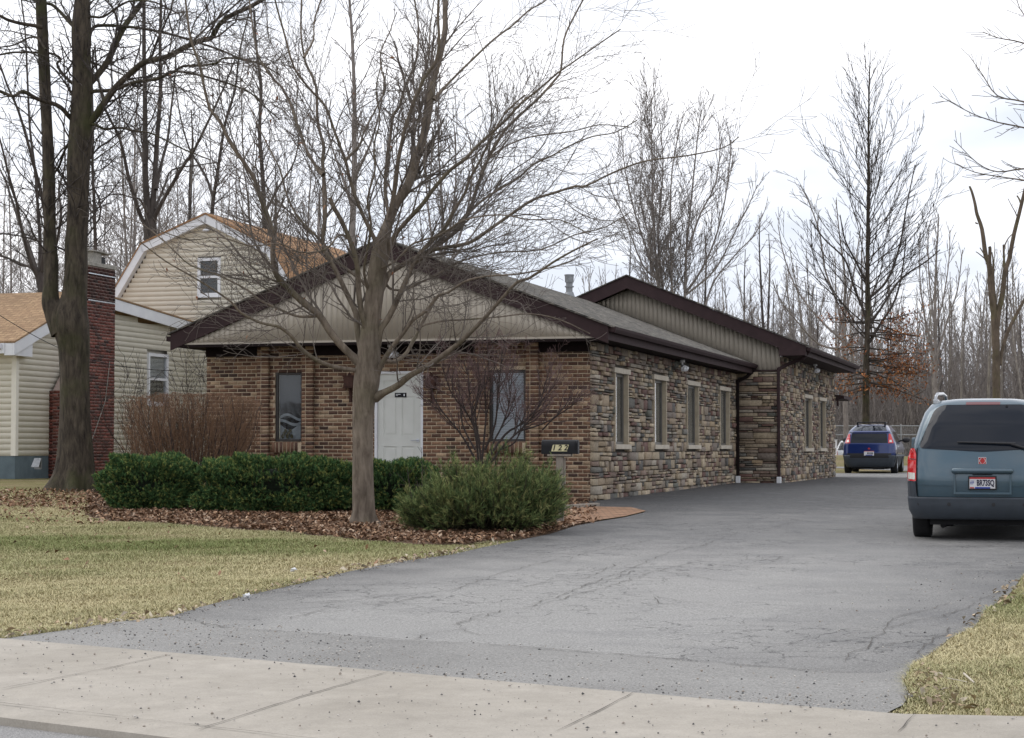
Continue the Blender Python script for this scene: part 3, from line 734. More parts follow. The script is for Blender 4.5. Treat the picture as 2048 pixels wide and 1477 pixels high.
# slab built from stiles and rails with recessed, raised-centre panels
cols_ = [(a, a + .11), (a + (b - a) / 2 - .045, a + (b - a) / 2 + .045), (b - .11, b)]
rows_ = [(zb, zb + .22), (zb + .72, zb + .91), (zb + 1.62, zb + 1.72), (zt - .12, zt)]
for c_ in cols_: m.box((c_[0], dy, zb), (c_[1], dy + .04, zt))
for r_ in rows_:
    for (x0, x1) in ((cols_[0][1], cols_[1][0]), (cols_[1][1], cols_[2][0])): m.box((x0, dy, r_[0]), (x1, dy + .04, r_[1]))
for (r0, r1) in ((rows_[0][1], rows_[1][0]), (rows_[1][1], rows_[2][0]), (rows_[2][1], rows_[3][0])):
    for (x0, x1) in ((cols_[0][1], cols_[1][0]), (cols_[1][1], cols_[2][0])):
        m.box((x0, dy + .012, r0), (x1, dy + .03, r1)); m.box((x0 + .035, dy + .004, r0 + .035), (x1 - .035, dy + .0125, r1 - .035), 0, .003)
door = m.build('door', MATS['door_white'], R_)
m = MB(); hz = Zof(881, d1, 0); hx = b - .065
m.cyl((hx, dy - .012, hz), (hx, dy + .001, hz), .032, n=16); m.cyl((hx, dy - .05, hz), (hx, dy - .012, hz), .011); m.cyl((hx + .005, dy - .048, hz), (hx - .12, dy - .048, hz - .004), .010, .008)
m.build('door_handle', MATS['aluminium'], door)
m = MB(); sx0, sx1 = Uof(788), Uof(811); sz0, sz1 = Zof(795, sx0, 0), Zof(786, sx0, 0)
m.box((sx0, dy - .010, sz0), (sx1, dy - .001, sz1), 0)
sg = m.build('door_sign', MATS['black_metal'], door)
zm = (sz0 + sz1) / 2
for a_, b_, c_, d_ in ((sx0 + .02, zm + .008, sx0 + .11, zm + .018), (sx0 + .02, zm - .014, sx0 + .06, zm - .007), (sx1 - .05, sz0 + .02, sx1 - .03, sz1 - .02)):
    m = MB(); m.box((a_, dy - .0125, b_), (c_, dy - .0105, d_)); m.build('sign_lettering', MATS['white_vinyl'], sg)
m = MB(); m.box((d0 - .25, -1.1, -.1), (d1 + .2, -.005, .26)); m.build('door_step', MATS['cap_concrete'], R_)
# wall sconces with pointed tails
for (p0, p1, lab) in ((691, 714, 'rusty box shaped wall sconce left of the door'), (850, 880, 'rusty twig filled wall basket right of the door')):
    u0, u1 = Uof(p0), Uof(p1); zc = Zof(766, u0, 0); uc = (u0 + u1) / 2
    m = MB()
    m.box((uc - .09, -.16, zc - .08), (uc + .09, -.03, zc + .10), 0, .012); m.box((uc - .11, -.17, zc + .10), (uc + .11, -.02, zc + .125), 0, .005); m.box((uc - .11, -.17, zc - .10), (uc + .11, -.02, zc - .08), 0, .005)
    m.box((uc - .02, -.06, zc - .36), (uc + .02, .0, zc - .08)); m.cyl((uc, -.09, zc - .10), (uc, -.09, zc - .34), .016, .003, 8); m.cyl((uc, -.09, zc + .12), (uc, -.09, zc + .19), .05, .004, 8)
    if p0 > 800:
        for k in range(60):
            a = random.uniform(0, 6.28); rr = random.uniform(.04, .15)
            m.cyl((uc + rr * .4 * math.cos(a), -.10, zc + .05), (uc + rr * 1.3 * math.cos(a), -.10 + .08 * math.sin(a * 3), zc + .06 + random.uniform(-.1, .12)), .005, .002, 4)
    s_ = m.build('wall_sconce', MATS['rust_brown'], R_); tag(s_, label=lab)
# main gable
PU, PZ = -3.64, 4.645; EUR, EUL = .48, -7.77; SL = (PZ - 3.03) / (EUR - PU); GV = -.6
zr = lambda u: PZ - SL * abs(u - PU)
def siding_gable(name, u0, u1, zlow, zf, v, pitch, parent, thick=.02, rib=True):
    lo = []; hi = []; V = []; Fs = []; n = 0
    k0 = int(u0 / pitch) - 1
    x = k0 * pitch; i = 0
    while x < u1:
        a, b = max(x + .0022, u0), min(x + pitch - .0022, u1)
        if b - a > .02:
            for (p, q, vv) in ((a, b, v), ):
                z0a, z0b = zlow(p), zlow(q); za, zb = zf(p), zf(q)
                if max(za - z0a, zb - z0b) > .01:
                    za = max(za, z0a + .001); zb = max(zb, z0b + .001)
                    V += [(p, vv, z0a), (q, vv, z0b), (q, vv, zb), (p, vv, za), (p, vv + thick, z0a), (q, vv + thick, z0b), (q, vv + thick, zb), (p, vv + thick, za)]
                    Fs += [[n + c for c in f] for f in ((0, 1, 2, 3), (1, 5, 6, 2), (4, 0, 3, 7), (3, 2, 6, 7), (0, 4, 5, 1))]; n += 8
        x += pitch; i += 1
    return npmesh(name, V, [Fs], MATS['tan_siding'], parent)
zlo = 2.86
us = EUL + .08; ue = EUR - .04
fz = lambda u: zr(u) - .30
gu0 = PU - (PZ - .30 - zlo) / SL; gu1 = PU + (PZ - .30 - zlo) / SL
siding_gable('gable_siding', gu0, gu1, lambda u: zlo, fz, GV, .105, R_)
m = MB(); m.prism([(gu0 + .3, GV + .012, zlo), (gu1 - .3, GV + .012, zlo), (PU, GV + .012, fz(PU) - .1)], (0, .03, 0)); m.build('gable_backing', MATS['groove'], R_)
m = MB(); m.prism([(EUL + .02, GV - .02, zlo), (EUR - .02, GV - .02, zlo), (EUR - .02, GV - .02, zlo - .035), (EUL + .02, GV - .02, zlo - .035)], (0, .05, 0)); m.build('gable_base_trim', MATS['tan_siding'], R_)
m = MB(); m.box((EUL + .02, GV - .03, zlo - .085), (EUR - .02, GV + .02, zlo - .037)); m.build('gable_edge_board', MATS['black_brown'], R_)
m = MB(); m.box((EUL + .03, GV + .022, ZS), (EUR - .03, .0, ZS + .03)); m.box((.0, .0, ZS), (EUR - .03, 15.1, ZS + .03)); m.box((EUL + .03, .0, ZS), (FL, 15.1, ZS + .03)); m.build('soffit', MATS['black_brown'], R_)
def rake(name, u0, u1, v, zf, h, parent, th=.035):
    m = MB(); m.prism([(u0, v, zf(u0)), (u1, v, zf(u1)), (u1, v, zf(u1) - h), (u0, v, zf(u0) - h)], (0, th, 0)); return m.build(name, MATS['brown_metal'], parent)
rake('rake_board', PU, EUR, GV - .05, zr, .30, R_); rake('rake_board', EUL, PU, GV - .05, zr, .30, R_)
m = MB(); m.box((EUR - .035, GV - .012, ZS - .01), (EUR, 15.1, zr(EUR) - .01)); m.build('fascia_board', MATS['brown_metal'], R_)
m = MB(); m.box((EUL, GV - .012, ZS - .01), (EUL + .035, 15.1, zr(EUL) - .01)); m.build('fascia_board', MATS['brown_metal'], R_)
def roofslab(m, pa, pb, v0, v1, th, mi=0):
    """sloping slab between profile points pa, pb (u,z), extruded v0..v1"""
    (ua, za), (ub, zb) = pa, pb
    m.prism([(ua, v0, za), (ub, v0, zb), (ub, v0, zb + th), (ua, v0, za + th)], (0, v1 - v0, 0), mi)
GVr = GV - .09
m = MB(); roofslab(m, (PU, PZ + .002), (EUR + .05, zr(EUR + .05) + .002), GVr, 15.1, .03); roofslab(m, (EUL - .05, zr(EUL - .05) + .002), (PU, PZ + .002), GVr, 26, .03)
m.build('roof', MATS['shingle_grey'], R_)
def gutter(name, u, v0, v1, z, parent, side=1, drop=0.0):
    prof = [(0, .09), (0, 0), (.085, -.005), (.115, .05), (.12, .09), (.108, .09), (.10, .055), (.078, .01), (.012, .012)]
    m = MB(); pts = [(u + side * a, v0, z + b) for a, b in prof]; m.prism(pts, (0, v1 - v0, -drop))
    m.box((u + side * .0, v0, z), (u + side * .115, v0 + .004, z + .085)) if side > 0 else m.box((u - .115, v0, z), (u, v0 + .004, z + .085))
    return m.build(name, MATS['brown_metal'], parent)
gutter('gutter', EUR + .001, GV + .02, 15.35, 2.925, R_)
gutter('gutter', EUL - .001, GV + .02, 15.0, 2.9, R_, -1)
# downspouts
def downspout(pts, parent, mat='brown_metal', boot=None, r=.036):
    m = MB()
    for a, b in zip(pts, pts[1:]):
        a = Vector(a); b = Vector(b); q = (b - a).to_track_quat('Z', 'Y').to_matrix().to_4x4()
        mm = Matrix.Translation((a + b) / 2) @ q @ Matrix.Diagonal((r * 2, r * 2.3, (b - a).length + r * .8, 1))
        rr = bmesh.ops.create_cube(m.bm, size=1, matrix=mm)
        bmesh.ops.bevel(m.bm, geom=list({e for v in rr['verts'] for e in v.link_edges}), offset=.008, segments=1, affect='EDGES')
    d = m.build('downspout', MATS[mat], parent)
    if boot:
        m = MB(); b = Vector(boot); m.box(b + Vector((-.055, -.055, 0)), b + Vector((.055, .055, .2)), 0, .012); m.build('downspout_boot', MATS['white_vinyl'], d)
    return d
# stone side wall
wins = []
for (a, b) in ((1222, 1249), (1301, 1326), (1368, 1391), (1434, 1453)):
    wins.append((Vof(a), Vof(b)))
SWZ0, SWZ1 = 1.0, Zof(746, 0, wins[0][0])
def sopen(l): return [(a - .02, b + .02, SWZ0 - .11, SWZ1 + .12) for a, b in l]
# lintels and sills are wider than the opening: handled as separate stones set into the openings
stone_mesh('stone_side_wall', stonewall(0.0, 15.1, -.25, ZS, sopen(wins), .03, 'v', 1, 5), R_)
m = MB(); 
def vwall(m, v0, v1, z0, z1, openings, u0, u1):
    cuts = sorted({z0, z1, *[c for o_ in openings for c in (o_[2], o_[3])]})
    for a, b in zip(cuts, cuts[1:]):
        for (s0, s1) in rects_sub(v0, v1, a + .01, b - .01, openings): m.box((u0, s0, a), (u1, s1, b))
vwall(m, .006, 15.1, -.5, ZS - .002, sopen(wins), -.16, -.006); m.build('side_wall_backing', MATS['mortar_dark'], R_)
def side_window(v0, v1, z0, z1, u, parent, lab=None):
    # stone-trimmed slit: jamb lining, deep-set frame, pane, lintel and sill
    j = .055; m = MB(); f = .05; a, b = v0 + j, v1 - j
    for p, q in (((u - .10, a, z0), (u - .035, a + f, z1)), ((u - .10, b - f, z0), (u - .035, b, z1)), ((u - .10, a + f - .001, z1 - f), (u - .0352, b - f + .001, z1)), ((u - .10, a + f - .001, z0), (u - .0352, b - f + .001, z0 + f))): m.box(p, q)
    fr = m.build('window', MATS['frame_grey'], parent)
    if lab: tag(fr, label=lab)
    m = MB(); m.box((u - .20, v0 - .018, z0), (u + .052, v0 + j, z1)); m.build('jamb', MATS['trim_tan'], fr)
    m = MB(); m.box((u - .20, v1 - j, z0), (u + .052, v1 + .018, z1)); m.build('jamb', MATS['trim_tan'], fr)
    m = MB(); m.box((u - .062, a + f, z0 + f), (u - .058, b - f, z1 - f)); m.build('pane', MATS['glass'], fr)
    m = MB(); m.box((u - .085, a - .0, z0 - .0), (u - .08, b + .0, z1 + .0)); m.build('inner_shade', MATS['shade_grey'], fr)
    m = MB(); m.box((u - .20, v0 - .10, z1), (u + .075, v1 + .10, z1 + .10), 0, .01); m.build('lintel', MATS['limestone'], fr)
    m = MB(); m.box((u - .20, v0 - .08, z0 - .09), (u + .09, v1 + .08, z0), 0, .01); m.build('window_sill', MATS['limestone'], fr)
    return fr
for i, (a, b) in enumerate(wins): side_window(a, b, SWZ0, SWZ1, 0.03, R_)
downspout([(EUR + .05, 14.95, 2.93), (EUR - .12, 14.85, 2.72), (.12, 14.80, 2.60), (.12, 14.80, .12)], R_, 'black_brown', (.12, 14.80, .04))
# ----- rear wing
WU = 1.13; WV = 15.1; WVE = 26.3; WG = 14.68; QU, QZ = -2.67, 5.30; QR = 1.84; QL = QU - (QR - QU); WS = (5.30 - 3.46) / (QR - QU)
zq = lambda u: QZ - WS * abs(u - QU)
WSO = 3.22
lh = stonewall(0.0, WU + .03, -.1, 2.87, [], WV - .03, 'u', -1, 15, .18, .62)
stone_mesh('stone_return_wall', lh, R_)
m = MB(); m.box((0, WV, -.4), (WU - .01, WV + .15, 2.87)); m.build('return_wall_backing', MATS['mortar_dark'], R_)
w3 = [(Vof(1604, WU), Vof(1618, WU)), (Vof(1634, WU), Vof(1646, WU))]
S3Z0, S3Z1 = Zof(897, WU, w3[0][0]), Zof(796, WU, w3[0][0])
o3 = [(a - .02, b + .02, S3Z0 - .11, S3Z1 + .12) for a, b in w3]
stone_mesh('stone_wing_wall', stonewall(WV, WVE, -.1, WSO, o3, WU + .03, 'v', 1, 25), R_)
m = MB(); vwall(m, WV + .01, WVE, -.4, WSO - .01, o3, WU - .15, WU - .006); m.box((-7, WVE - .1, -.4), (WU - .2, WVE, WSO)); m.build('wing_wall_backing', MATS['mortar_dark'], R_)
for a, b in w3: side_window(a, b, S3Z0, S3Z1, WU + .03, R_)
rz = lambda u: zr(u) + .036 if u < EUR + .05 else 2.88
siding_gable('wing_gable_siding', -6.2, WU + .04, lambda u: max(rz(u), 2.89), lambda u: zq(u) - .30 if u < QR - .55 else 3.4, WV - .06, .115, R_)
m = MB(); m.prism([(-6, WV - .04, 3.6), (QU, WV - .04, zq(QU) - .33), (WU, WV - .04, zq(WU) - .33), (WU, WV - .04, 2.88), (-4, WV - .04, 2.88)], (0, .03, 0)); m.build('gable_backing', MATS['groove'], R_)
m = MB(); m.box((EUR - .1, WV - .075, 2.855), (WU + .04, WV - .03, 2.888)); m.build('gable_edge_board', MATS['brown_metal'], R_)
rake('rake_board', QU, QR - .5, WG - .04, zq, .32, R_); rake('rake_board', QL, QU, WG - .04, zq, .32, R_)
m = MB(); ub = QR - .5; m.prism([(ub - .16, WG - .046, zq(ub - .16)), (QR, WG - .046, zq(QR)), (QR, WG - .046, WSO), (ub - .16, WG - .046, WSO)], (0, .047, 0)); m.build('cornice_return', MATS['brown_metal'], R_)
m = MB(); m.box((WU + .045, WG + .0, WSO), (QR - .03, WVE - .1, WSO + .02)); m.box((QR - .035, WG + .001, WSO - .01), (QR - .002, WVE - .1, zq(QR) - .01)); m.build('wing_soffit', MATS['brown_metal'], R_)
m = MB(); m.prism([(QU, WG, zq(QU) - .10), (QU, WG, zq(QU) - .06), (QR - .2, WG, zq(QR - .2) - .06), (QR - .2, WG, zq(QR - .2) - .10)], (0, .38, 0)); m.prism([(QU, WG, zq(QU) - .10), (QU, WG, zq(QU) - .06), (QL, WG, zq(QL) - .06), (QL, WG, zq(QL) - .10)], (0, .38, 0)); m.build('rake_soffit', MATS['black_brown'], R_)
m = MB(); roofslab(m, (QU, QZ + .002), (QR + .05, zq(QR + .05) + .002), WG - .08, WVE, .03); roofslab(m, (QL, zq(QL) + .002), (QU, QZ + .002), WG - .08, WVE, .03); m.build('wing_roof', MATS['shingle_grey'], R_)
gutter('gutter', QR + .001, WG + .02, WVE - .1, 3.33, R_)
cu, cv = WU + .09, WV + .16
downspout([(QR + .05, WG + .25, 3.34), (QR - .1, WG + .25, 3.16), (cu + .1, WV + .05, 3.02), (WU - .02, WV - .075, 2.9), (WU - .02, WV - .075, .2)], R_, 'brown_metal', (WU - .02, WV - .09, .02))
# small rear eave and bracket beyond the wing
m = MB(); m.box((WU - 1.2, WVE + .003, 2.42), (WU + .22, WVE + 2.2, 2.56)); m.box((WU + .225, WVE + .0, 2.44), (WU + .33, WVE + 2.2, 2.54)); m.box((WU + .1, WVE + .02, 2.22), (WU + .16, WVE + .08, 2.42)); m.build('rear_eave', MATS['brown_metal'], R_)
# flood lights
def flood(u, v, z, lab):
    m = MB(); m.cyl((u, v, z + .14), (u, v, z + .19), .055, n=14); m.cyl((u, v, z + .06), (u, v, z + .15), .018)
    fl = m.build('flood_light', MATS['white_vinyl'], R_); tag(fl, label=lab)
    for s in (-1, 1):
        m = MB(); m.cyl((u, v + s * .03, z + .07), (u + .06, v + s * .12, z + .0), .03, .068, 14); m.sph((u + .066, v + s * .13, z - .006), .058, (.6, .6, .6), 0, 12); m.build('lamp_head', MATS['white_vinyl'], fl)
flood(.2, Vof(1365, .2), 2.61, 'white twin flood light under the eave of the stone side wall'); flood(WU + .3, Vof(1631, WU + .3), 3.03, 'white twin flood light under the wing eave')
flood(Uof(792), -.3, 2.60, 'twin flood light under the front soffit above the door')
# vent pipe
vv = 12.4; vu = PU + .05; vz = zr(vu)
m = MB(); m.cyl((vu, vv, vz - .05), (vu, vv, vz + .10), .15, .10, 20); m.cyl((vu, vv, vz + .08), (vu, vv, vz + .34), .08, n=20); m.cyl((vu, vv, vz + .22), (vu, vv, vz + .25), .11, n=20); m.cyl((vu, vv, vz + .34), (vu, vv, vz + .50), .105, .11, 20); m.cyl((vu, vv, vz + .50), (vu, vv, vz + .53), .12, n=20)
m.build('vent_pipe', MATS['galvanised'], R_)
# ------------------------------------------------------------------ neighbouring cream house
H0 = (-10.52, 40.5)
hs = empty('cream_house', (H0[0], H0[1], 0), -YAW, label='cream sided house with gambrel gable, tan shingles and red brick chimney', cat='house')
def HU(px, v): 
    k = (px - 1024) / FPX; x0, y0 = off(0, v, H0); return (y0 * k - x0) / (cU[0] - cU[1] * k)
def HV(px, u):
    k = (px - 1024) / FPX; x0, y0 = off(u, 0, H0); return (y0 * k - x0) / (cV[0] - cV[1] * k)
def HZ(py, u, v): return zat(py, off(u, v, H0)[1])
def clap(name, a0, a1, z0, z1, face, axis, sgn, parent, openings=(), exp=.122, top=None):
    """horizontal lap siding; axis 'u' = wall along u facing -v (sgn -1), axis 'v' = wall along v facing +u"""
    V = []; F = []; n = 0; z = z0
    while z < z1 - .01:
        zt = min(z + exp, z1); b0, b1 = (a0, a1)
        if top: b0, b1 = top((z + zt) / 2)
        if b1 - b0 > .03:
            for (s0, s1) in rects_sub(b0, b1, z, zt, openings):
                if axis == 'u': q = [(s0, face + sgn * .011, z), (s1, face + sgn * .011, z), (s1, face + sgn * .003, zt), (s0, face + sgn * .003, zt), (s0, face, z), (s1, face, z)]
                else: q = [(face + sgn * .011, s0, z), (face + sgn * .011, s1, z), (face + sgn * .003, s1, zt), (face + sgn * .003, s0, zt), (face, s0, z), (face, s1, z)]
                V += q; F += [(n, n + 1, n + 2, n + 3), (n + 4, n + 5, n + 1, n)]; n += 6
        z = zt
    return npmesh(name, V, [F], MATS['cream_siding'], parent)
ez = 2.98; FZ = .77
# front wall (left edge of the picture), foundation, side wall
clap('siding', -8.0, -.09, FZ, ez, 0.0, 'u', -1, hs)
BW = [(HV(293, 0), HV(333, 0), None, None)]
bwz1 = HZ(706, 0, BW[0][0]); bwz0 = bwz1 - 1.25
prof = [(-.45, ez), (3.0, 4.30), (8.2, 3.93)]
def ptop(z):
    lo_, hi_ = .09, 8.2
    if z > ez: lo_ = max(lo_, (z - ez) / (4.30 - ez) * 3.45 - .45 + .12)
    if z > 3.80: hi_ = min(hi_, 3.0 + (4.18 - z) / (.37) * 5.2)
    return (lo_, hi_)
clap('side_siding', .09, 8.2, FZ, 4.15, 0.0, 'v', 1, hs, [(BW[0][0], BW[0][1], bwz0, bwz1)], top=ptop)
m = MB(); m.box((-.09, -.022, FZ), (.022, .09, ez + .1)); m.build('corner_board', MATS['cream_siding'], hs)
m = MB(); m.box((-8, -.004, -.2), (.002, .2, FZ - .005)); m.box((-.2, .2, -.2), (.002, 8.2, FZ - .005)); m.build('foundation', MATS['block_blue'], hs)
m = MB(); m.box((-8, .003, FZ), (-.003, .1, ez)); m.prism([(-.12, .1, FZ), (-.12, 8.2, FZ), (-.12, 8.2, 3.8), (-.12, 3.0, 4.15), (-.12, .1, ez)], (-.1, 0, 0)); m.build('wall_core', MATS['cream_siding'], hs)
m = MB()
for (a, b) in zip(prof, prof[1:]): m.prism([(-9, a[0], a[1] + .16), (.24, a[0], a[1] + .16), (.24, b[0], b[1] + .16), (-9, b[0], b[1] + .16)], (0, 0, .04))
m.build('lower_roof', MATS['shingle_tan'], hs)
m = MB()
for (a, b) in zip(prof, prof[1:]): m.prism([(.19, a[0], a[1] + .155), (.19, b[0], b[1] + .155), (.19, b[0], b[1] - .10), (.19, a[0], a[1] - .10)], (.035, 0, 0))
m.build('rake_trim', MATS['white_vinyl'], hs)
m = MB(); m.prism([(.186, -.45, ez - .10), (.186, -.45, ez + .15), (.186, .35, ez + .40), (.186, .35, ez - .10)], (-.2, 0, 0)); m.box((-8, -.41, ez - .04), (.0, -.0, ez - .01)); m.build('eave_return', MATS['white_vinyl'], hs)
m = MB(); m.box((-8.5, -.47, ez - .06), (.0, -.43, ez + .15)); m.prism([(-8.5, -.471, ez + .14), (-8.5, -.57, ez + .14), (-8.5, -.55, ez + .05), (-8.5, -.471, ez + .02)], (8.45, 0, 0)); m.build('gutter', MATS['white_vinyl'], hs)
def vinyl_window(u0, v0, u1, v1, z0, z1, lab):
    """double hung window between two wall points (facing outwards)"""
    a = Vector((u0, v0, 0)); b = Vector((u1, v1, 0)); d = (b - a); Ln = d.length; d.normalize(); nrm = Vector((d.y, -d.x, 0))
    M = Matrix(((d.x, -nrm.x, 0, a.x), (d.y, -nrm.y, 0, a.y), (0, 0, 1, 0), (0, 0, 0, 1)))
    def bb(m, p, q, mi=0, bev=0.0):
        n0 = len(m.bm.verts); m.box(p, q, mi, bev); m.bm.verts.ensure_lookup_table()
        for v in list(m.bm.verts)[n0:]: v.co = M @ v.co
    m = MB(); f = .075
    for p, q in (((0, -.035, z0), (f, .05, z1)), ((Ln - f, -.035, z0), (Ln, .05, z1)), ((f, -.035, z1 - f), (Ln - f, .05, z1)), ((f, -.035, z0), (Ln - f, .05, z0 + f)), ((f, -.015, (z0 + z1) / 2 - .03), (Ln - f, .05, (z0 + z1) / 2 + .03)), ((-.03, -.05, z0 - .04), (Ln + .03, .0, z0))): bb(m, p, q)
    w_ = m.build('window', MATS['white_vinyl'], hs); tag(w_, label=lab)
    m = MB(); bb(m, (f, .012, z0 + f), (Ln - f, .018, z1 - f)); m.build('pane', MATS['glass'], w_)
    return w_, M, Ln, bb
w1, M1, L1, bb = vinyl_window(.02, BW[0][0], .02, BW[0][1], bwz0, bwz1, 'white ground floor window in the side wall near the chimney')
m = MB(); bb(m, (.08, .06, (bwz0 + bwz1) / 2), (L1 - .08, .065, bwz1 - .08)); m.build('window_blind', MATS['blind'], w1)
m = MB(); bb(m, (.05, .09, bwz0 + .05), (L1 - .05, .095, bwz1 - .05)); m.build('dark_interior', MATS['curtain'], w1)
# gambrel part
GVh = 8.2
def gp(px, py): u = HU(px, GVh); return (u, HZ(py, u, GVh))
gl = [gp(228, 592), gp(286, 492), gp(415, 432), gp(545, 497), gp(606, 600)]
cxm = gl[2][0]
gin = lambda z: None
def gtop(z):
    # inside limits of the gable wall at height z
    def side(a, b, z): return a[0] + (b[0] - a[0]) * (z - a[1]) / (b[1] - a[1])
    zz = z + .16
    if zz < gl[0][1]: l_ = gl[0][0] + .12
    elif zz < gl[1][1]: l_ = side(gl[0], gl[1], zz) + .12
    else: l_ = side(gl[1], gl[2], min(zz, gl[2][1]))
    if zz < gl[4][1]: r_ = gl[4][0] - .12
    elif zz < gl[3][1]: r_ = side(gl[4], gl[3], zz) - .12
    else: r_ = side(gl[3], gl[2], min(zz, gl[2][1]))
    return (l_, r_)
uw = (HU(394, GVh), HU(440, GVh)); uz1 = HZ(517, uw[0], GVh); uz0 = HZ(593, uw[0], GVh)
clap('gambrel_siding', gl[0][0], gl[4][0], FZ, gl[2][1] - .05, GVh, 'u', -1, hs, [(uw[0], uw[1], uz0, uz1)], top=gtop)
m = MB(); m.prism([(gl[0][0] + .1, GVh + .12, .1), (gl[0][0] + .12, GVh + .12, gl[0][1] - .1), (gl[1][0] + .1, GVh + .12, gl[1][1] - .15), (gl[2][0], GVh + .12, gl[2][1] - .15), (gl[3][0] - .1, GVh + .12, gl[3][1] - .15), (gl[4][0] - .12, GVh + .12, gl[4][1] - .1), (gl[4][0] - .1, GVh + .12, .1)], (0, 8.5, 0)); m.build('gambrel_core', MATS['cream_siding'], hs)
m = MB()
for a, b in zip(gl, gl[1:]): m.prism([(a[0], GVh - .22, a[1] + .01), (b[0], GVh - .22, b[1] + .01), (b[0], GVh - .22, b[1] + .06), (a[0], GVh - .22, a[1] + .06)], (0, 9.2, 0))
m.build('gambrel_roof', MATS['shingle_tan_side'], hs)
m = MB()
for k, (a, b) in enumerate(zip(gl, gl[1:])):
    dx, dz = b[0] - a[0], b[1] - a[1]; Lk = math.hypot(dx, dz); nx_, nz_ = dz / Lk * .19, -dx / Lk * .19
    m.prism([(a[0], GVh - .20, a[1] + .008), (b[0], GVh - .20, b[1] + .008), (b[0] + nx_ * .5, GVh - .20, b[1] - .19), (a[0] + nx_ * .5, GVh - .20, a[1] - .19)], (0, .195 - .002 * k, 0))
m.build('gambrel_trim', MATS['white_vinyl'], hs)
w2, M2, L2, bb = vinyl_window(uw[0], GVh, uw[1], GVh, uz0, uz1, 'white upstairs window in the gambrel gable')
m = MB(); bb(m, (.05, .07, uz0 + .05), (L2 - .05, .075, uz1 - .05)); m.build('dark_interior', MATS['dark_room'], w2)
m = MB(); m.cyl((cxm - .02, GVh - .01, HZ(462, 0, GVh)), (cxm - .02, GVh - .10, HZ(462, 0, GVh)), .05, n=12); m.sph((cxm - .02, GVh - .13, HZ(464, 0, GVh)), .07, (1.4, .7, .6)); m.build('gable_light', MATS['white_vinyl'], hs)
# chimney
RBP = np.array([(.175, .058, .045), (.14, .050, .038), (.105, .042, .036), (.21, .080, .062), (.065, .036, .032)])
cu1 = .5; va, vb = 1.38, 3.42; vs = 2.2; zc = HZ(541, cu1, vb)
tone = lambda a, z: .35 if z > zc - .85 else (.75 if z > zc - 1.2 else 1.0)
l1 = brickwall(va, vb, .1, 2.2, [], cu1, axis='v', sgn=1, pal=RBP, prob=[.3, .25, .2, .15, .1], tone=None, cl=.195, ch=.058, gap=.012, seed=31)
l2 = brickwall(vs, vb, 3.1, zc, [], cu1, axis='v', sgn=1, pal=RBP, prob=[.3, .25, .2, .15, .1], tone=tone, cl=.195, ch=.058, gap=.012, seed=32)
l3 = ([], [], []); z = 2.2; k = 0
while z < 3.1:
    aa = va + (vs - va) * (z - 2.2) / .9; q = brickwall(aa, vb, z, z + .066, [], cu1, axis='v', sgn=1, pal=RBP, prob=[.3, .25, .2, .15, .1], cl=.195, ch=.058, gap=.012, seed=40 + k)
    for A, B in zip(l3, q): A.extend(B)
    z += .07; k += 1
l4 = brickwall(.0, cu1 - .055, .1, 2.2, [], va, axis='u', sgn=-1, pal=RBP, prob=[.3, .25, .2, .15, .1], cl=.195, ch=.058, gap=.012, seed=50)
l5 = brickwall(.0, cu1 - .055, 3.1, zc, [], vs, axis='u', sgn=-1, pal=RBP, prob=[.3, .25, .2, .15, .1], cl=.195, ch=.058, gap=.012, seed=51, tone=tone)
lh = ([], [], [])
for q in (l1, l2, l3, l4, l5):
    for A, B in zip(lh, q): A.extend(B)
lo, hi, col = map(np.array, lh)
ch = boxmesh('chimney', lo, hi, MATS['brick'], hs, col, .0015)
m = MB(); m.prism([(cu1 - .006, va + .006, .0), (cu1 - .006, vb - .004, .0), (cu1 - .006, vb - .004, zc - .003), (cu1 - .006, vs + .006, zc - .003), (cu1 - .006, vs + .006, 3.1), (cu1 - .006, va + .006, 2.2)], (-cu1 + .1, 0, 0)); m.build('chimney_mortar', MATS['mortar_red'], ch)
m = MB(); m.box((-.1, vs - .03, zc), (cu1 + .03, vb + .03, zc + .09), 0, .01); m.build('chimney_crown', MATS['cap_concrete'], ch)
m = MB(); fv = vb - .42; fu = .25
m.box((fu - .14, fv - .14, zc + .10), (fu + .14, fv + .14, zc + .26)); m.cyl((fu, fv, zc + .26), (fu, fv, zc + .33), .11, .08)
m.build('flue', MATS['black_metal'], ch)
m = MB(); m.box((fu - .24, fv - .30, zc + .335), (fu + .24, fv + .30, zc + .36)); m.build('flue_cap', MATS['cap_concrete'], ch)
m = MB(); m.box((fu - .2, vs + .25, zc + .10), (fu + .2, vs + .65, zc + .34)); m.box((fu - .26, vs + .18, zc + .34), (fu + .26, vs + .72, zc + .37)); m.build('flue_cap', MATS['cap_concrete'], ch)
m = MB()
for zz in (zc - .18, zc - .78): m.box((cu1 + .002, vs - .02, zz), (cu1 + .012, vb + .01, zz + .022)); m.box((0, vb + .001, zz), (cu1 + .012, vb + .01, zz + .022))
m.build('steel_strap', MATS['aluminium'], ch)
m = MB(); p = [(cu1 + .01, vb - .25, 2.9), (cu1 + .014, vb - .45, 2.0), (cu1 + .012, vb - .95, 1.25), (cu1 + .012, vb - 1.15, 1.0)]
for a, b in zip(p, p[1:]): m.cyl(a, b, .009, n=6)
m.build('hanging_cable', MATS['cap_concrete'], ch)
m = MB()
for i, (a, zt) in enumerate(((.1, 1.9), (.22, 1.2))): m.cyl((-.05 + a, vb - .8 + i * .25, zc + .1), (-.05 + a, vb - .8 + i * .25, zc + zt), .016, n=8)
m.box((.0, vb - .95, zc + 1.15), (.1, vb - .65, zc + 1.2))
m.build('antenna_mast', MATS['galvanised'], ch)
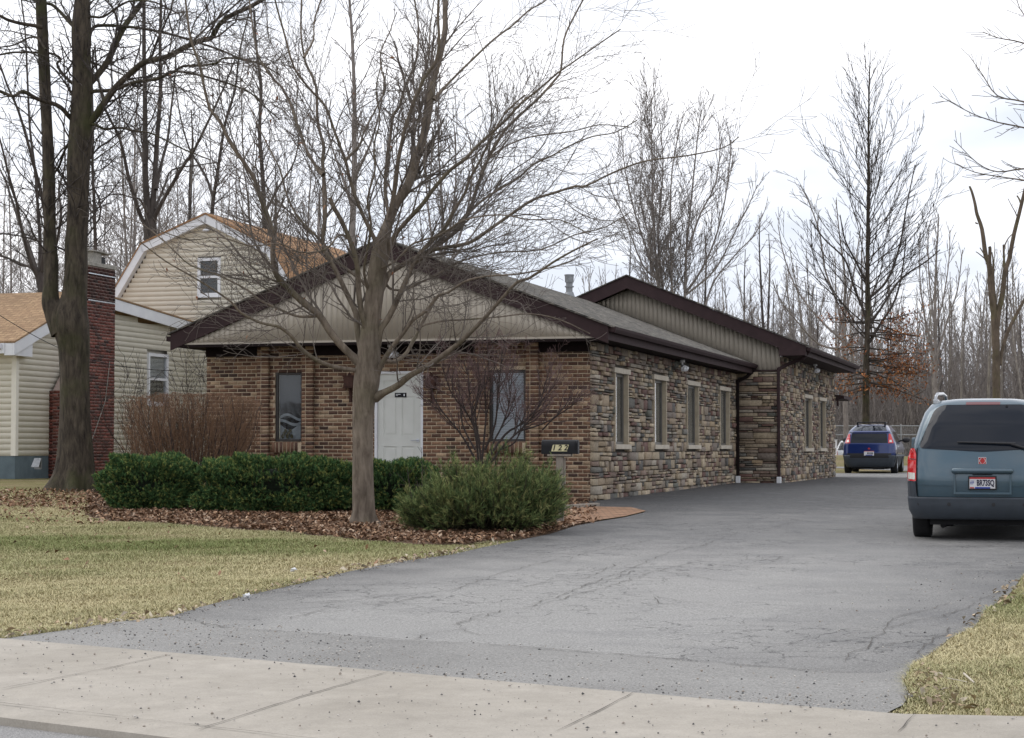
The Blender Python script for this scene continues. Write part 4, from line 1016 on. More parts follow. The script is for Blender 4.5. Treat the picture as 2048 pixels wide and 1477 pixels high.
m = MB(); du = HU(78, 0); m.prism([(du - .07, -.006, FZ - .28), (du + .09, -.006, FZ - .28), (du + .09, -.006, FZ - .05), (du - .07, -.006, FZ - .05)], (0, -.04, 0)); m.prism([(du - .07, -.046, FZ - .06), (du + .09, -.046, FZ - .06), (du + .10, -.16, FZ - .24), (du - .08, -.16, FZ - .24)], (0, .0, .012)); m.build('dryer_vent', MATS['galvanised'], hs)
# overhead service wire in front of the house
m = MB(); A = P(-40, 606, 36.0); B = P(345, 742, 38.0); pts = [A.lerp(B, t) + Vector((0, 0, -.35 * math.sin(math.pi * t))) for t in np.linspace(0, 1, 15)]
for a, b in zip(pts, pts[1:]): m.cyl(a, b, .007, n=5)
tag(m.build('service_wire', MATS['black_metal']), 'thin dark cable sagging across the front of the cream house', 'wire')
# ------------------------------------------------------------------ mailbox
mb = G(1120, 1050)
mr = empty('mailbox', (mb[0], mb[1], float(terr(*mb))), -.16, label='black curb mailbox numbered 122 on a weathered wooden post', cat='mailbox')
m = MB(); m.box((-.05, -.05, -.1), (.05, .05, .93), 0, .008); m.box((.052, -.02, .55), (.075, .03, .90)); m.box((-.16, -.08, .93), (.16, .08, .955)); m.build('post', MATS['wood_post'], mr)
m = MB(); w_, h_ = .082, .115; zb_ = .958; pr = [(-w_, 0), (w_, 0)] + [(w_ * math.cos(a), h_ + w_ * .95 * math.sin(a)) for a in np.linspace(0, math.pi, 13)]
m.prism([(-.245, a, .958 + b) for a, b in pr], (.49, 0, 0)); bx = m
pr2 = [(a * 1.06, b * 1.02 - .001) for a, b in pr]; m.prism([(.235, a, .957 + b) for a, b in pr2], (.022, 0, 0))
bo = m.build('box', MATS['black_metal'], mr)
bmod = bo.modifiers.new('b', 'BEVEL'); bmod.width = .004; bmod.segments = 2
m = MB(); m.prism([(-.108, -w_ - .0035, .994), (.108, -w_ - .0035, .994), (.132, -w_ - .0035, 1.084), (-.084, -w_ - .0035, 1.084)], (0, .003, 0))
simple('cream_plate', (.66, .60, .36), (.62, .56, .33), 5, .5)
npl = m.build('number_plate', MATS['cream_plate'], mr)
simple('ink', (.01, .01, .01), rough=.6)
def text_mesh(name, s, size, M, mat, parent, bold=0.0, shear=0.0, align='CENTER', ext=.001, xs=1.0):
    cu = bpy.data.curves.new(name, 'FONT'); cu.body = s; cu.size = size; cu.align_x = align; cu.align_y = 'CENTER'; cu.extrude = ext; cu.offset = bold; cu.shear = shear; cu.resolution_u = 3
    to = bpy.data.objects.new(name, cu); COL.objects.link(to); me = bpy.data.meshes.new_from_object(to); bpy.data.objects.remove(to)
    me.transform(M @ Matrix.Diagonal((xs, 1, 1, 1))); return link(name, me, MATS[mat], parent)
RX = Matrix.Rotation(math.pi / 2, 4, 'X')
text_mesh('number_lettering', '1 2 2', .104, Matrix.Translation((.008, -w_ - .0055, 1.040)) @ RX, 'ink', npl, .0025, .22)
m = MB(); m.cyl((.225, -w_ - .004, 1.02), (.225, -w_ - .004, 1.13), .006); m.build('flag_bracket', MATS['black_metal'], mr)
# timber edging by the building corner
ta = G(1122, 1022); tb_ = G(1194, 1014)
m = MB(); d = Vector((tb_[0] - ta[0], tb_[1] - ta[1], 0)); L_ = d.length
m.box((0, -.06, -.03), (L_, .06, .085), 0, .012)
tm = m.build('timber_edging', MATS['wood_post']); tm.location = (ta[0], ta[1], float(terr(*ta))); tm.rotation_euler = (0, 0, math.atan2(d.y, d.x)); tag(tm, 'weathered timber lying at the foot of the brick corner', 'timber')
# ------------------------------------------------------------------ vehicles
def paint(name, c, rough=.28, metal=.35, coat=.8, dirt=.2):
    t = NT(name); v = t.coord(); t.col(t.mix(t.ramp(t.noise(v, 2.5, 4), [(.35, 0.0), (.75, dirt)]), c, (.16, .15, .14)))
    t.rough(rough, metal); t.b.inputs['Coat Weight'].default_value = coat; t.b.inputs['Coat Roughness'].default_value = .06; return t.m
paint('teal_paint', (.038, .082, .115)); paint('blue_paint', (.002, .018, .115), dirt=.03); paint('silver_paint', (.55, .57, .60), .35, .3, .6)
simple('bumper_grey', (.045, .055, .070), (.036, .044, .055), 6, .55); simple('bumper_black', (.018, .018, .021), (.012, .012, .014), 6, .5)
def gl_mat(name, c, r=.04):
    t = NT(name); t.col(c).rough(r, 0, .8); return t.m
gl_mat('car_glass', (.008, .011, .018)); MATS['car_glass'].node_tree.nodes['Principled BSDF'].inputs['Specular IOR Level'].default_value = .28; gl_mat('red_lens', (.50, .008, .012), .12); gl_mat('dark_red_lens', (.10, .006, .010), .3); gl_mat('clear_lens', (.62, .60, .56), .12); gl_mat('amber_lens', (.5, .16, .03), .15)
simple('tyre', (.018, .018, .019), (.012, .012, .013), 20, .85, bump=.3); simple('chrome', (.42, .43, .45), (.34, .35, .36), 5, .22, 1.0); simple('plate_white', (.62, .62, .64), rough=.5); simple('plate_red', (.42, .03, .03), rough=.5); simple('plate_blue', (.03, .06, .32), rough=.5); simple('plate_ink', (.02, .02, .05), rough=.5); simple('underbody', (.008, .008, .009), rough=.9)
class Car:
    def __init__(s, name, loc, heading, tab, **tags):
        s.t = np.array(tab, float); s.root = empty(name, loc, heading, **tags)
    def f(s, k, z): return np.interp(z, s.t[:, 0], s.t[:, k])
    def ring(s, z, grow=0.0, n=9):
        hw, yr, yf, r = s.f(1, z) + grow, s.f(2, z) - grow, s.f(3, z) + grow, s.f(4, z)
        r = min(r, hw * .9, (yf - yr) / 2.2); bow = .05
        pts = []
        for i in range(8): pts.append((-hw + r + (2 * hw - 2 * r) * i / 8, yr))
        for i in range(n): a = -math.pi / 2 + math.pi / 2 * i / n; pts.append((hw - r + r * math.cos(a), yr + r + r * math.sin(a)))
        for i in range(16): pts.append((hw, yr + r + (yf - yr - 2 * r) * i / 16))
        for i in range(n): a = math.pi / 2 * i / n; pts.append((hw - r + r * math.cos(a), yf - r + r * math.sin(a)))
        for i in range(8): pts.append((hw - r - (2 * hw - 2 * r) * i / 8, yf))
        for i in range(n): a = math.pi / 2 + math.pi / 2 * i / n; pts.append((-hw + r + r * math.cos(a), yf - r + r * math.sin(a)))
        for i in range(16): pts.append((-hw, yf - r - (yf - yr - 2 * r) * i / 16))
        for i in range(n): a = math.pi + math.pi / 2 * i / n; pts.append((-hw + r + r * math.cos(a), yr + r + r * math.sin(a)))
        out_ = []
        for x, y in pts:
            if y < yr + 1.2: y += bow * (x / hw) ** 2 * max(0, 1 - (y - yr) / 1.2)
            out_.append((x, y))
        return out_
    def shell(s, name, zs, mat, parent=None, grow=0.0, cap=True, ycut=None):
        V = []; F = []; rings = [s.ring(z, grow) for z in zs]; m = len(rings[0])
        for z, r in zip(zs, rings): V += [(x, y if ycut is None else min(y, ycut), z) for x, y in r]
        for k in range(len(zs) - 1):
            for i in range(m): F.append((k * m + i, k * m + (i + 1) % m, (k + 1) * m + (i + 1) % m, (k + 1) * m + i))
        me = bpy.data.meshes.new(name); fs = list(F)
        if cap:
            top = [(len(zs) - 1) * m + i for i in range(m)]; fs.append(top); fs.append([i for i in range(m)][::-1])
        me.from_pydata(V, [], fs); me.update()
        o = link(name, me, MATS[mat], parent or s.root, True)
        if cap:
            o.data.polygons[-1].use_smooth = False
        return o
    def ry(s, x, z):
        x = abs(x); hw, yr, r = s.f(1, z), s.f(2, z), s.f(4, z); r = min(r, hw * .9)
        y = yr
        if x > hw - r: q = min(1.0, (x - hw + r) / r); y = yr + r - r * math.sqrt(max(0, 1 - q * q))
        return y + .05 * (x / hw) ** 2 * max(0, 1 - (y - yr) / 1.2)
    def patch(s, name, pts, off_, mat, parent=None, step=.05, th=.012, side=0, rad=0.0):
        if rad: pts = rounded(pts, rad)
        bm = bmesh.new(); bm.faces.new([bm.verts.new((a, 0, b)) for a, b in pts])
        for ax, q in ((0, [p[0] for p in pts]), (2, [p[1] for p in pts])):
            c = math.ceil(min(q) / step) * step
            while c < max(q):
                co = (c, 0, 0) if ax == 0 else (0, 0, c); no = (1, 0, 0) if ax == 0 else (0, 0, 1)
                bmesh.ops.bisect_plane(bm, geom=bm.verts[:] + bm.edges[:] + bm.faces[:], plane_co=co, plane_no=no, dist=1e-6); c += step
        for v in bm.verts:
            if side: hw = float(s.f(1, v.co.z)); v.co = Vector((side * (hw + off_), v.co.x, v.co.z))
            else: v.co.y = s.ry(v.co.x, v.co.z) - off_
        bmesh.ops.recalc_face_normals(bm, faces=bm.faces[:])
        if th == 0:
            for f in bm.faces: f.smooth = True
            if not side and sum(f.normal.y for f in bm.faces) > 0: bmesh.ops.reverse_faces(bm, faces=bm.faces[:])
            me = bpy.data.meshes.new(name); bm.to_mesh(me); bm.free(); return link(name, me, MATS[mat], parent or s.root, True)
        r_ = bmesh.ops.extrude_face_region(bm, geom=bm.faces[:])
        for v in r_['geom']:
            if isinstance(v, bmesh.types.BMVert): v.co += Vector((-side * th, 0, 0)) if side else Vector((0, th, 0))
        bmesh.ops.recalc_face_normals(bm, faces=bm.faces[:])
        me = bpy.data.meshes.new(name); bm.to_mesh(me); bm.free(); return link(name, me, MATS[mat], parent or s.root, False)
    def wheel(s, x, y, r, w_, rim='aluminium', spokes=5):
        sg = 1 if x > 0 else -1; W = empty('wheel', (x, y, r)); W.parent = s.root
        m = MB(); m.lathe([(r * .62, -w_ / 2), (r * .9, -w_ / 2), (r * .98, -w_ * .42), (r, -w_ * .3), (r, w_ * .3), (r * .98, w_ * .42), (r * .9, w_ / 2), (r * .62, w_ / 2)], axis='X', n=36)
        m.build('tyre', MATS['tyre'], W, True)
        m = MB(); m.lathe([(r * .62, -w_ * .46), (r * .63, w_ * .46)], axis='X', n=28); m.lathe([(r * .64, sg * w_ * .47), (r * .57, sg * w_ * .40), (r * .57, sg * w_ * .1)], axis='X', n=28); m.cyl((sg * w_ * .1, 0, 0), (sg * w_ * .38, 0, 0), r * .14, r * .11, 14)
        for k in range(spokes):
            a = 2 * math.pi * k / spokes; m.prism([(sg * w_ * .30, math.cos(a + q) * rr, math.sin(a + q) * rr) for q, rr in ((.35, r * .13), (-.35, r * .13), (-.17, r * .58), (.17, r * .58))], (sg * w_ * .08, 0, 0))
        m.build('rim', MATS[rim], W, False)
        m = MB(); m.cyl((-sg * w_ * .3, 0, 0), (-sg * w_ * .05, 0, 0), r * .6, n=20); m.build('brake_disc', MATS['underbody'], W)
        return W
    def arch(s, y, r, side, mat):
        pts = [(y + r * math.cos(a), .30 if k in (0, 20) else s_z(r, a)) for k, a in enumerate(np.linspace(0, math.pi, 21))]
        return s.patch('wheel_arch_shade', pts, .006, mat, side=side, step=.2)  # black patch on the body side, painting the shade of the wheel well
def s_z(r, a): return .34 + r * math.sin(a)
def rounded(pts, rad, n=5):
    out_ = []; k = len(pts)
    for i in range(k):
        p0, p1, p2 = Vector(pts[i - 1]), Vector(pts[i]), Vector(pts[(i + 1) % k])
        a = (p0 - p1); b = (p2 - p1); r = min(rad, a.length * .45, b.length * .45); a.normalize(); b.normalize()
        s0, s1 = p1 + a * r, p1 + b * r
        for j in range(n + 1):
            t_ = j / n; q = s0.lerp(p1, t_).lerp(p1.lerp(s1, t_), t_); out_.append((q.x, q.y))
    return out_
# --- teal minivan
vg = P(1966, 1077, 23.9); vy = 23.9; vz0 = float(terr(vg.x, vy))
van = Car('minivan', (vg.x * 22.95 / 23.9, 22.95, vz0), -YAW, [
 # z    hw    yr    yf    r
 (.28, .86, .16, 4.70, .30), (.36, .905, .06, 4.80, .30), (.73, .940, .00, 4.88, .30), (.92, .930, .02, 4.82, .28), (1.02, .912, .04, 4.55, .27), (1.175, .875, .07, 3.95, .26), (1.44, .795, .20, 3.42, .25), (1.60, .735, .31, 3.05, .24), (1.70, .66, .40, 2.80, .24), (1.75, .56, .50, 2.65, .25), (1.775, .40, .68, 2.4, .25), (1.785, .2, 1.0, 2.1, .15)],
 label='dusty teal minivan seen from behind on the right of the driveway', cat='van')
van.root.scale = (.965, .965, .978)
van.shell('body', [.30, .45, .6, .73, .82, .92, 1.02, 1.10, 1.175, 1.26, 1.35, 1.44, 1.52, 1.60, 1.65, 1.70, 1.73, 1.75, 1.765, 1.775, 1.785], 'teal_paint')
def bz(py): return (1077 - py) / 160.0
def bx_(px): return (px - 1966) / 160.0
van.shell('rear_bumper', [.27, .30, .38, .46, .52, .545], 'bumper_grey', grow=.022, ycut=.75)
for sg in (-1, 1): van.patch('bumper_corner', [(sg * .936, .50), (sg * .80, .50), (sg * .815, .60), (sg * .825, .728), (sg * .938, .728)], .024, 'bumper_grey', th=.03)
for xx in (-.78, -.41, .13, .5): 
    m = MB(); m.cyl((xx, van.ry(xx, .46) - .03, .46), (xx, van.ry(xx, .46) - .012, .46), .022, n=14); m.build('parking_sensor', MATS['bumper_black'], van.root)
gz0, gz1 = bz(893), bz(806)
gpts = [(-.77, gz0 + .06), (-.765, gz0 + .0), (0, gz0 - .045), (.765, gz0), (.77, gz0 + .06), (.60, gz1 - .06), (.50, gz1), (-.50, gz1), (-.60, gz1 - .06)]
gls = van.patch('rear_window', gpts, .007, 'car_glass', rad=.07, th=0)
van.patch('brake_light', [(-.21, bz(806.5)), (.21, bz(806.5)), (.21, bz(800.5)), (-.21, bz(800.5))], .012, 'dark_red_lens')
m = MB(); ya = van.ry(.1, gz0) - .02; m.cyl((-.30, ya + .015, gz0 + .075), (.40, ya, gz0 + .055), .010, .014); m.cyl((.35, ya, gz0 + .05), (.55, ya - .01, gz0 - .01), .016); m.cyl((.55, ya - .0, gz0 - .02), (.55, ya + .05, gz0 - .02), .04); m.build('wiper', MATS['bumper_black'], van.root)
m = MB(); m.cyl((.29, van.ry(.29, bz(809)) - .03, bz(809)), (.29, van.ry(.29, bz(809)) + .01, bz(809)), .014, n=8); m.build('washer_nozzle', MATS['bumper_black'], van.root)
for sg in (-1, 1):
    q = lambda l: [(sg * a, b) for a, b in (l if sg > 0 else l[::-1])] if sg > 0 else [(-a, b) for a, b in l]
    tl = van.patch('tail_light', q([(.815, bz(959)), (.942, bz(957)), (.938, bz(915)), (.90, bz(893)), (.845, bz(892)), (.815, bz(905))]), .018, 'red_lens', th=.03, rad=.025)
    van.patch('reverse_lens', q([(.83, bz(955)), (.925, bz(954)), (.93, bz(941)), (.83, bz(942))]), .024, 'clear_lens', tl, th=.01, rad=.008)
    van.patch('lamp_bar', q([(.825, bz(916)), (.93, bz(915)), (.93, bz(913)), (.825, bz(914))]), .023, 'dark_red_lens', tl, th=.008)
# hatch seam lines and crease
for a, b in (((-.80, bz(990)), (.80, bz(990))),): van.patch('hatch_seam', [(a[0], a[1] - .006), (b[0], b[1] - .006), (b[0], b[1] + .006), (a[0], a[1] + .006)], .004, 'underbody')
for sg in (-1, 1): van.patch('hatch_seam', [(sg * .802, bz(988)), (sg * .814, bz(988)), (sg * .814, bz(893)), (sg * .802, bz(893))], .006, 'underbody')
van.patch('hatch_crease', [(-.79, bz(964)), (-.36, bz(966)), (-.36, bz(969)), (-.79, bz(967))], .005, 'teal_paint', th=.02); van.patch('hatch_crease', [(.36, bz(966)), (.79, bz(964)), (.79, bz(967)), (.36, bz(969))], .005, 'teal_paint', th=.02)
# plate recess: raised rim
m = MB(); m.box((-.375, -.055, bz(943)), (.375, .06, bz(932)), 0, .028); hd = m.build('hatch_handle', MATS['teal_paint'], van.root, True)
m = MB(); m.box((-.335, -.012, bz(984)), (.335, .03, bz(980)), 0, .004); m.box((-.350, -.012, bz(984)), (-.325, .03, bz(944)), 0, .004); m.box((.325, -.012, bz(984)), (.350, .03, bz(944)), 0, .004); m.build('plate_recess_rim', MATS['teal_paint'], van.root)
pc = (0.0, bz(961))
m = MB(); yp = -.022; m.box((-.172, yp, pc[1] - .085), (.172, yp + .03, pc[1] + .085), 0, .008); fr = m.build('plate_frame', MATS['bumper_black'], van.root)
m = MB(); m.box((-.155, yp - .003, pc[1] - .068), (.155, yp - .0005, pc[1] + .068)); m.build('licence_plate', MATS['plate_white'], fr)
m = MB(); m.box((-.155, yp - .0045, pc[1] + .048), (.155, yp - .0032, pc[1] + .068)); m.build('plate_red_band', MATS['plate_red'], fr)
m = MB(); m.box((-.09, yp - .0045, pc[1] - .068), (.095, yp - .0032, pc[1] - .050)); m.build('plate_blue_band', MATS['plate_blue'], fr)
m = MB(); m.box((-.15, yp - .0045, pc[1] - .066), (-.10, yp - .0032, pc[1] - .052)); m.build('plate_sticker', MATS['plate_red'], fr)
text_mesh('plate_lettering', 'BR73SQ', .10, Matrix.Translation((.038, yp - .0045, pc[1] - .003)) @ RX, 'plate_ink', fr, .0035, xs=.62)
m = MB()
for k in range(3): m.prism([(-.148 + k * .014, yp - .0045, pc[1] - .02), (-.143 + k * .014, yp - .0045, pc[1] - .02), (-.132 + k * .016, yp - .0045, pc[1] + .03), (-.138 + k * .016, yp - .0045, pc[1] + .03)], (0, .001, 0))
m.box((-.15, yp - .0045, pc[1] - .001), (-.098, yp - .0035, pc[1] + .004)); m.build('plate_emblem', MATS['plate_blue'], fr)
# square emblem: white edge, red field, two pale arcs
ez0, ez1, ex = bz(925), bz(910.5), .052; ye = van.ry(0, bz(918)) - .004
m = MB(); m.box((-ex, ye - .008, ez0), (ex, ye + .02, ez1), 0, .004); em = m.build('emblem', MATS['chrome'], van.root)
m = MB(); m.box((-ex * .82, ye - .0105, ez0 + .008), (ex * .82, ye - .0085, ez1 - .008)); m.build('emblem_field', MATS['plate_red'], em)
m = MB(); zc_ = (ez0 + ez1) / 2
for (sx, x0, th_) in ((1, -.036, .007), (-1, .034, .006)):
    arc = [(x0 + sx * .050 * (1 - math.cos(a)), zc_ - .033 + .066 * (i / 8)) for i, a in enumerate(np.linspace(-1.0, 1.0, 9))]
    for (p, q_) in zip(arc, arc[1:]): m.prism([(p[0], ye - .0118, p[1]), (p[0] + th_, ye - .0118, p[1]), (q_[0] + th_, ye - .0118, q_[1]), (q_[0], ye - .0118, q_[1])], (0, .001, 0))
m.build('emblem_arcs', MATS['plate_white'], em)
van.patch('licence_lamp', [(-.12, bz(945.5)), (.12, bz(945.5)), (.12, bz(944)), (-.12, bz(944))], .03, 'underbody')
# roof rails, mirror, side glass
for sg in (-1, 1):
    pts = [(sg * .60, .62, 1.74), (sg * .60, .64, 1.80), (sg * .59, .80, 1.84), (sg * .57, 1.6, 1.865), (sg * .57, 2.2, 1.85), (sg * .575, 2.45, 1.77)]
    m = MB()
    for a, b in zip(pts, pts[1:]): m.cyl(a, b, .020, n=10); m.sph(b, .020, n=8)
    m.box((sg * .60 - .035, .60, 1.70), (sg * .60 + .035, .80, 1.77), 0, .015); m.build('roof_rail', MATS['chrome'], van.root)
    van.patch('side_window', [(.62, 1.20), (3.3, 1.20), (3.0, 1.52), (2.6, 1.60), (.75, 1.60)], .004, 'car_glass', side=sg, step=.15)
    van.arch(.98, .40, sg, 'underbody'); van.arch(3.95, .40, sg, 'underbody')
    m = MB(); m.box((sg * .95, 3.25, 1.12), (sg * 1.12, 3.40, 1.30), 0, .03); m.box((sg * .88, 3.30, 1.14), (sg * .98, 3.36, 1.20)); m.build('mirror', MATS['teal_paint'], van.root)
for x in (-.80, .80):
    van.wheel(x, .98, .335, .225); van.wheel(x, 3.95, .335, .225)
m = MB(); m.box((-.66, .25, .20), (.66, 4.4, .31)); m.cyl((-.5, .3, .19), (-.5, 1.0, .19), .035); m.box((-.52, .55, .17), (-.40, .9, .25)); m.cyl((-.7, .98, .33), (.7, .98, .33), .06); m.build('underbody', MATS['underbody'], van.root)
van.patch('windscreen', [(-.70, 1.12), (.70, 1.12), (.60, 1.60), (-.60, 1.60)], -3.0, 'car_glass') if False else None
# --- blue crossover
ag = P(1738.4, 945.5, 66.5); az0 = float(terr(ag.x, 66.5))
az = Car('crossover_car', (ag.x, 66.5, az0), -YAW + .015, [
 (.22, .80, .18, 4.40, .25), (.40, .86, .04, 4.55, .25), (.62, .905, .00, 4.62, .25), (.90, .915, .02, 4.58, .25), (1.05, .89, .03, 4.2, .22), (1.22, .81, .09, 3.6, .2), (1.43, .73, .14, 3.1, .2), (1.47, .72, .18, 3.05, .18), (1.60, .64, .60, 2.8, .2), (1.70, .55, .95, 2.5, .25), (1.73, .40, 1.2, 2.3, .2)],
 label='blue crossover with black lower cladding and slanted rear glass parked by the far lawn', cat='car')
az.shell('body', [.45, .55, .68, .75, .82, .90, .98, 1.05, 1.14, 1.22, 1.32, 1.43, 1.47, 1.53, 1.60, 1.65, 1.70, 1.73], 'blue_paint')
az.shell('lower_cladding', [.22, .30, .40, .50, .60, .64], 'bumper_grey', grow=.012)
sc_ = 57.0; aX = lambda px: (px - 1738.4) / sc_; aZ = lambda py: (945.5 - py) / sc_
az.patch('lower_hatch', [(-.74, aZ(914.5)), (.74, aZ(914.5)), (.76, aZ(905)), (-.76, aZ(905))], .014, 'bumper_black')
az.patch('bumper_ledge', [(-.80, aZ(917)), (.80, aZ(917)), (.80, aZ(915)), (-.80, aZ(915))], .03, 'bumper_grey', th=.05)
az.patch('lower_rear_glass', [(-.64, aZ(884.5)), (.64, aZ(884.5)), (.60, aZ(866)), (-.60, aZ(866))], .01, 'car_glass', th=0)
az.patch('upper_rear_glass', [(-.60, 1.49), (.60, 1.49), (.50, 1.68), (-.50, 1.68)], .006, 'car_glass', step=.04, th=0)
az.patch('spoiler_lip', [(-.70, 1.44), (.70, 1.44), (.70, 1.475), (-.70, 1.475)], .05, 'blue_paint', th=.08)
for sg in (-1, 1):
    pts = [(.655, aZ(885)), (.83, aZ(885)), (.815, aZ(880)), (.73, aZ(867)), (.665, aZ(866))]
    pts = [(sg * a, b) for a, b in pts]; t_ = az.patch('tail_light', pts, .02, 'red_lens', th=.03)
    az.patch('reverse_lens', [(sg * a, b) for a, b in ((.69, aZ(883)), (.78, aZ(883)), (.76, aZ(878.5)), (.70, aZ(878.5)))], .026, 'clear_lens', t_, th=.008)
    az.patch('side_window', [(.9, 1.12), (3.2, 1.10), (2.75, 1.46), (1.2, 1.50)], .004, 'car_glass', side=sg, step=.15)
    az.patch('side_cladding', [(.2, .40), (4.2, .40), (4.2, .66), (.2, .70)], .012, 'bumper_grey', side=sg, step=.2)
    az.arch(.85, .40, sg, 'underbody'); az.arch(3.62, .40, sg, 'underbody')
    az.patch('door_handle', [(1.1, .93), (1.32, .93), (1.32, .97), (1.1, .97)], .03, 'aluminium', side=sg, th=.03)
    m = MB(); m.sph((sg * 1.07, 3.0, 1.18), .13, (1.1, .5, .75), 0, 14); m.box((sg * .85, 2.97, 1.13), (sg * 1.0, 3.05, 1.19)); m.build('mirror', MATS['bumper_black'], az.root)
    m = MB(); m.cyl((sg * .48, 1.05, 1.78), (sg * .45, 2.4, 1.80), .018, n=8); m.box((sg * .48 - .03, 1.0, 1.70), (sg * .48 + .03, 1.12, 1.79)); m.build('roof_rail', MATS['black_metal'], az.root)
m = MB(); m.cyl((-.50, 1.1, 1.80), (.50, 1.1, 1.80), .016, n=8); m.build('crossbar', MATS['black_metal'], az.root)
for x in (-.80, .80): az.wheel(x, .85, .345, .23, spokes=6); az.wheel(x, 3.62, .345, .23, spokes=6)
m = MB(); m.box((-.6, .3, .16), (.6, 4.2, .3)); m.cyl((.1, .25, .22), (.5, .25, .22), .07); m.build('underbody', MATS['underbody'], az.root)
m = MB(); m.box((-.17, -.03, aZ(909.5)), (.17, -.005, aZ(900.5))); pl = m.build('licence_plate', MATS['plate_white'], az.root)
m = MB(); m.box((-.17, -.033, aZ(901.5)), (.17, -.0305, aZ(900.5))); m.build('plate_red_band', MATS['plate_red'], pl)
m = MB(); m.box((-.12, -.033, aZ(909.3)), (.12, -.0305, aZ(908))); m.build('plate_blue_band', MATS['plate_blue'], pl)
m = MB()
for k in range(5): m.box((-.06 + k * .042, -.033, aZ(907.2)), (-.035 + k * .042, -.0305, aZ(903.2)))
m.build('plate_lettering', MATS['plate_ink'], pl)
m = MB(); m.prism([(0, -.005, aZ(898)), (-.05, -.005, aZ(896.2)), (0, -.005, aZ(893.5)), (.05, -.005, aZ(896.2))], (0, -.012, 0)); m.build('emblem', MATS['plate_red'], az.root)
# --- silver wagon far behind
wg = P(1700, 908, 110); wz = float(terr(wg.x, 110)); 
wg_top = zat(880, 110)
sv = Car('estate_car', (wg.x, 110, wg_top - 1.62), -YAW - .05, [(.2, .78, .1, 4.5, .25), (.5, .88, 0, 4.7, .25), (.85, .90, .02, 4.6, .25), (1.0, .88, .05, 3.9, .22), (1.4, .74, .35, 3.1, .22), (1.56, .66, .50, 2.7, .22), (1.62, .5, .7, 2.4, .2)],
 label='silver estate car half hidden behind the stone wing, beyond the lawn', cat='car')
sv.shell('body', [.3, .5, .7, .85, .92, 1.0, 1.15, 1.3, 1.4, 1.5, 1.56, 1.60, 1.62], 'silver_paint')
sv.patch('rear_window', [(-.74, 1.02), (.74, 1.02), (.60, 1.48), (-.60, 1.48)], .008, 'car_glass')
for sg in (-1, 1):
    sv.patch('tail_light', [(sg * .72, .70), (sg * .88, .70), (sg * .87, .98), (sg * .74, .98)], .02, 'red_lens', th=.03); sv.patch('side_window', [(.7, 1.03), (3.3, 1.03), (2.8, 1.42), (1.0, 1.45)], .004, 'car_glass', side=sg, step=.2)
for x in (-.78, .78): sv.wheel(x, .9, .31, .2); sv.wheel(x, 3.6, .31, .2)
# ------------------------------------------------------------------ far fence, posts and shed
fY = 97.0
simple('fence_steel', (.33, .34, .35), (.25, .26, .27), 8, .5, .3)
fx0, fx1 = P(1560, 852, fY).x, P(2140, 852, fY).x; fzt = zat(852.5, fY); fzm = zat(870.5, fY)
cf = empty('chain_link_fence', (fx0, fY, float(terr(fx0, fY))), 0, label='tall galvanised chain-link fence between the lawn and the woods', cat='fence')
bz0 = cf.location.z
t = NT('chain_mesh'); v = t.coord((1, 1, 1)); 
t.t.nodes.remove(t.b); o_ = [n for n in t.t.nodes if n.type == 'OUTPUT_MATERIAL'][0]
sep = t.n('ShaderNodeSeparateXYZ'); t.l(v, sep.inputs[0])
def wavy(a):
    s1 = t.math('ABSOLUTE', t.math('SUBTRACT', t.math('FRACT', t.math('MULTIPLY', a, 14.0)), .5)); return t.math('LESS_THAN', s1, .035)
wv_ = t.math('MAXIMUM', wavy(t.math('ADD', sep.outputs[0], sep.outputs[2])), wavy(t.math('SUBTRACT', sep.outputs[0], sep.outputs[2])))
df_ = t.n('ShaderNodeBsdfDiffuse'); df_.inputs[0].default_value = (.35, .37, .38, 1); tp = t.n('ShaderNodeBsdfTransparent'); mm = t.n('ShaderNodeMixShader')
t.l(wv_, mm.inputs[0]); t.l(tp.outputs[0], mm.inputs[1]); t.l(df_.outputs[0], mm.inputs[2]); t.l(mm.outputs[0], o_.inputs[0])
m = MB(); m.poly([(0, .03, -.3), (fx1 - fx0, .03, -.3), (fx1 - fx0, .03, fzt - bz0), (0, .03, fzt - bz0)]); m.build('mesh', MATS['chain_mesh'], cf)
for z in (fzt, fzm): m = MB(); m.cyl((0, 0, z - bz0), (fx1 - fx0, 0, z - bz0), .026, n=8); m.build('rail', MATS['fence_steel'], cf)
for px in (1600, 1667, 1733, 1802, 1868, 1935, 2002, 2070):
    x = P(px, 870, fY).x - fx0; m = MB(); m.cyl((x, 0, -.8), (x, 0, fzt - bz0 + .02), .032, n=10); m.sph((x, 0, fzt - bz0 + .04), .04, n=8); m.build('post', MATS['fence_steel'], cf)
for i, px in enumerate((1666, 1671.5)):
    p = P(px, 881, 93.5); zb = float(terr(p.x, p.y)) - .3; m = MB(); m.box((-.055, -.055, 0), (.055, .055, p.z - zb), 0, .01); m.box((-.075, -.075, p.z - zb), (.075, .075, p.z - zb + .03), 0, .01)
    q = m.build('white_post', MATS['white_vinyl']); q.location = (p.x, p.y, zb); tag(q, ('white post nearest the wall of the stone wing', 'white post beside the silver estate car')[i], 'post', 'white posts by the far lawn')
p0 = P(1846, 812, 122); x1 = P(2080, 812, 122).x
sh = empty('wooden_shed', (p0.x, 122, float(terr(p0.x, 122))), 0, label='low weathered wooden shed at the wood edge behind the minivan', cat='shed'); b0 = sh.location.z
W_ = x1 - p0.x
simple('shed_wood', (.115, .095, .085), (.065, .055, .050), 6, .9, stretch=(1, 1, 6))
m = MB()
zt = zat(806, 122) - b0
for k in range(9): m.box((0.3 , -.02 + .004 * (k % 2), zt - (k + 1) * .26), (W_ , .05, zt - k * .26 - .015))
m.build('wall', MATS['shed_wood'], sh)
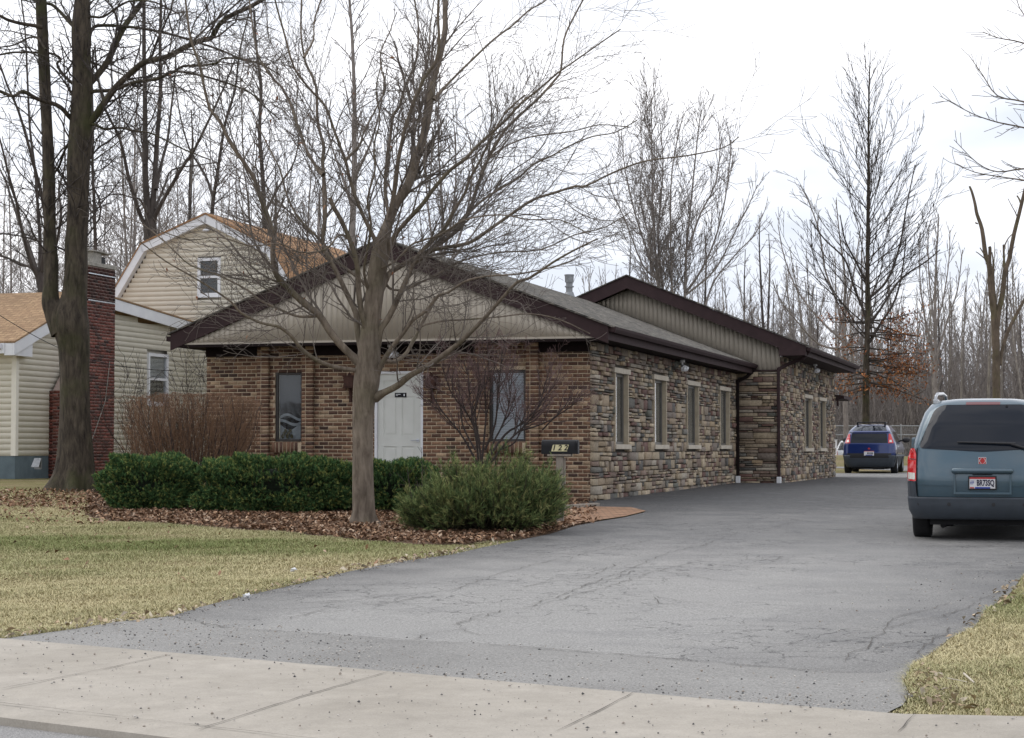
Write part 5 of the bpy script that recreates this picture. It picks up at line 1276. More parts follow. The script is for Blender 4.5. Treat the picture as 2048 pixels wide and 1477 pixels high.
m = MB(); m.prism([(-.4, -.5, zt - .02), (W_ + .4, -.5, zt - .02), (W_ + .4, 2.2, zt + .55), (-.4, 2.2, zt + .55)], (0, 0, .10)); m.box((-.4, -.56, zt - .12), (W_ + .4, -.505, zt + .08)); m.build('roof', MATS['shed_wood'], sh)
# ------------------------------------------------------------------ trees: branch grower and tube mesher
def _perp(d, a):
    ref = (0.0, 0.0, 1.0) if abs(d[2]) < .9 else (1.0, 0.0, 0.0)
    ux, uy, uz = d[1] * ref[2] - d[2] * ref[1], d[2] * ref[0] - d[0] * ref[2], d[0] * ref[1] - d[1] * ref[0]
    l = math.sqrt(ux * ux + uy * uy + uz * uz) or 1; ux /= l; uy /= l; uz /= l
    vx, vy, vz = d[1] * uz - d[2] * uy, d[2] * ux - d[0] * uz, d[0] * uy - d[1] * ux
    c, s_ = math.cos(a), math.sin(a); return (ux * c + vx * s_, uy * c + vy * s_, uz * c + vz * s_)
def _norm(x, y, z):
    l = math.sqrt(x * x + y * y + z * z) or 1; return (x / l, y / l, z / l)
class Grow:
    """cfg: per level dict(seg, wander, up, n(children per metre), ang, ratio, rr)"""
    def __init__(s, seed, cfg, rmin, maxlev):
        s.R = random.Random(seed); s.cfg = cfg; s.rmin = rmin; s.maxlev = maxlev; s.out = []   # (level, pts, rad)
    def line(s, p, d, L_, r0, lev):
        c = s.cfg[min(lev, len(s.cfg) - 1)]; R = s.R
        n = max(2, min(14, int(L_ / c['seg']) + 1)); st = L_ / n; pts = [p]; rad = [r0]; w_ = c['wander']; up = c['up']
        for i in range(n):
            d = _norm(d[0] + R.gauss(0, w_), d[1] + R.gauss(0, w_), d[2] + R.gauss(0, w_) + up)
            p = (p[0] + d[0] * st, p[1] + d[1] * st, p[2] + d[2] * st); pts.append(p)
            t_ = (i + 1) / n; rad.append(max(s.rmin, r0 * (1 - t_ * (1 - c.get('tip', .25)))))
        s.out.append((lev, pts, rad)); s.kids(pts, rad, L_, lev); return pts, rad
    def kids(s, pts, rad, L_, lev, t0=None, dens=None, Lref=None):
        if lev >= s.maxlev: return
        c = s.cfg[min(lev, len(s.cfg) - 1)]; R = s.R; t0 = c.get('t0', .15) if t0 is None else t0
        k = c['n'] * L_ * (dens or 1); k = int(k) + (R.random() < k - int(k)); m = len(pts) - 1
        for q in range(k):
            t_ = t0 + (1 - t0) * (q + R.random()) / max(1, k); f = t_ * m; i = min(m - 1, int(f)); f -= i
            a, b = pts[i], pts[i + 1]; p = (a[0] + (b[0] - a[0]) * f, a[1] + (b[1] - a[1]) * f, a[2] + (b[2] - a[2]) * f)
            dd = _norm(b[0] - a[0], b[1] - a[1], b[2] - a[2]); pr = _perp(dd, R.uniform(0, 6.283))
            if c.get('flat'): pr = _norm(pr[0], pr[1], pr[2] * (1 - c['flat']))
            an = c['ang'] * R.uniform(.65, 1.25); ca, sa = math.cos(an), math.sin(an)
            nd = _norm(dd[0] * ca + pr[0] * sa, dd[1] * ca + pr[1] * sa, dd[2] * ca + pr[2] * sa + c.get('lift', 0))
            rl = rad[i] + (rad[i + 1] - rad[i]) * f
            Lc = (Lref or L_) * c['ratio'] * R.uniform(.5, 1.15) * (1 - c.get('fall', .55) * t_)
            if Lc < c.get('lmin', .12): continue
            s.line(p, nd, Lc, max(s.rmin, min(rl * .8, rl * c['rr'], c.get('cap', 9))), lev + 1)
def tubes(items, sides):
    """items: list of (pts, rad). returns V, F (quads)"""
    groups = {}
    for pts, rad in items: groups.setdefault(len(pts), []).append((pts, rad))
    Vs = []; Fs = []; n0 = 0
    for n, lst in groups.items():
        Pn = np.array([a for a, _ in lst], float); Rn = np.array([b for _, b in lst], float); m = len(lst)
        T = np.gradient(Pn, axis=1); T /= np.linalg.norm(T, axis=2, keepdims=True) + 1e-9
        mean = T.mean(1); ref = np.where(np.abs(mean[:, 2:3]) < .8, np.array([[0, 0, 1.0]]), np.array([[1.0, 0, 0]]))
        U = np.cross(T, ref[:, None, :]); U /= np.linalg.norm(U, axis=2, keepdims=True) + 1e-9; W_ = np.cross(T, U)
        a = 2 * np.pi * np.arange(sides) / sides
        V = Pn[:, :, None] + Rn[:, :, None, None] * (U[:, :, None] * np.cos(a)[None, None, :, None] + W_[:, :, None] * np.sin(a)[None, None, :, None])
        Vs.append(V.reshape(-1, 3))
        base = n0 + (np.arange(m)[:, None, None] * n + np.arange(n - 1)[None, :, None]) * sides
        j = np.arange(sides)[None, None]; j2 = (j + 1) % sides
        Fs.append(np.stack([base + j, base + j2, base + sides + j2, base + sides + j], -1).reshape(-1, 4)); n0 += m * n * sides
    return (np.concatenate(Vs), np.concatenate(Fs)) if Vs else (np.zeros((0, 3)), np.zeros((0, 4), int))
def tubemesh(name, specs, mat, parent):
    Vs = []; Fs = []; n = 0
    for items, sides in specs:
        if not items: continue
        V, F = tubes(items, sides); Vs.append(V); Fs.append(F + n); n += len(V)
    if not Vs: return None
    return npmesh(name, np.concatenate(Vs), [np.concatenate(Fs)], mat, parent, smooth=True)
def flare(o, H, amp, k, ph):
    n = len(o.data.vertices); c = np.empty(n * 3, np.float32); o.data.vertices.foreach_get('co', c); c = c.reshape(-1, 3)
    low = c[:, 2] < H; r_ = np.hypot(c[:, 0], c[:, 1]); a = np.arctan2(c[:, 1], c[:, 0]); t_ = np.clip(1 - c[:, 2] / H, 0, 1.4) ** 1.8
    s_ = 1 + amp * t_ * (np.cos(k * a + ph) + .5 * np.cos((k + 2) * a + ph * 2)); s_ = np.where(low & (r_ < 1.2), s_, 1)
    # gentle vertical fluting of the whole bole
    s_ = s_ * np.where(r_ < .9, 1 + .018 * np.sin(7 * a + c[:, 2] * 1.5) + .012 * np.sin(13 * a - c[:, 2] * 3), 1)
    c[:, 0] *= s_; c[:, 1] *= s_; o.data.vertices.foreach_set('co', c.ravel()); o.data.update()
def catmull(pts, k=4):
    pts = [np.array(p, float) for p in pts]; P_ = [2 * pts[0] - pts[1]] + pts + [2 * pts[-1] - pts[-2]]; o_ = []
    for i in range(1, len(P_) - 2):
        for j in range(k):
            t_ = j / k; a, b, c, d = P_[i - 1:i + 3]
            o_.append(.5 * (2 * b + (c - a) * t_ + (2 * a - 5 * b + 4 * c - d) * t_ ** 2 + (3 * b - a - 3 * c + d) * t_ ** 3))
    o_.append(pts[-1]); return o_
barkmat('bark_maple', (.235, .195, .155), (.10, .078, .060), (.10, .095, .05), 16, .55)
barkmat('bark_twig', (.195, .168, .148), (.12, .102, .09), None, 10)
barkmat('bark_oak', (.098, .080, .060), (.022, .018, .015), (.050, .052, .022), 14, .8)
barkmat('bark_dark', (.085, .072, .064), (.045, .039, .036), None, 10)
barkmat('bark_grey', (.27, .24, .22), (.17, .15, .14), None, 10)
barkmat('bark_pale', (.32, .29, .25), (.19, .17, .15), None, 8)
barkmat('bark_broken', (.15, .115, .085), (.08, .062, .045), (.105, .10, .040), 8, .6)
simple('twig_red', (.175, .112, .105), (.125, .08, .078), 12, .85); simple('twig_brown', (.23, .13, .075), (.15, .09, .055), 10, .85); simple('twig_dark', (.055, .042, .038), (.035, .028, .026), 10, .9)
def limb2d(pts, Y0, Y1=None, seedj=0.0, k=4):
    """pts (px,py,diameter_px); depth drifts from Y0 to Y1 along the limb -> 3d points and radii"""
    Y1 = Y0 if Y1 is None else Y1; n = len(pts); L2 = [0]
    for a, b in zip(pts, pts[1:]): L2.append(L2[-1] + math.hypot(b[0] - a[0], b[1] - a[1]))
    o_ = []
    for (x, y, w_), l in zip(pts, L2):
        t_ = l / (L2[-1] or 1); Y = Y0 + (Y1 - Y0) * t_; p = P(x, y, Y); o_.append((p.x, p.y, p.z, w_ / 2 / FPX * Y))
    c = catmull(o_, k)
    return [tuple(q[:3]) for q in c], [max(.002, float(q[3])) for q in c]
def tapered(l, d0, d1, pw=.8): 
    n = len(l); return [(x, y, d0 + (d1 - d0) * (i / (n - 1)) ** pw) for i, (x, y) in enumerate(l)]
def llen(p): return sum(math.dist(a, b) for a, b in zip(p, p[1:]))
# ---- the maple in front of the office
MY = 26.2
mpg = G(730, 1052)
maple = empty('maple_tree', (0, 0, 0), 0, label='many-stemmed bare maple with smooth grey trunk in front of the white door', cat='tree')
base = Vector((mpg[0], mpg[1], float(terr(*mpg)))); maple.location = base
def rel(pts, b): return [(p[0] - b.x, p[1] - b.y, p[2] - b.z) for p in pts]
trunk = [(729,1064,80),(729,1054,63),(728,1035,50),(727,1000,45),(726,950,42),(726,900,41),(726,850,42),(728,800,46),(733,765,53),(737,730,50),(739,695,44),(741,660,39),(745,620,36),(750,580,36),(755,540,37),(762,505,37),(768,478,34)]
tp_, tr_ = limb2d(trunk, MY, MY, k=4)
limbs = [
 ([(750,795),(767,786),(794,772),(821,751),(861,729),(902,699),(929,677),(964,642),(1000,602),(1033,566),(1060,556),(1106,525),(1150,500),(1195,478)], 26, 4, -2.6),
 ([(748,760),(767,721),(794,683),(807,667),(826,640),(851,623),(870,600),(880,590),(897,585),(929,564),(972,553),(1040,548),(1122,530),(1160,512)], 18, 3, -1.8),
 ([(750,748),(762,724),(788,723),(810,707),(824,683),(838,660),(848,640),(862,615),(870,594)], 14, 8, .9),
 ([(838,660),(851,650),(889,642),(929,640),(1000,634),(1060,628),(1120,640),(1180,668)], 8, 2.5, 2.0),
 ([(728,735),(702,710),(680,688),(658,661),(637,631),(610,610),(585,585),(558,558),(550,540),(545,506),(548,479),(537,438),(523,400),(510,362),(488,325),(466,295),(450,265),(439,241),(418,214),(399,130),(382,81),(374,27),(366,-50)], 27, 5, -1.6),
 ([(637,631),(607,634),(585,630),(550,615),(519,600),(494,580),(437,551),(381,531),(340,494),(290,452),(240,430)], 10, 2.5, .8),
 ([(722,745),(710,741),(664,733),(626,717),(604,699),(582,672),(563,657),(550,652),(519,645),(482,626),(462,604),(421,576),(380,551),(330,522),(280,484)], 17, 3, -2.2),
 ([(728,712),(722,700),(715,661),(712,626),(693,585),(672,542),(658,518),(645,485),(648,444),(648,362),(645,322),(648,295),(637,254),(634,222),(632,173),(613,130),(609,116),(602,68),(603,0),(603,-60)], 22, 4, 1.4),
 ([(609,116),(624,81),(626,49),(640,0),(650,-50)], 6, 4, .5),
 ([(647,350),(634,338),(613,297),(594,249),(583,213),(564,176),(550,162),(526,130),(512,95),(502,27),(495,-40)], 13, 3.5, 1.5),
 ([(742,680),(726,640),(718,590),(716,550),(712,520),(703,490),(683,444),(667,417),(658,396)], 20, 11, -.8),
 ([(755,500),(748,476),(729,438),(713,400),(699,357),(691,322),(680,295),(664,254),(648,212),(615,173),(588,135),(567,62),(550,0),(545,-40)], 15, 4, -1.3),
 ([(692,320),(718,292),(729,262),(756,211),(772,176),(762,135),(762,103),(780,60),(794,24)], 8, 2.5, .9),
 ([(762,500),(775,450),(792,406),(808,384),(825,343),(835,308),(849,270),(860,207),(869,152),(881,107),(890,61),(890,15),(892,-60)], 34, 13, .4),
 ([(778,440),(785,410),(792,362),(800,308),(806,276),(808,265),(826,213),(848,158),(872,122),(878,80),(876,30),(880,-40)], 18, 7, -1.2),
 ([(768,478),(778,444),(770,376),(776,303),(781,274),(787,232),(799,213),(811,171),(832,122),(837,55),(829,0),(826,-40)], 14, 4, 1.3),
 ([(775,500),(792,471),(816,441),(846,408),(865,381),(900,341),(930,319),(952,295),(990,260),(1014,238),(1042,207),(1073,183),(1116,146),(1146,125),(1207,82),(1241,59)], 18, 3, -2.0),
 ([(868,200),(896,168),(939,125),(988,79),(1024,52),(1058,21),(1085,6),(1110,-15)], 9, 3.5, 1.2),
 ([(755,590),(772,558),(780,545),(807,528),(837,512),(852,506),(903,471),(925,446),(944,408),(954,376),(971,330),(992,289),(1020,249),(1074,200),(1110,160),(1122,140),(1128,79),(1150,30),(1172,-10)], 20, 4, 1.6),
 ([(752,690),(762,660),(775,640),(791,607),(804,580),(821,545),(834,518),(862,484),(890,457),(906,425),(930,387),(938,362),(962,318),(985,270),(1012,225),(1050,190)], 24, 4, -.8),
 ([(830,525),(868,500),(936,487),(982,457),(1025,427),(1066,400),(1106,387),(1150,373),(1172,372),(1230,344),(1293,322),(1373,312),(1446,296),(1478,274)], 14, 2.6, -2.4),
 ([(890,470),(925,440),(960,405),(998,379),(1036,357),(1066,330),(1106,311),(1131,296),(1183,274),(1231,265),(1275,240)], 10, 2.6, 1.7),
 ([(750,560),(754,541),(789,525),(819,492),(841,482),(880,470),(930,440),(1000,430),(1060,440),(1120,440),(1180,470)], 9, 2.6, -1.6),
 ([(765,555),(778,577),(807,580),(837,566),(870,552),(930,520),(1000,505),(1080,500),(1150,470),(1210,455),(1260,425)], 9, 2.6, 2.1),
 ([(744,610),(735,575),(700,543),(670,520),(640,480),(600,440),(575,395),(560,340),(540,300),(520,260),(500,215)], 12, 3, 2.0),
 ([(700,480),(678,470),(650,500),(600,505),(560,488),(500,492),(440,475),(380,480),(320,462)], 7, 2.4, -2.6),
 ([(790,420),(800,380),(818,330),(826,280),(840,220),(838,180),(856,120),(860,60),(868,0)], 9, 3, 2.4),
 ([(960,350),(985,310),(1040,280),(1090,270),(1150,262),(1200,250),(1260,255)], 6, 2.4, 1.4),
 ([(740,590),(728,545),(735,500),(742,450),(735,400),(750,340),(748,290),(760,240),(752,180),(765,120)], 10, 3, -2.4)]
cfgM = [dict(seg=.25, wander=.10, up=.03, n=2.6, ang=.75, ratio=.42, rr=.55, t0=.1, fall=.5),
        dict(seg=.20, wander=.12, up=.04, n=5.2, ang=.70, ratio=.56, rr=.27, t0=.06, fall=.40, tip=.30),
        dict(seg=.14, wander=.13, up=.045, n=6.5, ang=.72, ratio=.52, rr=.6, t0=.10, fall=.35, tip=.45),
        dict(seg=.11, wander=.15, up=.03, n=7.0, ang=.8, ratio=.42, rr=.7, t0=.15, tip=.6)]
g = Grow(101, cfgM, .0027, 4)
big = [(rel(tp_, base), tr_)]
RB = random.Random(9)
for li, (l, d0, d1, dy) in enumerate(limbs):
    y0 = MY; q_ = .68 if li == 13 else .62; tl_ = tapered(l, d0 * q_, max(2.0, d1 * .75)); tl_[0] = (tl_[0][0], tl_[0][1], tl_[0][2] * 1.5)
    pts, rad = limb2d(tl_, y0, y0 + dy, k=3); pts = rel(pts, base)
    # small natural wobble
    big.append((pts, rad)); L_ = llen(pts)
    g.kids(pts, rad, L_, 1, t0=.16, dens=1.0, Lref=min(3.8, L_ * .65))
cfgL = [dict(c) for c in cfgM]; cfgL[1].update(n=1.5, ang=.38, ratio=.80, rr=.42, fall=.3); cfgL[2].update(up=.05)
g2 = Grow(111, cfgL, .0027, 4); n2_ = len(big)
for (pts, rad) in big[5:6] + big[8:]:
    L_ = llen(pts)
    m_ = int(len(pts) * .68)
    if L_ > 2.0: g2.kids(pts[:m_], rad[:m_], L_ * .68, 1, t0=.12, Lref=min(4.2, L_ * .62))
cfgM2 = [dict(c) for c in cfgM]
seen = [(p, q) for l_, p, q in g2.out if l_ == 2]
g.out += g2.out
trunk_o = tubemesh('trunk', [(big[:1], 28), (big[1:], 10)], MATS['bark_maple'], maple)
flare(trunk_o, .42, .32, 5, .7)
lv = {k: [(p, r) for l_, p, r in g.out if l_ == k] for k in range(6)}
tubemesh('crown', [(lv[1] + lv[2], 5), (lv[3] + lv[4] + lv[5], 3)], MATS['bark_twig'], maple)
NTW = len(g.out)
# a few dead leaves hanging in the maple
rr = np.random.default_rng(3); cand = [p[-1] for l_, p, r in g.out if l_ >= 3 and p[-1][0] < 0.5]; sel = [cand[i] for i in rr.integers(0, len(cand), 110)]
leafmesh('dead_leaves', np.array(sel), rr, (.02, .045), [(.24, .10, .05), (.30, .15, .08)], maple, flat=1.2)
# ---- twin-trunk oak on the left
OY = 34.5; og = P(145, 978, OY); ob = Vector((og.x, OY, float(terr(og.x, OY))))
oak = empty('twin_trunk_tree', ob, 0, label='massive dark twin-trunked bare tree in front of the brick chimney', cat='tree')
t1 = [(146,990,130),(147,975,108),(149,950,86),(150,915,74),(150,884,68),(150,830,60),(150,774,58),(149,720,60),(147,686,64),(143,655,70),(143,625,64),(149,590,50),(152,540,46),(152,488,44),(155,440,42),(156,400,42),(157,335,46),(161,274,47),(163,213,43),(165,167,41),(163,122,37),(162,61,38),(164,0,30),(164,-70,27),(162,-150,22)]
t2 = [(128,665,52),(112,625,44),(102,603,36),(102,570,30),(103,532,28),(100,480,26),(100,444,25),(100,426,25),(96,305,25),(91,213,23),(87,122,22),(84,46,23),(82,0,22),(80,-60,20),(78,-130,15)]
blist = [
 ([(170,260),(186,238),(207,207),(232,174),(262,146),(289,125),(335,114),(366,97),(400,82),(423,76),(439,49),(464,30),(496,16),(529,-3),(570,-30)], 15, 8, -1.5),
 ([(172,175),(190,155),(213,125),(228,94),(250,52),(268,27),(289,-3),(305,-50)], 14, 10, 1.0),
 ([(170,186),(189,183),(228,180),(268,165),(305,160),(344,146),(366,133),(398,132),(431,127),(453,116),(512,125),(560,150)], 9, 3, -2),
 ([(330,150),(350,143),(404,152),(458,168),(502,187),(526,211),(560,240)], 6, 2.5, 1),
 ([(170,68),(183,61),(195,52),(244,53),(305,61),(366,76),(439,100),(485,119),(540,130)], 9, 3, 2),
 ([(168,40),(183,34),(207,34),(244,9),(268,2),(310,5),(360,30)], 6, 3, -1),
 ([(150,245),(136,231),(122,216),(104,207),(73,198),(46,183),(27,193),(0,183),(-40,170)], 11, 6, -1.2),
 ([(155,60),(140,46),(119,24),(100,9),(76,3),(30,-20)], 9, 5, 1.2),
 ([(82,55),(68,52),(40,47),(15,40),(0,32),(-30,20)], 9, 5, -.8),
 ([(160,175),(146,168),(125,149),(113,128),(122,119),(98,107),(30,105),(0,110),(-30,112)], 7, 3.5, .8),
 ([(172,248),(189,250),(210,259),(238,256),(274,263),(305,268),(365,298),(420,320)], 7, 2.5, -1.8),
 ([(165,112),(180,122),(213,137),(244,149),(290,175)], 5, 2.5, 1.5),
 ([(150,280),(134,292),(119,332),(111,344),(104,360)], 5, 4, .6),
 ([(92,100),(80,80),(60,75),(30,90),(0,95)], 5, 3, 1.0),
 ([(150,420),(128,430),(118,460),(112,500)], 4, 2, .8),
 ([(100,330),(120,305),(134,290)], 4, 3, .3),
 ([(165,330),(190,320),(230,290),(250,270)], 4, 2, 2)]
p1, r1 = limb2d(t1, OY, OY, k=4); p2, r2 = limb2d(t2, OY, OY + .5, k=4)
cfgO = [dict(seg=.3, wander=.12, up=.02, n=1.7, ang=.9, ratio=.4, rr=.45, t0=.1), dict(seg=.28, wander=.15, up=.02, n=3.6, ang=.85, ratio=.55, rr=.28, t0=.12, fall=.45, tip=.35),
        dict(seg=.18, wander=.18, up=.02, n=5.5, ang=.85, ratio=.5, rr=.6, t0=.12, tip=.5), dict(seg=.14, wander=.2, up=.01, n=6, ang=.8, ratio=.4, rr=.7, tip=.6)]
g = Grow(202, cfgO, .0044, 4)
big = [(rel(p1, ob), r1), (rel(p2, ob), r2)]
for (l, d0, d1, dy) in blist:
    pts, rad = limb2d(tapered(l, d0, d1), OY, OY + dy, k=3); pts = rel(pts, ob); big.append((pts, rad)); L_ = llen(pts)
    g.kids(pts, rad, L_, 1, t0=.12, dens=1.7, Lref=min(4.6, L_ * .8))
g.kids(big[0][0], [x * .35 for x in big[0][1]], llen(big[0][0]) , 1, t0=.5, dens=.8, Lref=4.6); g.kids(big[1][0], [x * .5 for x in big[1][1]], llen(big[1][0]), 1, t0=.3, dens=.8, Lref=4.4)
cfgL = [dict(c) for c in cfgO]; cfgL[1].update(n=.9, ang=.5, ratio=.75, rr=.45, fall=.5)
g2 = Grow(212, cfgL, .0044, 4)
for (pts, rad) in big[2:]:
    L_ = llen(pts)
    if L_ > 1.5: g2.kids(pts, rad, L_, 1, t0=.15, Lref=min(5.0, L_ * .9))
g.out += g2.out
oak_t = tubemesh('trunk', [(big[:2], 24), (big[2:], 9)], MATS['bark_oak'], oak)
flare(oak_t, .8, .22, 6, 2.0)
lv = {k: [(p, r) for l_, p, r in g.out if l_ == k] for k in range(6)}
tubemesh('crown', [(lv[1] + lv[2], 5), (lv[3] + lv[4] + lv[5], 3)], MATS['bark_dark'], oak)
NTW += len(g.out)
# ---- generic traced tree: list of stems traced, then grown
def traced(name, label, Y, stems, cfg, seed, rmin, mats, maxlev=4, kidL=4.0, dens=1.0, t0=.2, sides=(10, 4, 3), zbase=None, group=None, lw=1.0):
    bp = P(stems[0][0][0][0], stems[0][0][0][1], Y); b = Vector((bp.x, Y, float(terr(bp.x, Y)) if zbase is None else zbase))
    rt = empty(name, b, 0, label=label, cat='tree', group=group); g = Grow(seed, cfg, rmin, maxlev); big = []
    for (l, d0, d1, dy, kd) in stems:
        l = list(l)
        pts, rad = limb2d(tapered(l, d0 * lw, max(1.2, d1 * lw * .7) if kd else d1, .65 if kd else .8), Y, Y + dy, k=3); pts = rel(pts, b)
        if l is not None and len(big) == 0 and pts[0][2] > .05: pts = [(pts[0][0], pts[0][1], -.2)] + pts; rad = [rad[0] * 1.15] + rad
        big.append((pts, rad)); L_ = llen(pts)
        if kd: g.kids(pts, rad, L_, 1, t0=t0, dens=kd * dens, Lref=min(kidL, L_ * .6))
    tubemesh('trunk', [(big, sides[0])], mats[0], rt)
    a = [(p, r) for l_, p, r in g.out if l_ <= 2]; c = [(p, r) for l_, p, r in g.out if l_ > 2]
    tubemesh('crown', [(a, sides[1]), (c, sides[2])], mats[1], rt)
    return rt, g, b
def cf(n1, n2, n3, up=.05, ang=.7, w=.12, ratio=.45, seg=.5, cap=.028):
    n1, n2, n3 = n1 * 2.2, n2 * 1.7, n3 * 1.5
    cp = cap
    return [dict(seg=seg, wander=w, up=up, n=n1, ang=ang, ratio=ratio, rr=.35, t0=.15, fall=.5), dict(seg=seg, wander=w, up=up, n=n1, ang=ang, ratio=ratio, rr=.33, t0=.15, fall=.5, tip=.3, cap=cp),
            dict(seg=seg * .8, wander=w * 1.2, up=up, n=n2, ang=ang, ratio=ratio, rr=.6, t0=.15, tip=.45, lmin=.2, cap=cp * .5), dict(seg=seg * .6, wander=w * 1.3, up=up * .5, n=n3, ang=ang, ratio=ratio, rr=.7, tip=.6, lmin=.2)]
BD = (MATS['bark_dark'], MATS['bark_dark']); BG = (MATS['bark_grey'], MATS['bark_grey'])
# forked tree behind the chimney, far left
traced('bare_tree', 'leaning many-limbed bare tree behind the twin-trunked tree at the left edge', 52, [
 ([(92,640),(88,600),(80,560),(77,545)], 20, 16, 0, 0), ([(79,560),(69,540),(61,524),(45,467),(33,406),(16,345),(0,280),(-20,220)], 11, 4, -2, 1), ([(79,562),(62,535),(41,530),(15,516),(0,512),(-40,495)], 8, 4, 2, 1),
 ([(75,548),(60,500),(40,450),(24,400),(10,360),(-10,320)], 9, 4, 3, 1), ([(82,545),(92,470),(85,400),(61,305),(37,223),(16,175),(0,130),(-20,80)], 10, 4, -2, 1), ([(80,550),(80,480),(76,420),(70,340),(60,260),(55,160),(50,60),(40,-20)], 9, 4, 1, 1),
 ([(85,560),(110,500),(122,430),(118,380),(130,330),(128,250),(140,150)], 8, 3, 2, 1)], cf(1.1, 2.0, 3.4), 11, .0085, BD)
traced('bare_tree', 'tall bare tree with two straight leaders rising behind the gambrel gable', 56, [
 ([(303,560),(302,500),(301,475),(299,440)], 30, 26, 0, 0), ([(298,445),(291,366),(290,280),(290,203),(288,100),(288,0),(287,-80)], 16, 8, .5, .9), ([(303,445),(309,366),(314,280),(321,183),(320,90),(322,0),(320,-60)], 14, 6, 1, .9),
 ([(306,450),(317,418),(366,333),(386,305),(426,223),(450,170),(470,120)], 11, 4, -2, 1), ([(300,455),(284,439),(260,366),(240,280),(211,219),(195,150),(190,90)], 11, 4, -2, 1), ([(309,420),(330,370),(345,340),(400,330),(440,325)], 6, 3, 3, 1),
 ([(312,380),(322,330),(335,280),(342,220),(350,150),(352,80)], 8, 4, 3, 1), ([(296,430),(280,400),(262,395),(230,388),(200,400)], 5, 2.5, -3, 1), ([(290,330),(275,290),(262,260),(245,235),(238,180)], 6, 3, 3, 1)], cf(1.1, 2.0, 3.4), 12, .0085, BD)
traced('bare_tree', 'slender dark tree standing just right of the chimney cap', 50, [([(192,560),(191,500),(188,400),(185,325),(186,250),(184,170),(186,100)], 9, 5, 0, 1.0)], cf(1.0, 2.0, 3.2), 13, .0085, BD)
traced('bare_tree', 'leaning bare tree above the peak of the gambrel gable', 60, [([(424,470),(425,414),(435,345),(451,244),(470,180),(480,100),(500,20)], 10, 4, 0, 1.2), ([(428,400),(410,350),(380,300),(362,240),(350,170)], 7, 3, 2, 1)], cf(1.1, 2.0, 3.2), 14, .0085, BD)
traced('bare_tree', 'straight dark tree behind the tan roof of the gambrel', 62, [([(530,500),(529,457),(526,362),(519,268),(522,180),(512,90),(508,20)], 13, 6, 0, 1.2), ([(528,430),(560,370),(590,320),(600,250)], 6, 3, 2, 1)], cf(1.1, 2.0, 3.2), 15, .009, BD)
traced('bare_tree', 'tall straight grey tree directly behind the left roof slope of the office', 62, [([(705,520),(705,457),(709,335),(708,227),(710,243),(707,135),(703,54),(699,0),(698,-60)], 16, 6, 0, 1.2), ([(706,420),(680,340),(660,280),(650,200)], 7, 3, 2, 1), ([(707,360),(740,290),(760,220),(775,130)], 7, 3, -2, 1)], cf(1.0, 2.0, 3.2), 16, .013, BG)
traced('bare_tree', 'thin many-stemmed bare tree behind the ridge of the office', 64, [([(880,540),(885,440),(880,350),(876,260),(880,160)], 8, 3, 0, 1.0), ([(885,520),(905,430),(912,340),(908,250)], 6, 3, 1, .9), ([(900,530),(935,420),(945,340),(940,290)], 6, 3, 2, .8), ([(870,520),(858,430),(850,330),(852,250)], 6, 3, 2, .8), ([(895,530),(965,440),(985,360)], 5, 3, 1, .8), ([(640,540),(637,450),(640,380)], 9, 5, 2, .6)], cf(.9, 1.8, 2.6, up=.09, ang=.5), 17, .013, BG)
# central multi-stem tree behind the wing
traced('bare_tree', 'broad vase-shaped cluster of bare grey stems behind the peak of the wing roof', 76, [
 ([(1322,650),(1316,570),(1306,436),(1304,309),(1303,198)], 10, 3, 0, 1.2), ([(1325,640),(1325,573),(1316,484),(1322,400),(1326,330),(1320,240)], 9, 3, 1, 1.1), ([(1344,640),(1344,580),(1341,468),(1344,341),(1366,230)], 9, 3, -1, 1.1),
 ([(1368,640),(1370,589),(1373,500),(1382,405),(1395,277),(1402,225)], 12, 3, 0, 1.3), ([(1318,575),(1290,490),(1268,420),(1250,340),(1245,280)], 7, 3, 2, 1.1), ([(1316,560),(1285,530),(1250,440),(1222,380),(1212,330)], 6, 3, -1, 1),
 ([(1372,585),(1400,545),(1430,480),(1450,400),(1460,320),(1462,280)], 8, 3, 1, 1.2), ([(1372,590),(1430,540),(1468,468),(1500,405),(1515,370)], 6, 3, -2, 1), ([(1376,500),(1400,430),(1430,370),(1440,300),(1436,240)], 7, 3, 2, 1.2), ([(1408,620),(1430,560),(1480,500),(1510,470),(1525,430)], 6, 2.5, 1, 1), ([(1300,480),(1280,400),(1285,320),(1280,250)], 5, 2.5, 2, 1)],
 cf(1.9, 2.3, 2.7, up=.07, ang=.50, w=.07, ratio=.55, cap=.015), 18, .0082, BG, t0=.10, kidL=6.0, lw=.75)
# pin oak with russet leaves
po, gpo, pob = traced('pin_oak', 'tall straight pin oak with rust coloured dead leaves on its lowest branches', 84, [([(1732,905),(1732,840),(1732,750),(1735,650),(1735,560),(1736,440),(1737,350),(1737,250),(1739,160),(1741,100)], 18, .8, 0, 0)], cf(1.0, 1.6, 2.4, up=.06, ang=.5, w=.08), 19, .010, (MATS['bark_oak'], MATS['bark_dark']))
R = random.Random(77); g = Grow(78, cf(.8, 1.4, 2.0, up=.06, ang=.5, w=.09, cap=.014), .0085, 4); mpp = 84 / FPX; tips = []
for k in range(76):
    t_ = (k + R.random()) / 76; yy = 690 - t_ * 560; x = 1735 + 4 * t_; L_ = (185 * (1 - t_) ** .62 + 26) * mpp * R.uniform(.75, 1.2); az_ = R.uniform(0, 6.28); el = .62 + .5 * t_ + R.uniform(-.15, .1)
    p0 = P(x, yy, 84); d = (math.cos(az_) * math.cos(el), math.sin(az_) * math.cos(el), math.sin(el)); g.line((p0.x - pob.x, 0, p0.z - pob.z), d, L_ * 1.25, .010 + .022 * (1 - t_), 1)
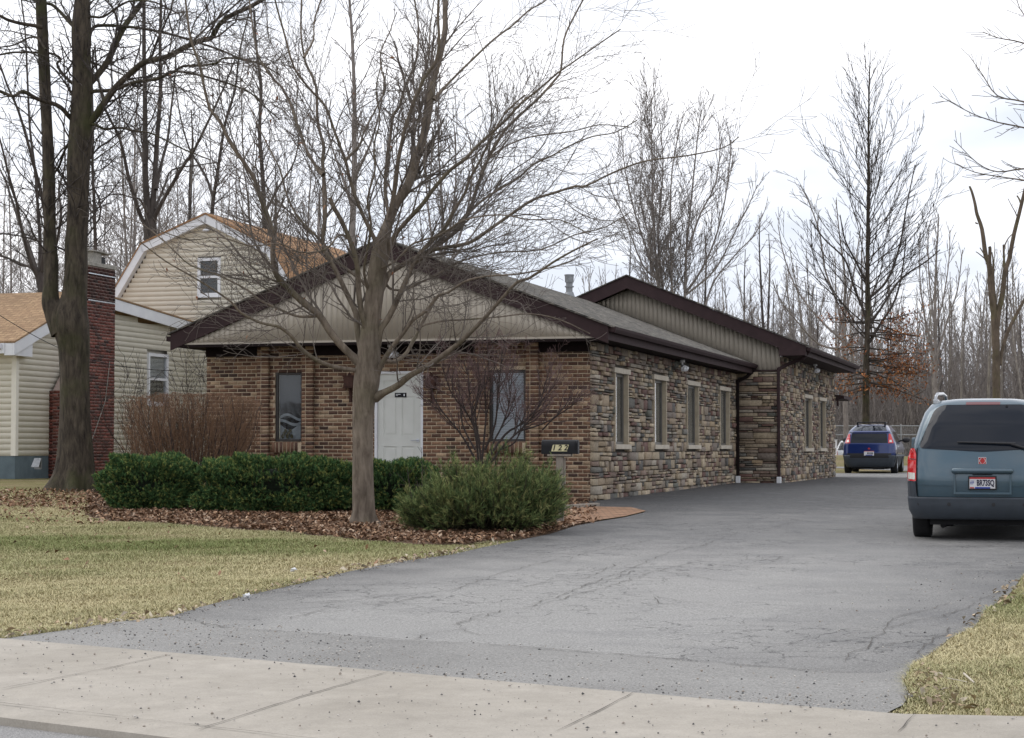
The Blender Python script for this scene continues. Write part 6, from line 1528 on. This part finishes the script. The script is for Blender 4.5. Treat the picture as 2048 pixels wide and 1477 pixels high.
for (l, d0) in (([(1735,690),(1760,650),(1790,600),(1805,540),(1812,475)], 7), ([(1735,650),(1760,620),(1800,560),(1850,525),(1880,500)], 6), ([(1735,640),(1710,580),(1690,520),(1650,480),(1620,440)], 6), ([(1735,570),(1715,530),(1690,480),(1680,430)], 6), ([(1735,600),(1775,560),(1800,490),(1812,420),(1830,330)], 6)):
    pts, rad = limb2d(tapered(l, d0, 2), 84, 84 + R.uniform(-2, 2)); pts = rel(pts, pob); g.out.append((1, pts, rad)); g.kids(pts, rad, llen(pts), 1, t0=.2, Lref=4)
a = [(p, r) for l_, p, r in g.out if l_ <= 2]; c = [(p, r) for l_, p, r in g.out if l_ > 2]
gl_ = Grow(79, cf(1.2, 2.4, 2.0, up=-.015, ang=.7, w=.12), .010, 3)
for k in range(34):
    t_ = R.random(); yy = 640 + t_ * 150; p0 = P(1733, yy, 84); az_ = R.choice([R.uniform(-.9, .9), R.uniform(-.9, .9), R.uniform(2.4, 3.9), R.uniform(0, 6.28)]); L_ = (95 if math.cos(az_) > 0 else 62) * mpp * R.uniform(.6, 1.35)
    gl_.line((p0.x - pob.x, 0, p0.z - pob.z), (math.cos(az_), math.sin(az_), -.05 + .2 * R.random() - .25 * t_), L_, .04, 1)
a += [(p, r) for l_, p, r in gl_.out if l_ <= 2]; c += [(p, r) for l_, p, r in gl_.out if l_ > 2]
tubemesh('crown', [(a, 4), (c, 3)], MATS['bark_dark'], po)
Pn = []
for l_, p, r in gl_.out:
    if l_ >= 1:
        for q in p[2:]:
            for _ in range(7):
                if R.random() < .8: Pn.append((q[0] + R.gauss(0, .22), q[1] + R.gauss(0, .22), q[2] + R.gauss(0, .16)))
rr = np.random.default_rng(5); leafmesh('russet_leaves', np.array(Pn), rr, (.05, .10), [(.42, .18, .07), (.26, .095, .04), (.42, .19, .08), (.2, .08, .04)], po, flat=1.0)
NTW += len(g.out) + len(gl_.out)
# tree left of the pin oak, pointed tree right of it
traced('bare_tree', 'spreading bare tree with arching limbs just left of the pin oak', 95, [([(1692,860),(1690,760),(1688,690),(1686,640)], 10, 9, 0, 0), ([(1686,660),(1672,600),(1650,540),(1640,470),(1620,410),(1600,370)], 6, 2.4, 1, 1.1), ([(1686,640),(1690,560),(1680,480),(1672,400)], 6, 2.4, -1, 1.1), ([(1686,680),(1650,650),(1600,590),(1570,520),(1556,450)], 6, 2.4, 2, 1.1), ([(1688,700),(1640,690),(1600,650),(1560,600),(1545,560)], 5, 2.4, -2, 1), ([(1686,650),(1700,590),(1712,520),(1722,450)], 6, 2.4, 1, 1)], cf(.9, 1.5, 2.2, up=.07, ang=.6), 20, .012, BG, kidL=4.5)
traced('bare_tree', 'pointed bare tree with upswept branches right of the pin oak', 105, [([(1872,880),(1871,760),(1870,640),(1871,560),(1874,490),(1878,435)], 11, 3, 0, 1.6), ([(1871,720),(1850,640),(1840,560),(1838,480)], 5, 2.4, 1, 1.3), ([(1871,720),(1895,640),(1915,580),(1925,500)], 5, 2.4, -1, 1.3), ([(1871,660),(1860,580),(1856,500),(1858,450)], 4, 2.4, 2, 1.2), ([(1871,660),(1888,590),(1898,520),(1900,460)], 4, 2.4, 2, 1.2)], cf(.9, 1.4, 2.0, up=.13, ang=.45, w=.07), 21, .013, BG, kidL=3.6)
# broken tree
bt, g, b = traced('broken_tree', 'storm-broken tree with snapped jagged limbs behind the minivan', 78, [
 ([(1994,905),(1994,850),(1993,791),(1991,655),(1984,588),(1981,537)], 17, 14, 0, 0), ([(1981,545),(1977,525),(1971,510),(1964,459),(1954,429),(1950,408),(1944,385),(1939,373)], 12, 4, .6, 0), ([(1992,690),(1995,638),(2005,588),(2010,544),(2018,520),(2028,469),(2038,429),(2048,388),(2060,340)], 13, 9, -.5, .35),
 ([(2000,730),(2003,706),(2015,666),(2032,632),(2048,601),(2075,560)], 8, 6, .8, 0), ([(1980,560),(1979,530),(1980,500),(1979,494)], 8, 6, -.4, 0), ([(1985,560),(1987,530),(1984,505)], 7, 2, .5, 0), ([(2009,560),(2008,520),(2007,490)], 5, 4, .4, 0), ([(2008,494),(2016,478),(2025,468),(2030,462)], 3, 2, .5, .8), ([(1969,510),(1960,496)], 3, 2, .2, 0), ([(1970,518),(1958,508),(1952,504)], 2.5, 1.5, -.2, 0), ([(2042,408),(2038,398),(2034,392)], 4, 3, .2, 0), ([(1955,448),(1951,446)], 3, 3, .1, 0)],
 cf(.7, 1.6, 2.0), 22, .010, (MATS['bark_broken'], MATS['bark_grey']), kidL=3.0, sides=(10, 4, 3))
# branches reaching in from the right, trunk outside the frame
traced('bare_tree', 'bare tree whose upswept branches reach in at the upper right edge', 33, [
 ([(2290,1000),(2290,800),(2288,600),(2284,400),(2280,200),(2278,0)], 60, 34, 0, .2),
 ([(2284,330),(2200,190),(2120,120),(2048,87),(1995,76),(1966,64)], 7, 1.6, -1, 1.6), ([(2284,400),(2180,280),(2100,228),(2048,204),(1995,192),(1965,150),(1937,110)], 7, 1.6, 1, 1.6), ([(2284,440),(2180,320),(2100,275),(2048,256),(1995,245),(1943,227),(1879,192)], 7, 1.6, -1.5, 1.6),
 ([(2284,500),(2180,390),(2100,345),(2048,338),(1995,344),(1954,326),(1908,280)], 7, 1.6, .5, 1.6), ([(2284,520),(2180,420),(2100,370),(2048,361),(2007,355),(1950,345),(1908,326)], 7, 1.6, 2, 1.6), ([(2282,220),(2200,90),(2120,40),(2060,10),(2020,-30)], 6, 1.8, 1, 1.5), ([(2284,300),(2180,150),(2100,60),(2048,30),(2030,-10)], 6, 1.8, 1, 1.5)],
 [dict(seg=.2, wander=.1, up=.03, n=2.4, ang=.6, ratio=.3, rr=.5, t0=.2), dict(seg=.2, wander=.1, up=.03, n=2.6, ang=.6, ratio=.26, rr=.5, t0=.3, fall=.4, tip=.4), dict(seg=.15, wander=.12, up=.04, n=4.0, ang=.6, ratio=.4, rr=.6, tip=.5), dict(seg=.12, wander=.12, up=.04, n=4, ang=.7, ratio=.35, rr=.7)], 23, .0045, (MATS['bark_maple'], MATS['bark_twig']), t0=.35, kidL=4.0)
# ---- woodland trees as copies of a few kinds
def generic(seed, H, r0, nb, spread, upr, mat, tmat, crown0=.3, rmin=.011, lev=3, n2=1.9, n3=2.6):
    g = Grow(seed, cf(.8, n2, n3, up=upr, ang=.6, w=.1), rmin, lev); R = random.Random(seed); p = (0., 0., -.3); d = (R.gauss(0, .02), R.gauss(0, .02), 1.); pts = [p]; rad = [r0 * 1.2]
    for i in range(14):
        d = _norm(d[0] + R.gauss(0, .028), d[1] + R.gauss(0, .028), 1); p = (p[0] + d[0] * H / 14, p[1] + d[1] * H / 14, p[2] + d[2] * H / 14); pts.append(p); rad.append(r0 * (1 - .86 * (i + 1) / 14))
    for k in range(nb):
        t_ = crown0 + (1 - crown0) * (k + R.random()) / nb; f = t_ * 14; i = min(13, int(f)); q = pts[i]; el = spread + .5 * t_; a = R.uniform(0, 6.28)
        g.line(tuple(q), (math.cos(a) * math.cos(el), math.sin(a) * math.cos(el), math.sin(el)), H * .34 * (1.12 - t_) * R.uniform(.6, 1.2), rad[i] * .30, 1)
    a = [(p_, r_) for l_, p_, r_ in g.out if l_ <= 2]; c = [(p_, r_) for l_, p_, r_ in g.out if l_ > 2]
    T = tubemesh('trunk', [([(pts, rad)], 7)], MATS[mat], None); B_ = tubemesh('crown', [(a, 3), (c, 3)], MATS[tmat], None)
    me = (T.data, B_.data); bpy.data.objects.remove(T); bpy.data.objects.remove(B_); return me
kinds = [generic(301, 14, .13, 30, .55, .10, 'bark_pale', 'bark_grey', .35), generic(302, 13, .11, 28, .65, .12, 'bark_pale', 'bark_grey', .4), generic(303, 15, .17, 36, .5, .09, 'bark_dark', 'bark_grey', .25), generic(304, 12, .10, 30, .6, .12, 'bark_grey', 'bark_grey', .2),
         generic(305, 19, .10, 84, .32, .06, 'bark_grey', 'bark_grey', .12, .009, 4, 2.2, 2.4), generic(306, 17, .09, 80, .36, .07, 'bark_grey', 'bark_grey', .12, .009, 4, 2.2, 2.4)]
def plant(kind, x, y, s, rz_, label, group, name='bare_tree', sz=1.0):
    rt = empty(name, (x, y, float(terr(x, y))), rz_, label=label, cat='tree', group=group); rt.scale = (s, s, s * sz)
    for nm, me in zip(('trunk', 'crown'), kinds[kind]):
        o = bpy.data.objects.new(nm, me); COL.objects.link(o); o.parent = rt
    return rt
R = random.Random(55)
for k in range(185):   # wood behind the chain-link fence
    d = 113 + 62 * (k / 185) ** 1.2 + R.uniform(-2, 2); px = 1170 + (2110 - 1170) * ((k * .61803) % 1.0); 
    if d < 128 and px < 1640: d += 22
    plant(R.choice([0, 1, 0, 1, 2, 3]), (px - 1024) / FPX * d, d, R.uniform(.74, 1.12) * (d / 125) ** .5, R.uniform(0, 6.28), 'slender bare tree of the leafless wood beyond the chain-link fence', 'bare trees of the wood beyond the fence', 'woodland_tree')
for k in range(74):   # trees behind the houses on the left
    d = 66 + 44 * (k / 74) + R.uniform(-3, 3); px = -60 + 1180 * ((k * .61803 + .3) % 1.0)
    s = (.62 + .38 * max(0, 1 - abs(px - 250) / 800)) * R.uniform(.75, 1.05) * (1.0 if px < 620 else .62)
    plant(R.choice([4, 5, 4, 5, 2]), (px - 1024) / FPX * d, d, s, R.uniform(0, 6.28), 'bare tree of the dense leafless wood behind the cream house and office', 'bare trees of the wood behind the houses', 'woodland_tree')
# undergrowth of the far wood: one mass of thin upright stems and tangled twigs
R = random.Random(66); it = []
for k in range(42000):
    if k % 5 == 0: px, d = R.uniform(-80, 1100), R.uniform(70, 110)
    else: px, d = R.uniform(1150, 2120), R.uniform(112, 150)
    x = (px - 1024) / FPX * d; z = float(_zz) if False else 0.0; h = R.uniform(1.0, 8.5) * R.uniform(.3, 1); lx, ly = R.gauss(0, .28), R.gauss(0, .28)
    it.append((x, d, h, lx, ly))
arr = np.array(it); z0 = terr(arr[:, 0], arr[:, 1]) - .1; items = []
for (x, d, h, lx, ly), z in zip(it, z0): items.append(([(x, d, z + R.uniform(0, .6) * h), (x + lx * h * .4, d + ly * h * .4, z + h * .5), (x + lx * h, d + ly * h, z + h)], [.017, .012, .008]))
o = tubemesh('undergrowth', [(items, 3)], MATS['bark_grey'], None); tag(o, 'tangled leafless brush along the edge of the wood', 'brush', kind='stuff')
print('branches', NTW)
# ------------------------------------------------------------------ shrubs
vcol('yew', 40, .2, .85, 0, spec=.1); vcol('pine_needles', 40, .2, .85, 0, spec=.1)
def sprigs(name, Pn, Dn, r, L_, wd, per, pal, mat, parent, droop=0.0, spread=.9):
    """clusters of narrow needle leaves round short shoots starting at Pn pointing Dn"""
    n = len(Pn); Pn = np.repeat(Pn, per, 0); Dn = np.repeat(Dn, per, 0); m = len(Pn)
    t_ = r.random((m, 1)); off_ = Dn * t_ * L_ * 2.2
    d = Dn + r.normal(0, spread, (m, 3)) * .75; d /= np.linalg.norm(d, axis=1)[:, None] + 1e-9
    s_ = r.normal(0, 1, (m, 3)); s_ = np.cross(d, s_); s_ /= np.linalg.norm(s_, axis=1)[:, None] + 1e-9
    l = r.uniform(.6, 1.2, (m, 1)) * L_; a = Pn + off_; b = a + d * l
    V = np.stack([a - s_ * wd, a + s_ * wd, b + s_ * wd * .45, b - s_ * wd * .45], 1).reshape(-1, 3); i = 4 * np.arange(m)
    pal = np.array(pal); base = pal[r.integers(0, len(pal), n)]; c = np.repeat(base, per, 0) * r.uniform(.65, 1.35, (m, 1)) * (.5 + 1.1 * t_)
    return npmesh(name, V, [np.stack([i, i + 1, i + 2, i + 3], -1)], MATS[mat], parent, col=np.repeat(c, 4, 0))
def lobes(r, c, sx, sy, sz, n, jit=.16):
    """points on a lumpy rounded box surface and just below it, with outward normals"""
    u = r.normal(0, 1, (n, 3)); u /= np.linalg.norm(u, axis=1)[:, None]
    p = np.sign(u) * np.abs(u) ** .64; p /= np.maximum(1e-6, (np.abs(p) ** 3.2).sum(1)[:, None]) ** (1 / 3.2)
    bump = 1 + .07 * np.sin(p[:, 0] * 9 * sx + 1.3 + p[:, 2] * 4) + .06 * np.sin(p[:, 2] * 6 + p[:, 0] * 5 * sx + p[:, 1] * 4) + .04 * np.sin(p[:, 0] * 21 * sx + p[:, 2] * 13)
    rad = bump * (1 - np.abs(r.normal(0, jit, n)))
    q = p * rad[:, None] * np.array([sx, sy, sz]); nn = p / np.array([sx, sy, sz]); nn /= np.linalg.norm(nn, axis=1)[:, None]
    return q + np.array(c), nn
def yew(px0, px1, pyt, Y, depth, seed, label, n, bulge=()):
    a, b = P(px0, 1000, Y), P(px1, 1000, Y); cx = (a.x + b.x) / 2; sx = (b.x - a.x) / 2; zb = float(terr(cx, Y)); zt = zat(pyt, Y); H = zt - zb
    n = int(n * 1.5); rt = empty('yew_hedge', (cx, Y, zb), 0, label=label, cat='hedge'); r = np.random.default_rng(seed)
    Q, Nn = lobes(r, (0, depth / 2, H * .52), sx, depth / 2, H * .50, n); k = Q[:, 2] > .04; Q, Nn = Q[k], Nn[k]
    D = Nn * .7 + np.array([0, 0, .55]) + r.normal(0, .3, Nn.shape); D /= np.linalg.norm(D, axis=1)[:, None]
    pal = [(.065, .12, .045), (.045, .088, .034), (.11, .165, .055), (.028, .060, .025), (.19, .215, .07), (.065, .13, .05)]
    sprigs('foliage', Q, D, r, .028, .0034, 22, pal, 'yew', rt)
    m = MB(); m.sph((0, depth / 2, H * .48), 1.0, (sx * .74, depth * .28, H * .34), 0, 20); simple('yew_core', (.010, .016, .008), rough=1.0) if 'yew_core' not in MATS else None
    m.build('inner_shade_core', MATS['yew_core'], rt)  # near-black ellipsoid added as painted shade in the depth of the hedge
    g = Grow(seed, cfgM, .004, 3)
    for q in range(26): x = r.uniform(-sx * .8, sx * .8); g.line((x * .6, depth * .5, .0), _norm(x * .5 / sx, r.uniform(-.9, .6), 1.0), H * .85, .012, 2)
    tubemesh('stems', [([(p, q) for l_, p, q in g.out], 4)], MATS['twig_dark'], rt)
    # upright new shoots above the clipped top
    g = Grow(seed + 1, cfgM, .0025, 2); it = []
    for q in range(int(14 * sx)):
        x = r.uniform(-sx * .85, sx * .85); h = r.uniform(.04, .15); it.append(([(x, depth * .4, H - .05), (x + r.normal(0, .02), depth * .4, H + h)], [.003, .0015]))
    return rt
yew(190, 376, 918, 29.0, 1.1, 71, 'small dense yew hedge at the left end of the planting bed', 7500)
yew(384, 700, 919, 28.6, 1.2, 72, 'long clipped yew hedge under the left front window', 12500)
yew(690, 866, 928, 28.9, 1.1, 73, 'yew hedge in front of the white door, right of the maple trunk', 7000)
# low spreading pine
PY = 24.0; pgx = P(965, 1060, PY).x; pz = float(terr(pgx, PY))
pr_ = empty('dwarf_pine', (pgx, PY + .3, pz), 0, label='feathery spreading dwarf pine beside the mailbox', cat='shrub')
r = np.random.default_rng(88); R = random.Random(88); shoots = []; stems = []
def zpx(py): return zat(py, PY) - pz
prof_ = [(800, 1010), (830, 985), (870, 945), (920, 925), (960, 925), (1000, 915), (1040, 905), (1080, 918), (1110, 945), (1130, 980), (1128, 1040)]
for k in range(430):
    px = R.uniform(806, 1126); yt = np.interp(px, [a for a, b in prof_], [b for a, b in prof_]) + R.gauss(8, 15); xt = (px - 965) / FPX * PY; dy = R.uniform(-.85, .75) * (1 - ((px - 965) / 190) ** 2 * .5)
    f = 1 - abs(dy) * .45; zt_ = max(.12, zpx(yt) * f * (R.uniform(.25, 1.0) if k % 3 else 1.0)); x0 = xt * .35 + R.gauss(0, .1)
    p0 = (x0, dy * .2, .03); p1 = (xt * .75 + R.gauss(0, .05), dy * .7, zt_ * .45); p2 = (xt, dy, zt_); pts = [tuple(np.array(p0) * (1 - t_) ** 2 + 2 * np.array(p1) * t_ * (1 - t_) + np.array(p2) * t_ * t_) for t_ in np.linspace(0, 1, 6)]
    stems.append((pts, [.010, .009, .007, .006, .005, .004]))
    d = np.array(p2) - np.array(pts[-2]); d = d / np.linalg.norm(d) + np.array([0, 0, .5]); d /= np.linalg.norm(d)
    for t_ in np.linspace(.52, 1.0, 9):
        q = np.array(p0) * (1 - t_) ** 2 + 2 * np.array(p1) * t_ * (1 - t_) + np.array(p2) * t_ * t_
        for _ in range(2):
            dd = d + r.normal(0, .38, 3); dd /= np.linalg.norm(dd); shoots.append((q + r.normal(0, .03, 3), dd))
Q = np.array([a for a, b in shoots]); D = np.array([b for a, b in shoots]); k = Q[:, 2] > .03
sprigs('needles', Q[k], D[k], r, .055, .0024, 15, [(.115, .150, .058), (.08, .115, .045), (.165, .195, .075), (.05, .08, .034), (.21, .21, .088), (.13, .165, .065)], 'pine_needles', pr_, spread=.55)
tubemesh('stems', [(stems, 4)], MATS['bark_oak'], pr_)
# clipped brown bush by the house
BY = 32.2; bp = P(380, 930, BY); bz_ = float(terr(bp.x, BY)); bb_ = empty('clipped_bush', (bp.x, BY, bz_), 0, label='leafless reddish-brown clipped bush between the two houses', cat='shrub')
R = random.Random(91); g = Grow(91, [dict(seg=.16, wander=.09, up=.05, n=6.5, ang=.42, ratio=.42, rr=.6, t0=.25, fall=.5, tip=.4), dict(seg=.14, wander=.09, up=.05, n=6.5, ang=.42, ratio=.42, rr=.6, t0=.3, fall=.4, tip=.4), dict(seg=.1, wander=.12, up=.06, n=9, ang=.5, ratio=.4, rr=.7, t0=.3, tip=.6, lmin=.07), dict(seg=.08, wander=.12, up=.05, n=9, ang=.5, ratio=.4, rr=.7, tip=.7, lmin=.06)], .0020, 3)
HB = zat(790, BY) - bz_
for k in range(170):
    a = R.uniform(-1, 1); b = R.uniform(-1, 1); x = a * .52; y = b * .35; d = _norm(a * .66, b * .42, 1.0); L_ = HB * R.uniform(.78, 1.06) * (1.0 - .10 * abs(a) ** 2) / max(.55, d[2])
    g.line((x, y, 0), d, min(L_, HB * 1.3), .008, 1)
its = []
for l_, p, q in g.out:
    # clipping: nothing rises above the sheared top
    its.append(([(x, y, min(z, HB * (1 - .08 * (x / 1.15) ** 4) + .02 * math.sin(x * 40))) for x, y, z in p], q))
lvl = [l_ for l_, p, q in g.out]; ok = [max(abs(x) for x, y, z in p) < 1.16 * (1 - .12 * (p[-1][2] < HB * .35)) for p, q in its]
tubemesh('stems', [([i for i, l_, k_ in zip(its, lvl, ok) if l_ == 1 and k_], 4)], MATS['twig_dark'], bb_); tubemesh('twigs', [([i for i, l_, k_ in zip(its, lvl, ok) if l_ > 1 and k_], 3)], MATS['twig_brown'], bb_)
# small purple-twigged tree before the right window
UY = 31.0; up_ = P(968, 940, UY); uz_ = float(terr(up_.x, UY)); ut = empty('ornamental_tree', (up_.x, UY, uz_), 0, label='small ornamental tree with a haze of purple twigs before the right front window', cat='tree')
R = random.Random(93); g = Grow(93, [dict(seg=.14, wander=.1, up=.05, n=5, ang=.55, ratio=.4, rr=.6, t0=.3), dict(seg=.14, wander=.12, up=.07, n=5.5, ang=.6, ratio=.48, rr=.6, t0=.35, fall=.3, tip=.4), dict(seg=.1, wander=.14, up=.09, n=15, ang=.6, ratio=.62, rr=.6, t0=.2, fall=.3, tip=.5), dict(seg=.08, wander=.2, up=.10, n=14, ang=.6, ratio=.5, rr=.7, tip=.6, lmin=.05)], .0022, 4)
main = [([(962,960),(960,900),(950,860),(930,820),(905,790),(893,760),(885,735)], 6, -.4), ([(958,960),(955,900),(948,850),(940,800),(938,760),(928,725)], 7, .3), ([(962,940),(968,880),(972,830),(970,780),(978,740),(975,700)], 6, .0), ([(966,950),(985,890),(1005,850),(1020,800),(1018,760),(1030,715)], 6, .5), ([(968,950),(1000,900),(1030,870),(1060,840),(1085,800),(1110,770)], 7, -.3),
        ([(968,930),(1010,870),(1040,850),(1075,815),(1090,770),(1100,735)], 7, .4), ([(955,930),(935,890),(915,860),(890,830),(870,800),(862,770)], 6, .2), ([(1000,900),(1030,885),(1042,850),(1038,835)], 5, -.2), ([(970,900),(990,850),(995,800),(1000,750),(1005,705)], 6, -.4), ([(1085,860),(1110,835),(1140,815),(1155,800)], 4, -.4), ([(950,900),(925,850),(920,800),(915,750)], 5, .5), ([(1040,862),(1080,850),(1115,830),(1145,790)], 5, .3), ([(960,890),(950,830),(958,770),(955,715)], 6, -.3)]
big = []
for l, d0, dy in main:
    pts, rad = limb2d(tapered(l, d0 * .85, 1.5), UY, UY + dy, k=3); pts = rel(pts, Vector((up_.x, UY, uz_))); big.append((pts, rad)); g.kids(pts, rad, llen(pts), 1, t0=.34, dens=1.7, Lref=1.45)
tubemesh('trunk', [(big, 7)], MATS['twig_dark'], ut)
tubemesh('limbs', [([(p, q) for l_, p, q in g.out if l_ <= 2], 4)], MATS['twig_dark'], ut)
topz = zat(672, UY) - uz_
tubemesh('crown', [([([(x, y, min(z, topz + .1 * math.sin(x * 31))) for x, y, z in p], q) for l_, p, q in g.out if l_ > 2], 3)], MATS['twig_red'], ut)
# sparse climbing shrubs against the house wall
def bare_shrub(px, Y, pyt, label, seed, n=7, spread=.35, mat='twig_dark'):
    p = P(px, 930, Y); z = float(terr(p.x, Y)); rt = empty('bare_shrub', (p.x, Y, z), 0, label=label, cat='shrub'); g = Grow(seed, cfgM, .003, 3); R = random.Random(seed); H = zat(pyt, Y) - z
    for k in range(n): d = _norm(R.gauss(0, spread), R.gauss(0, .2), 1); g.line((R.gauss(0, .08), 0, 0), d, H * R.uniform(.7, 1.0), .013, 1)
    tubemesh('stems', [([(p_, q) for l_, p_, q in g.out], 4)], MATS[mat], rt); return rt
bare_shrub(262, 38.0, 730, 'sparse bare shrub against the cream wall right of the chimney', 95, 6, .2)
bare_shrub(398, 39.0, 690, 'bare straggly shrub in the gap between the cream house and the office', 96, 7, .16)
bare_shrub(845, 28.2, 905, 'thin bare shoots poking above the hedge in front of the door', 97, 5, .3)
# fallen twigs on the right verge
for i, (a, b, wpx, lab) in enumerate((((1928, 1361), (1948, 1377), .009, 'short pale stick lying on the right-hand verge'), ((1895, 1370), (1934, 1376), .004, 'thin pale twig lying beside the thicker pale stick'))):
    A = G(*a); B = G(*b); m = MB(); m.cyl((A[0], A[1], float(terr(*A)) + .035), (B[0], B[1], float(terr(*B)) + .03), wpx * .7, wpx * .5, 7)
    tag(m.build('stick', MATS['limestone']), lab, 'stick')
for i, (px, py, lab) in enumerate(((587, 1146, 'crumpled white litter on the lawn below the planting bed'), (494, 1199, 'white scrap on the lawn near the driveway edge'))):
    a = G(px, py); m = MB(); m.sph((a[0], a[1], float(terr(*a)) + .03), .022, (1.4, .8, .5), 0, 8)
    for v in m.bm.verts: v.co += Vector((random.gauss(0, .005), random.gauss(0, .005), random.gauss(0, .008)))
    tag(m.build('litter', MATS['white_vinyl']), lab, 'litter')
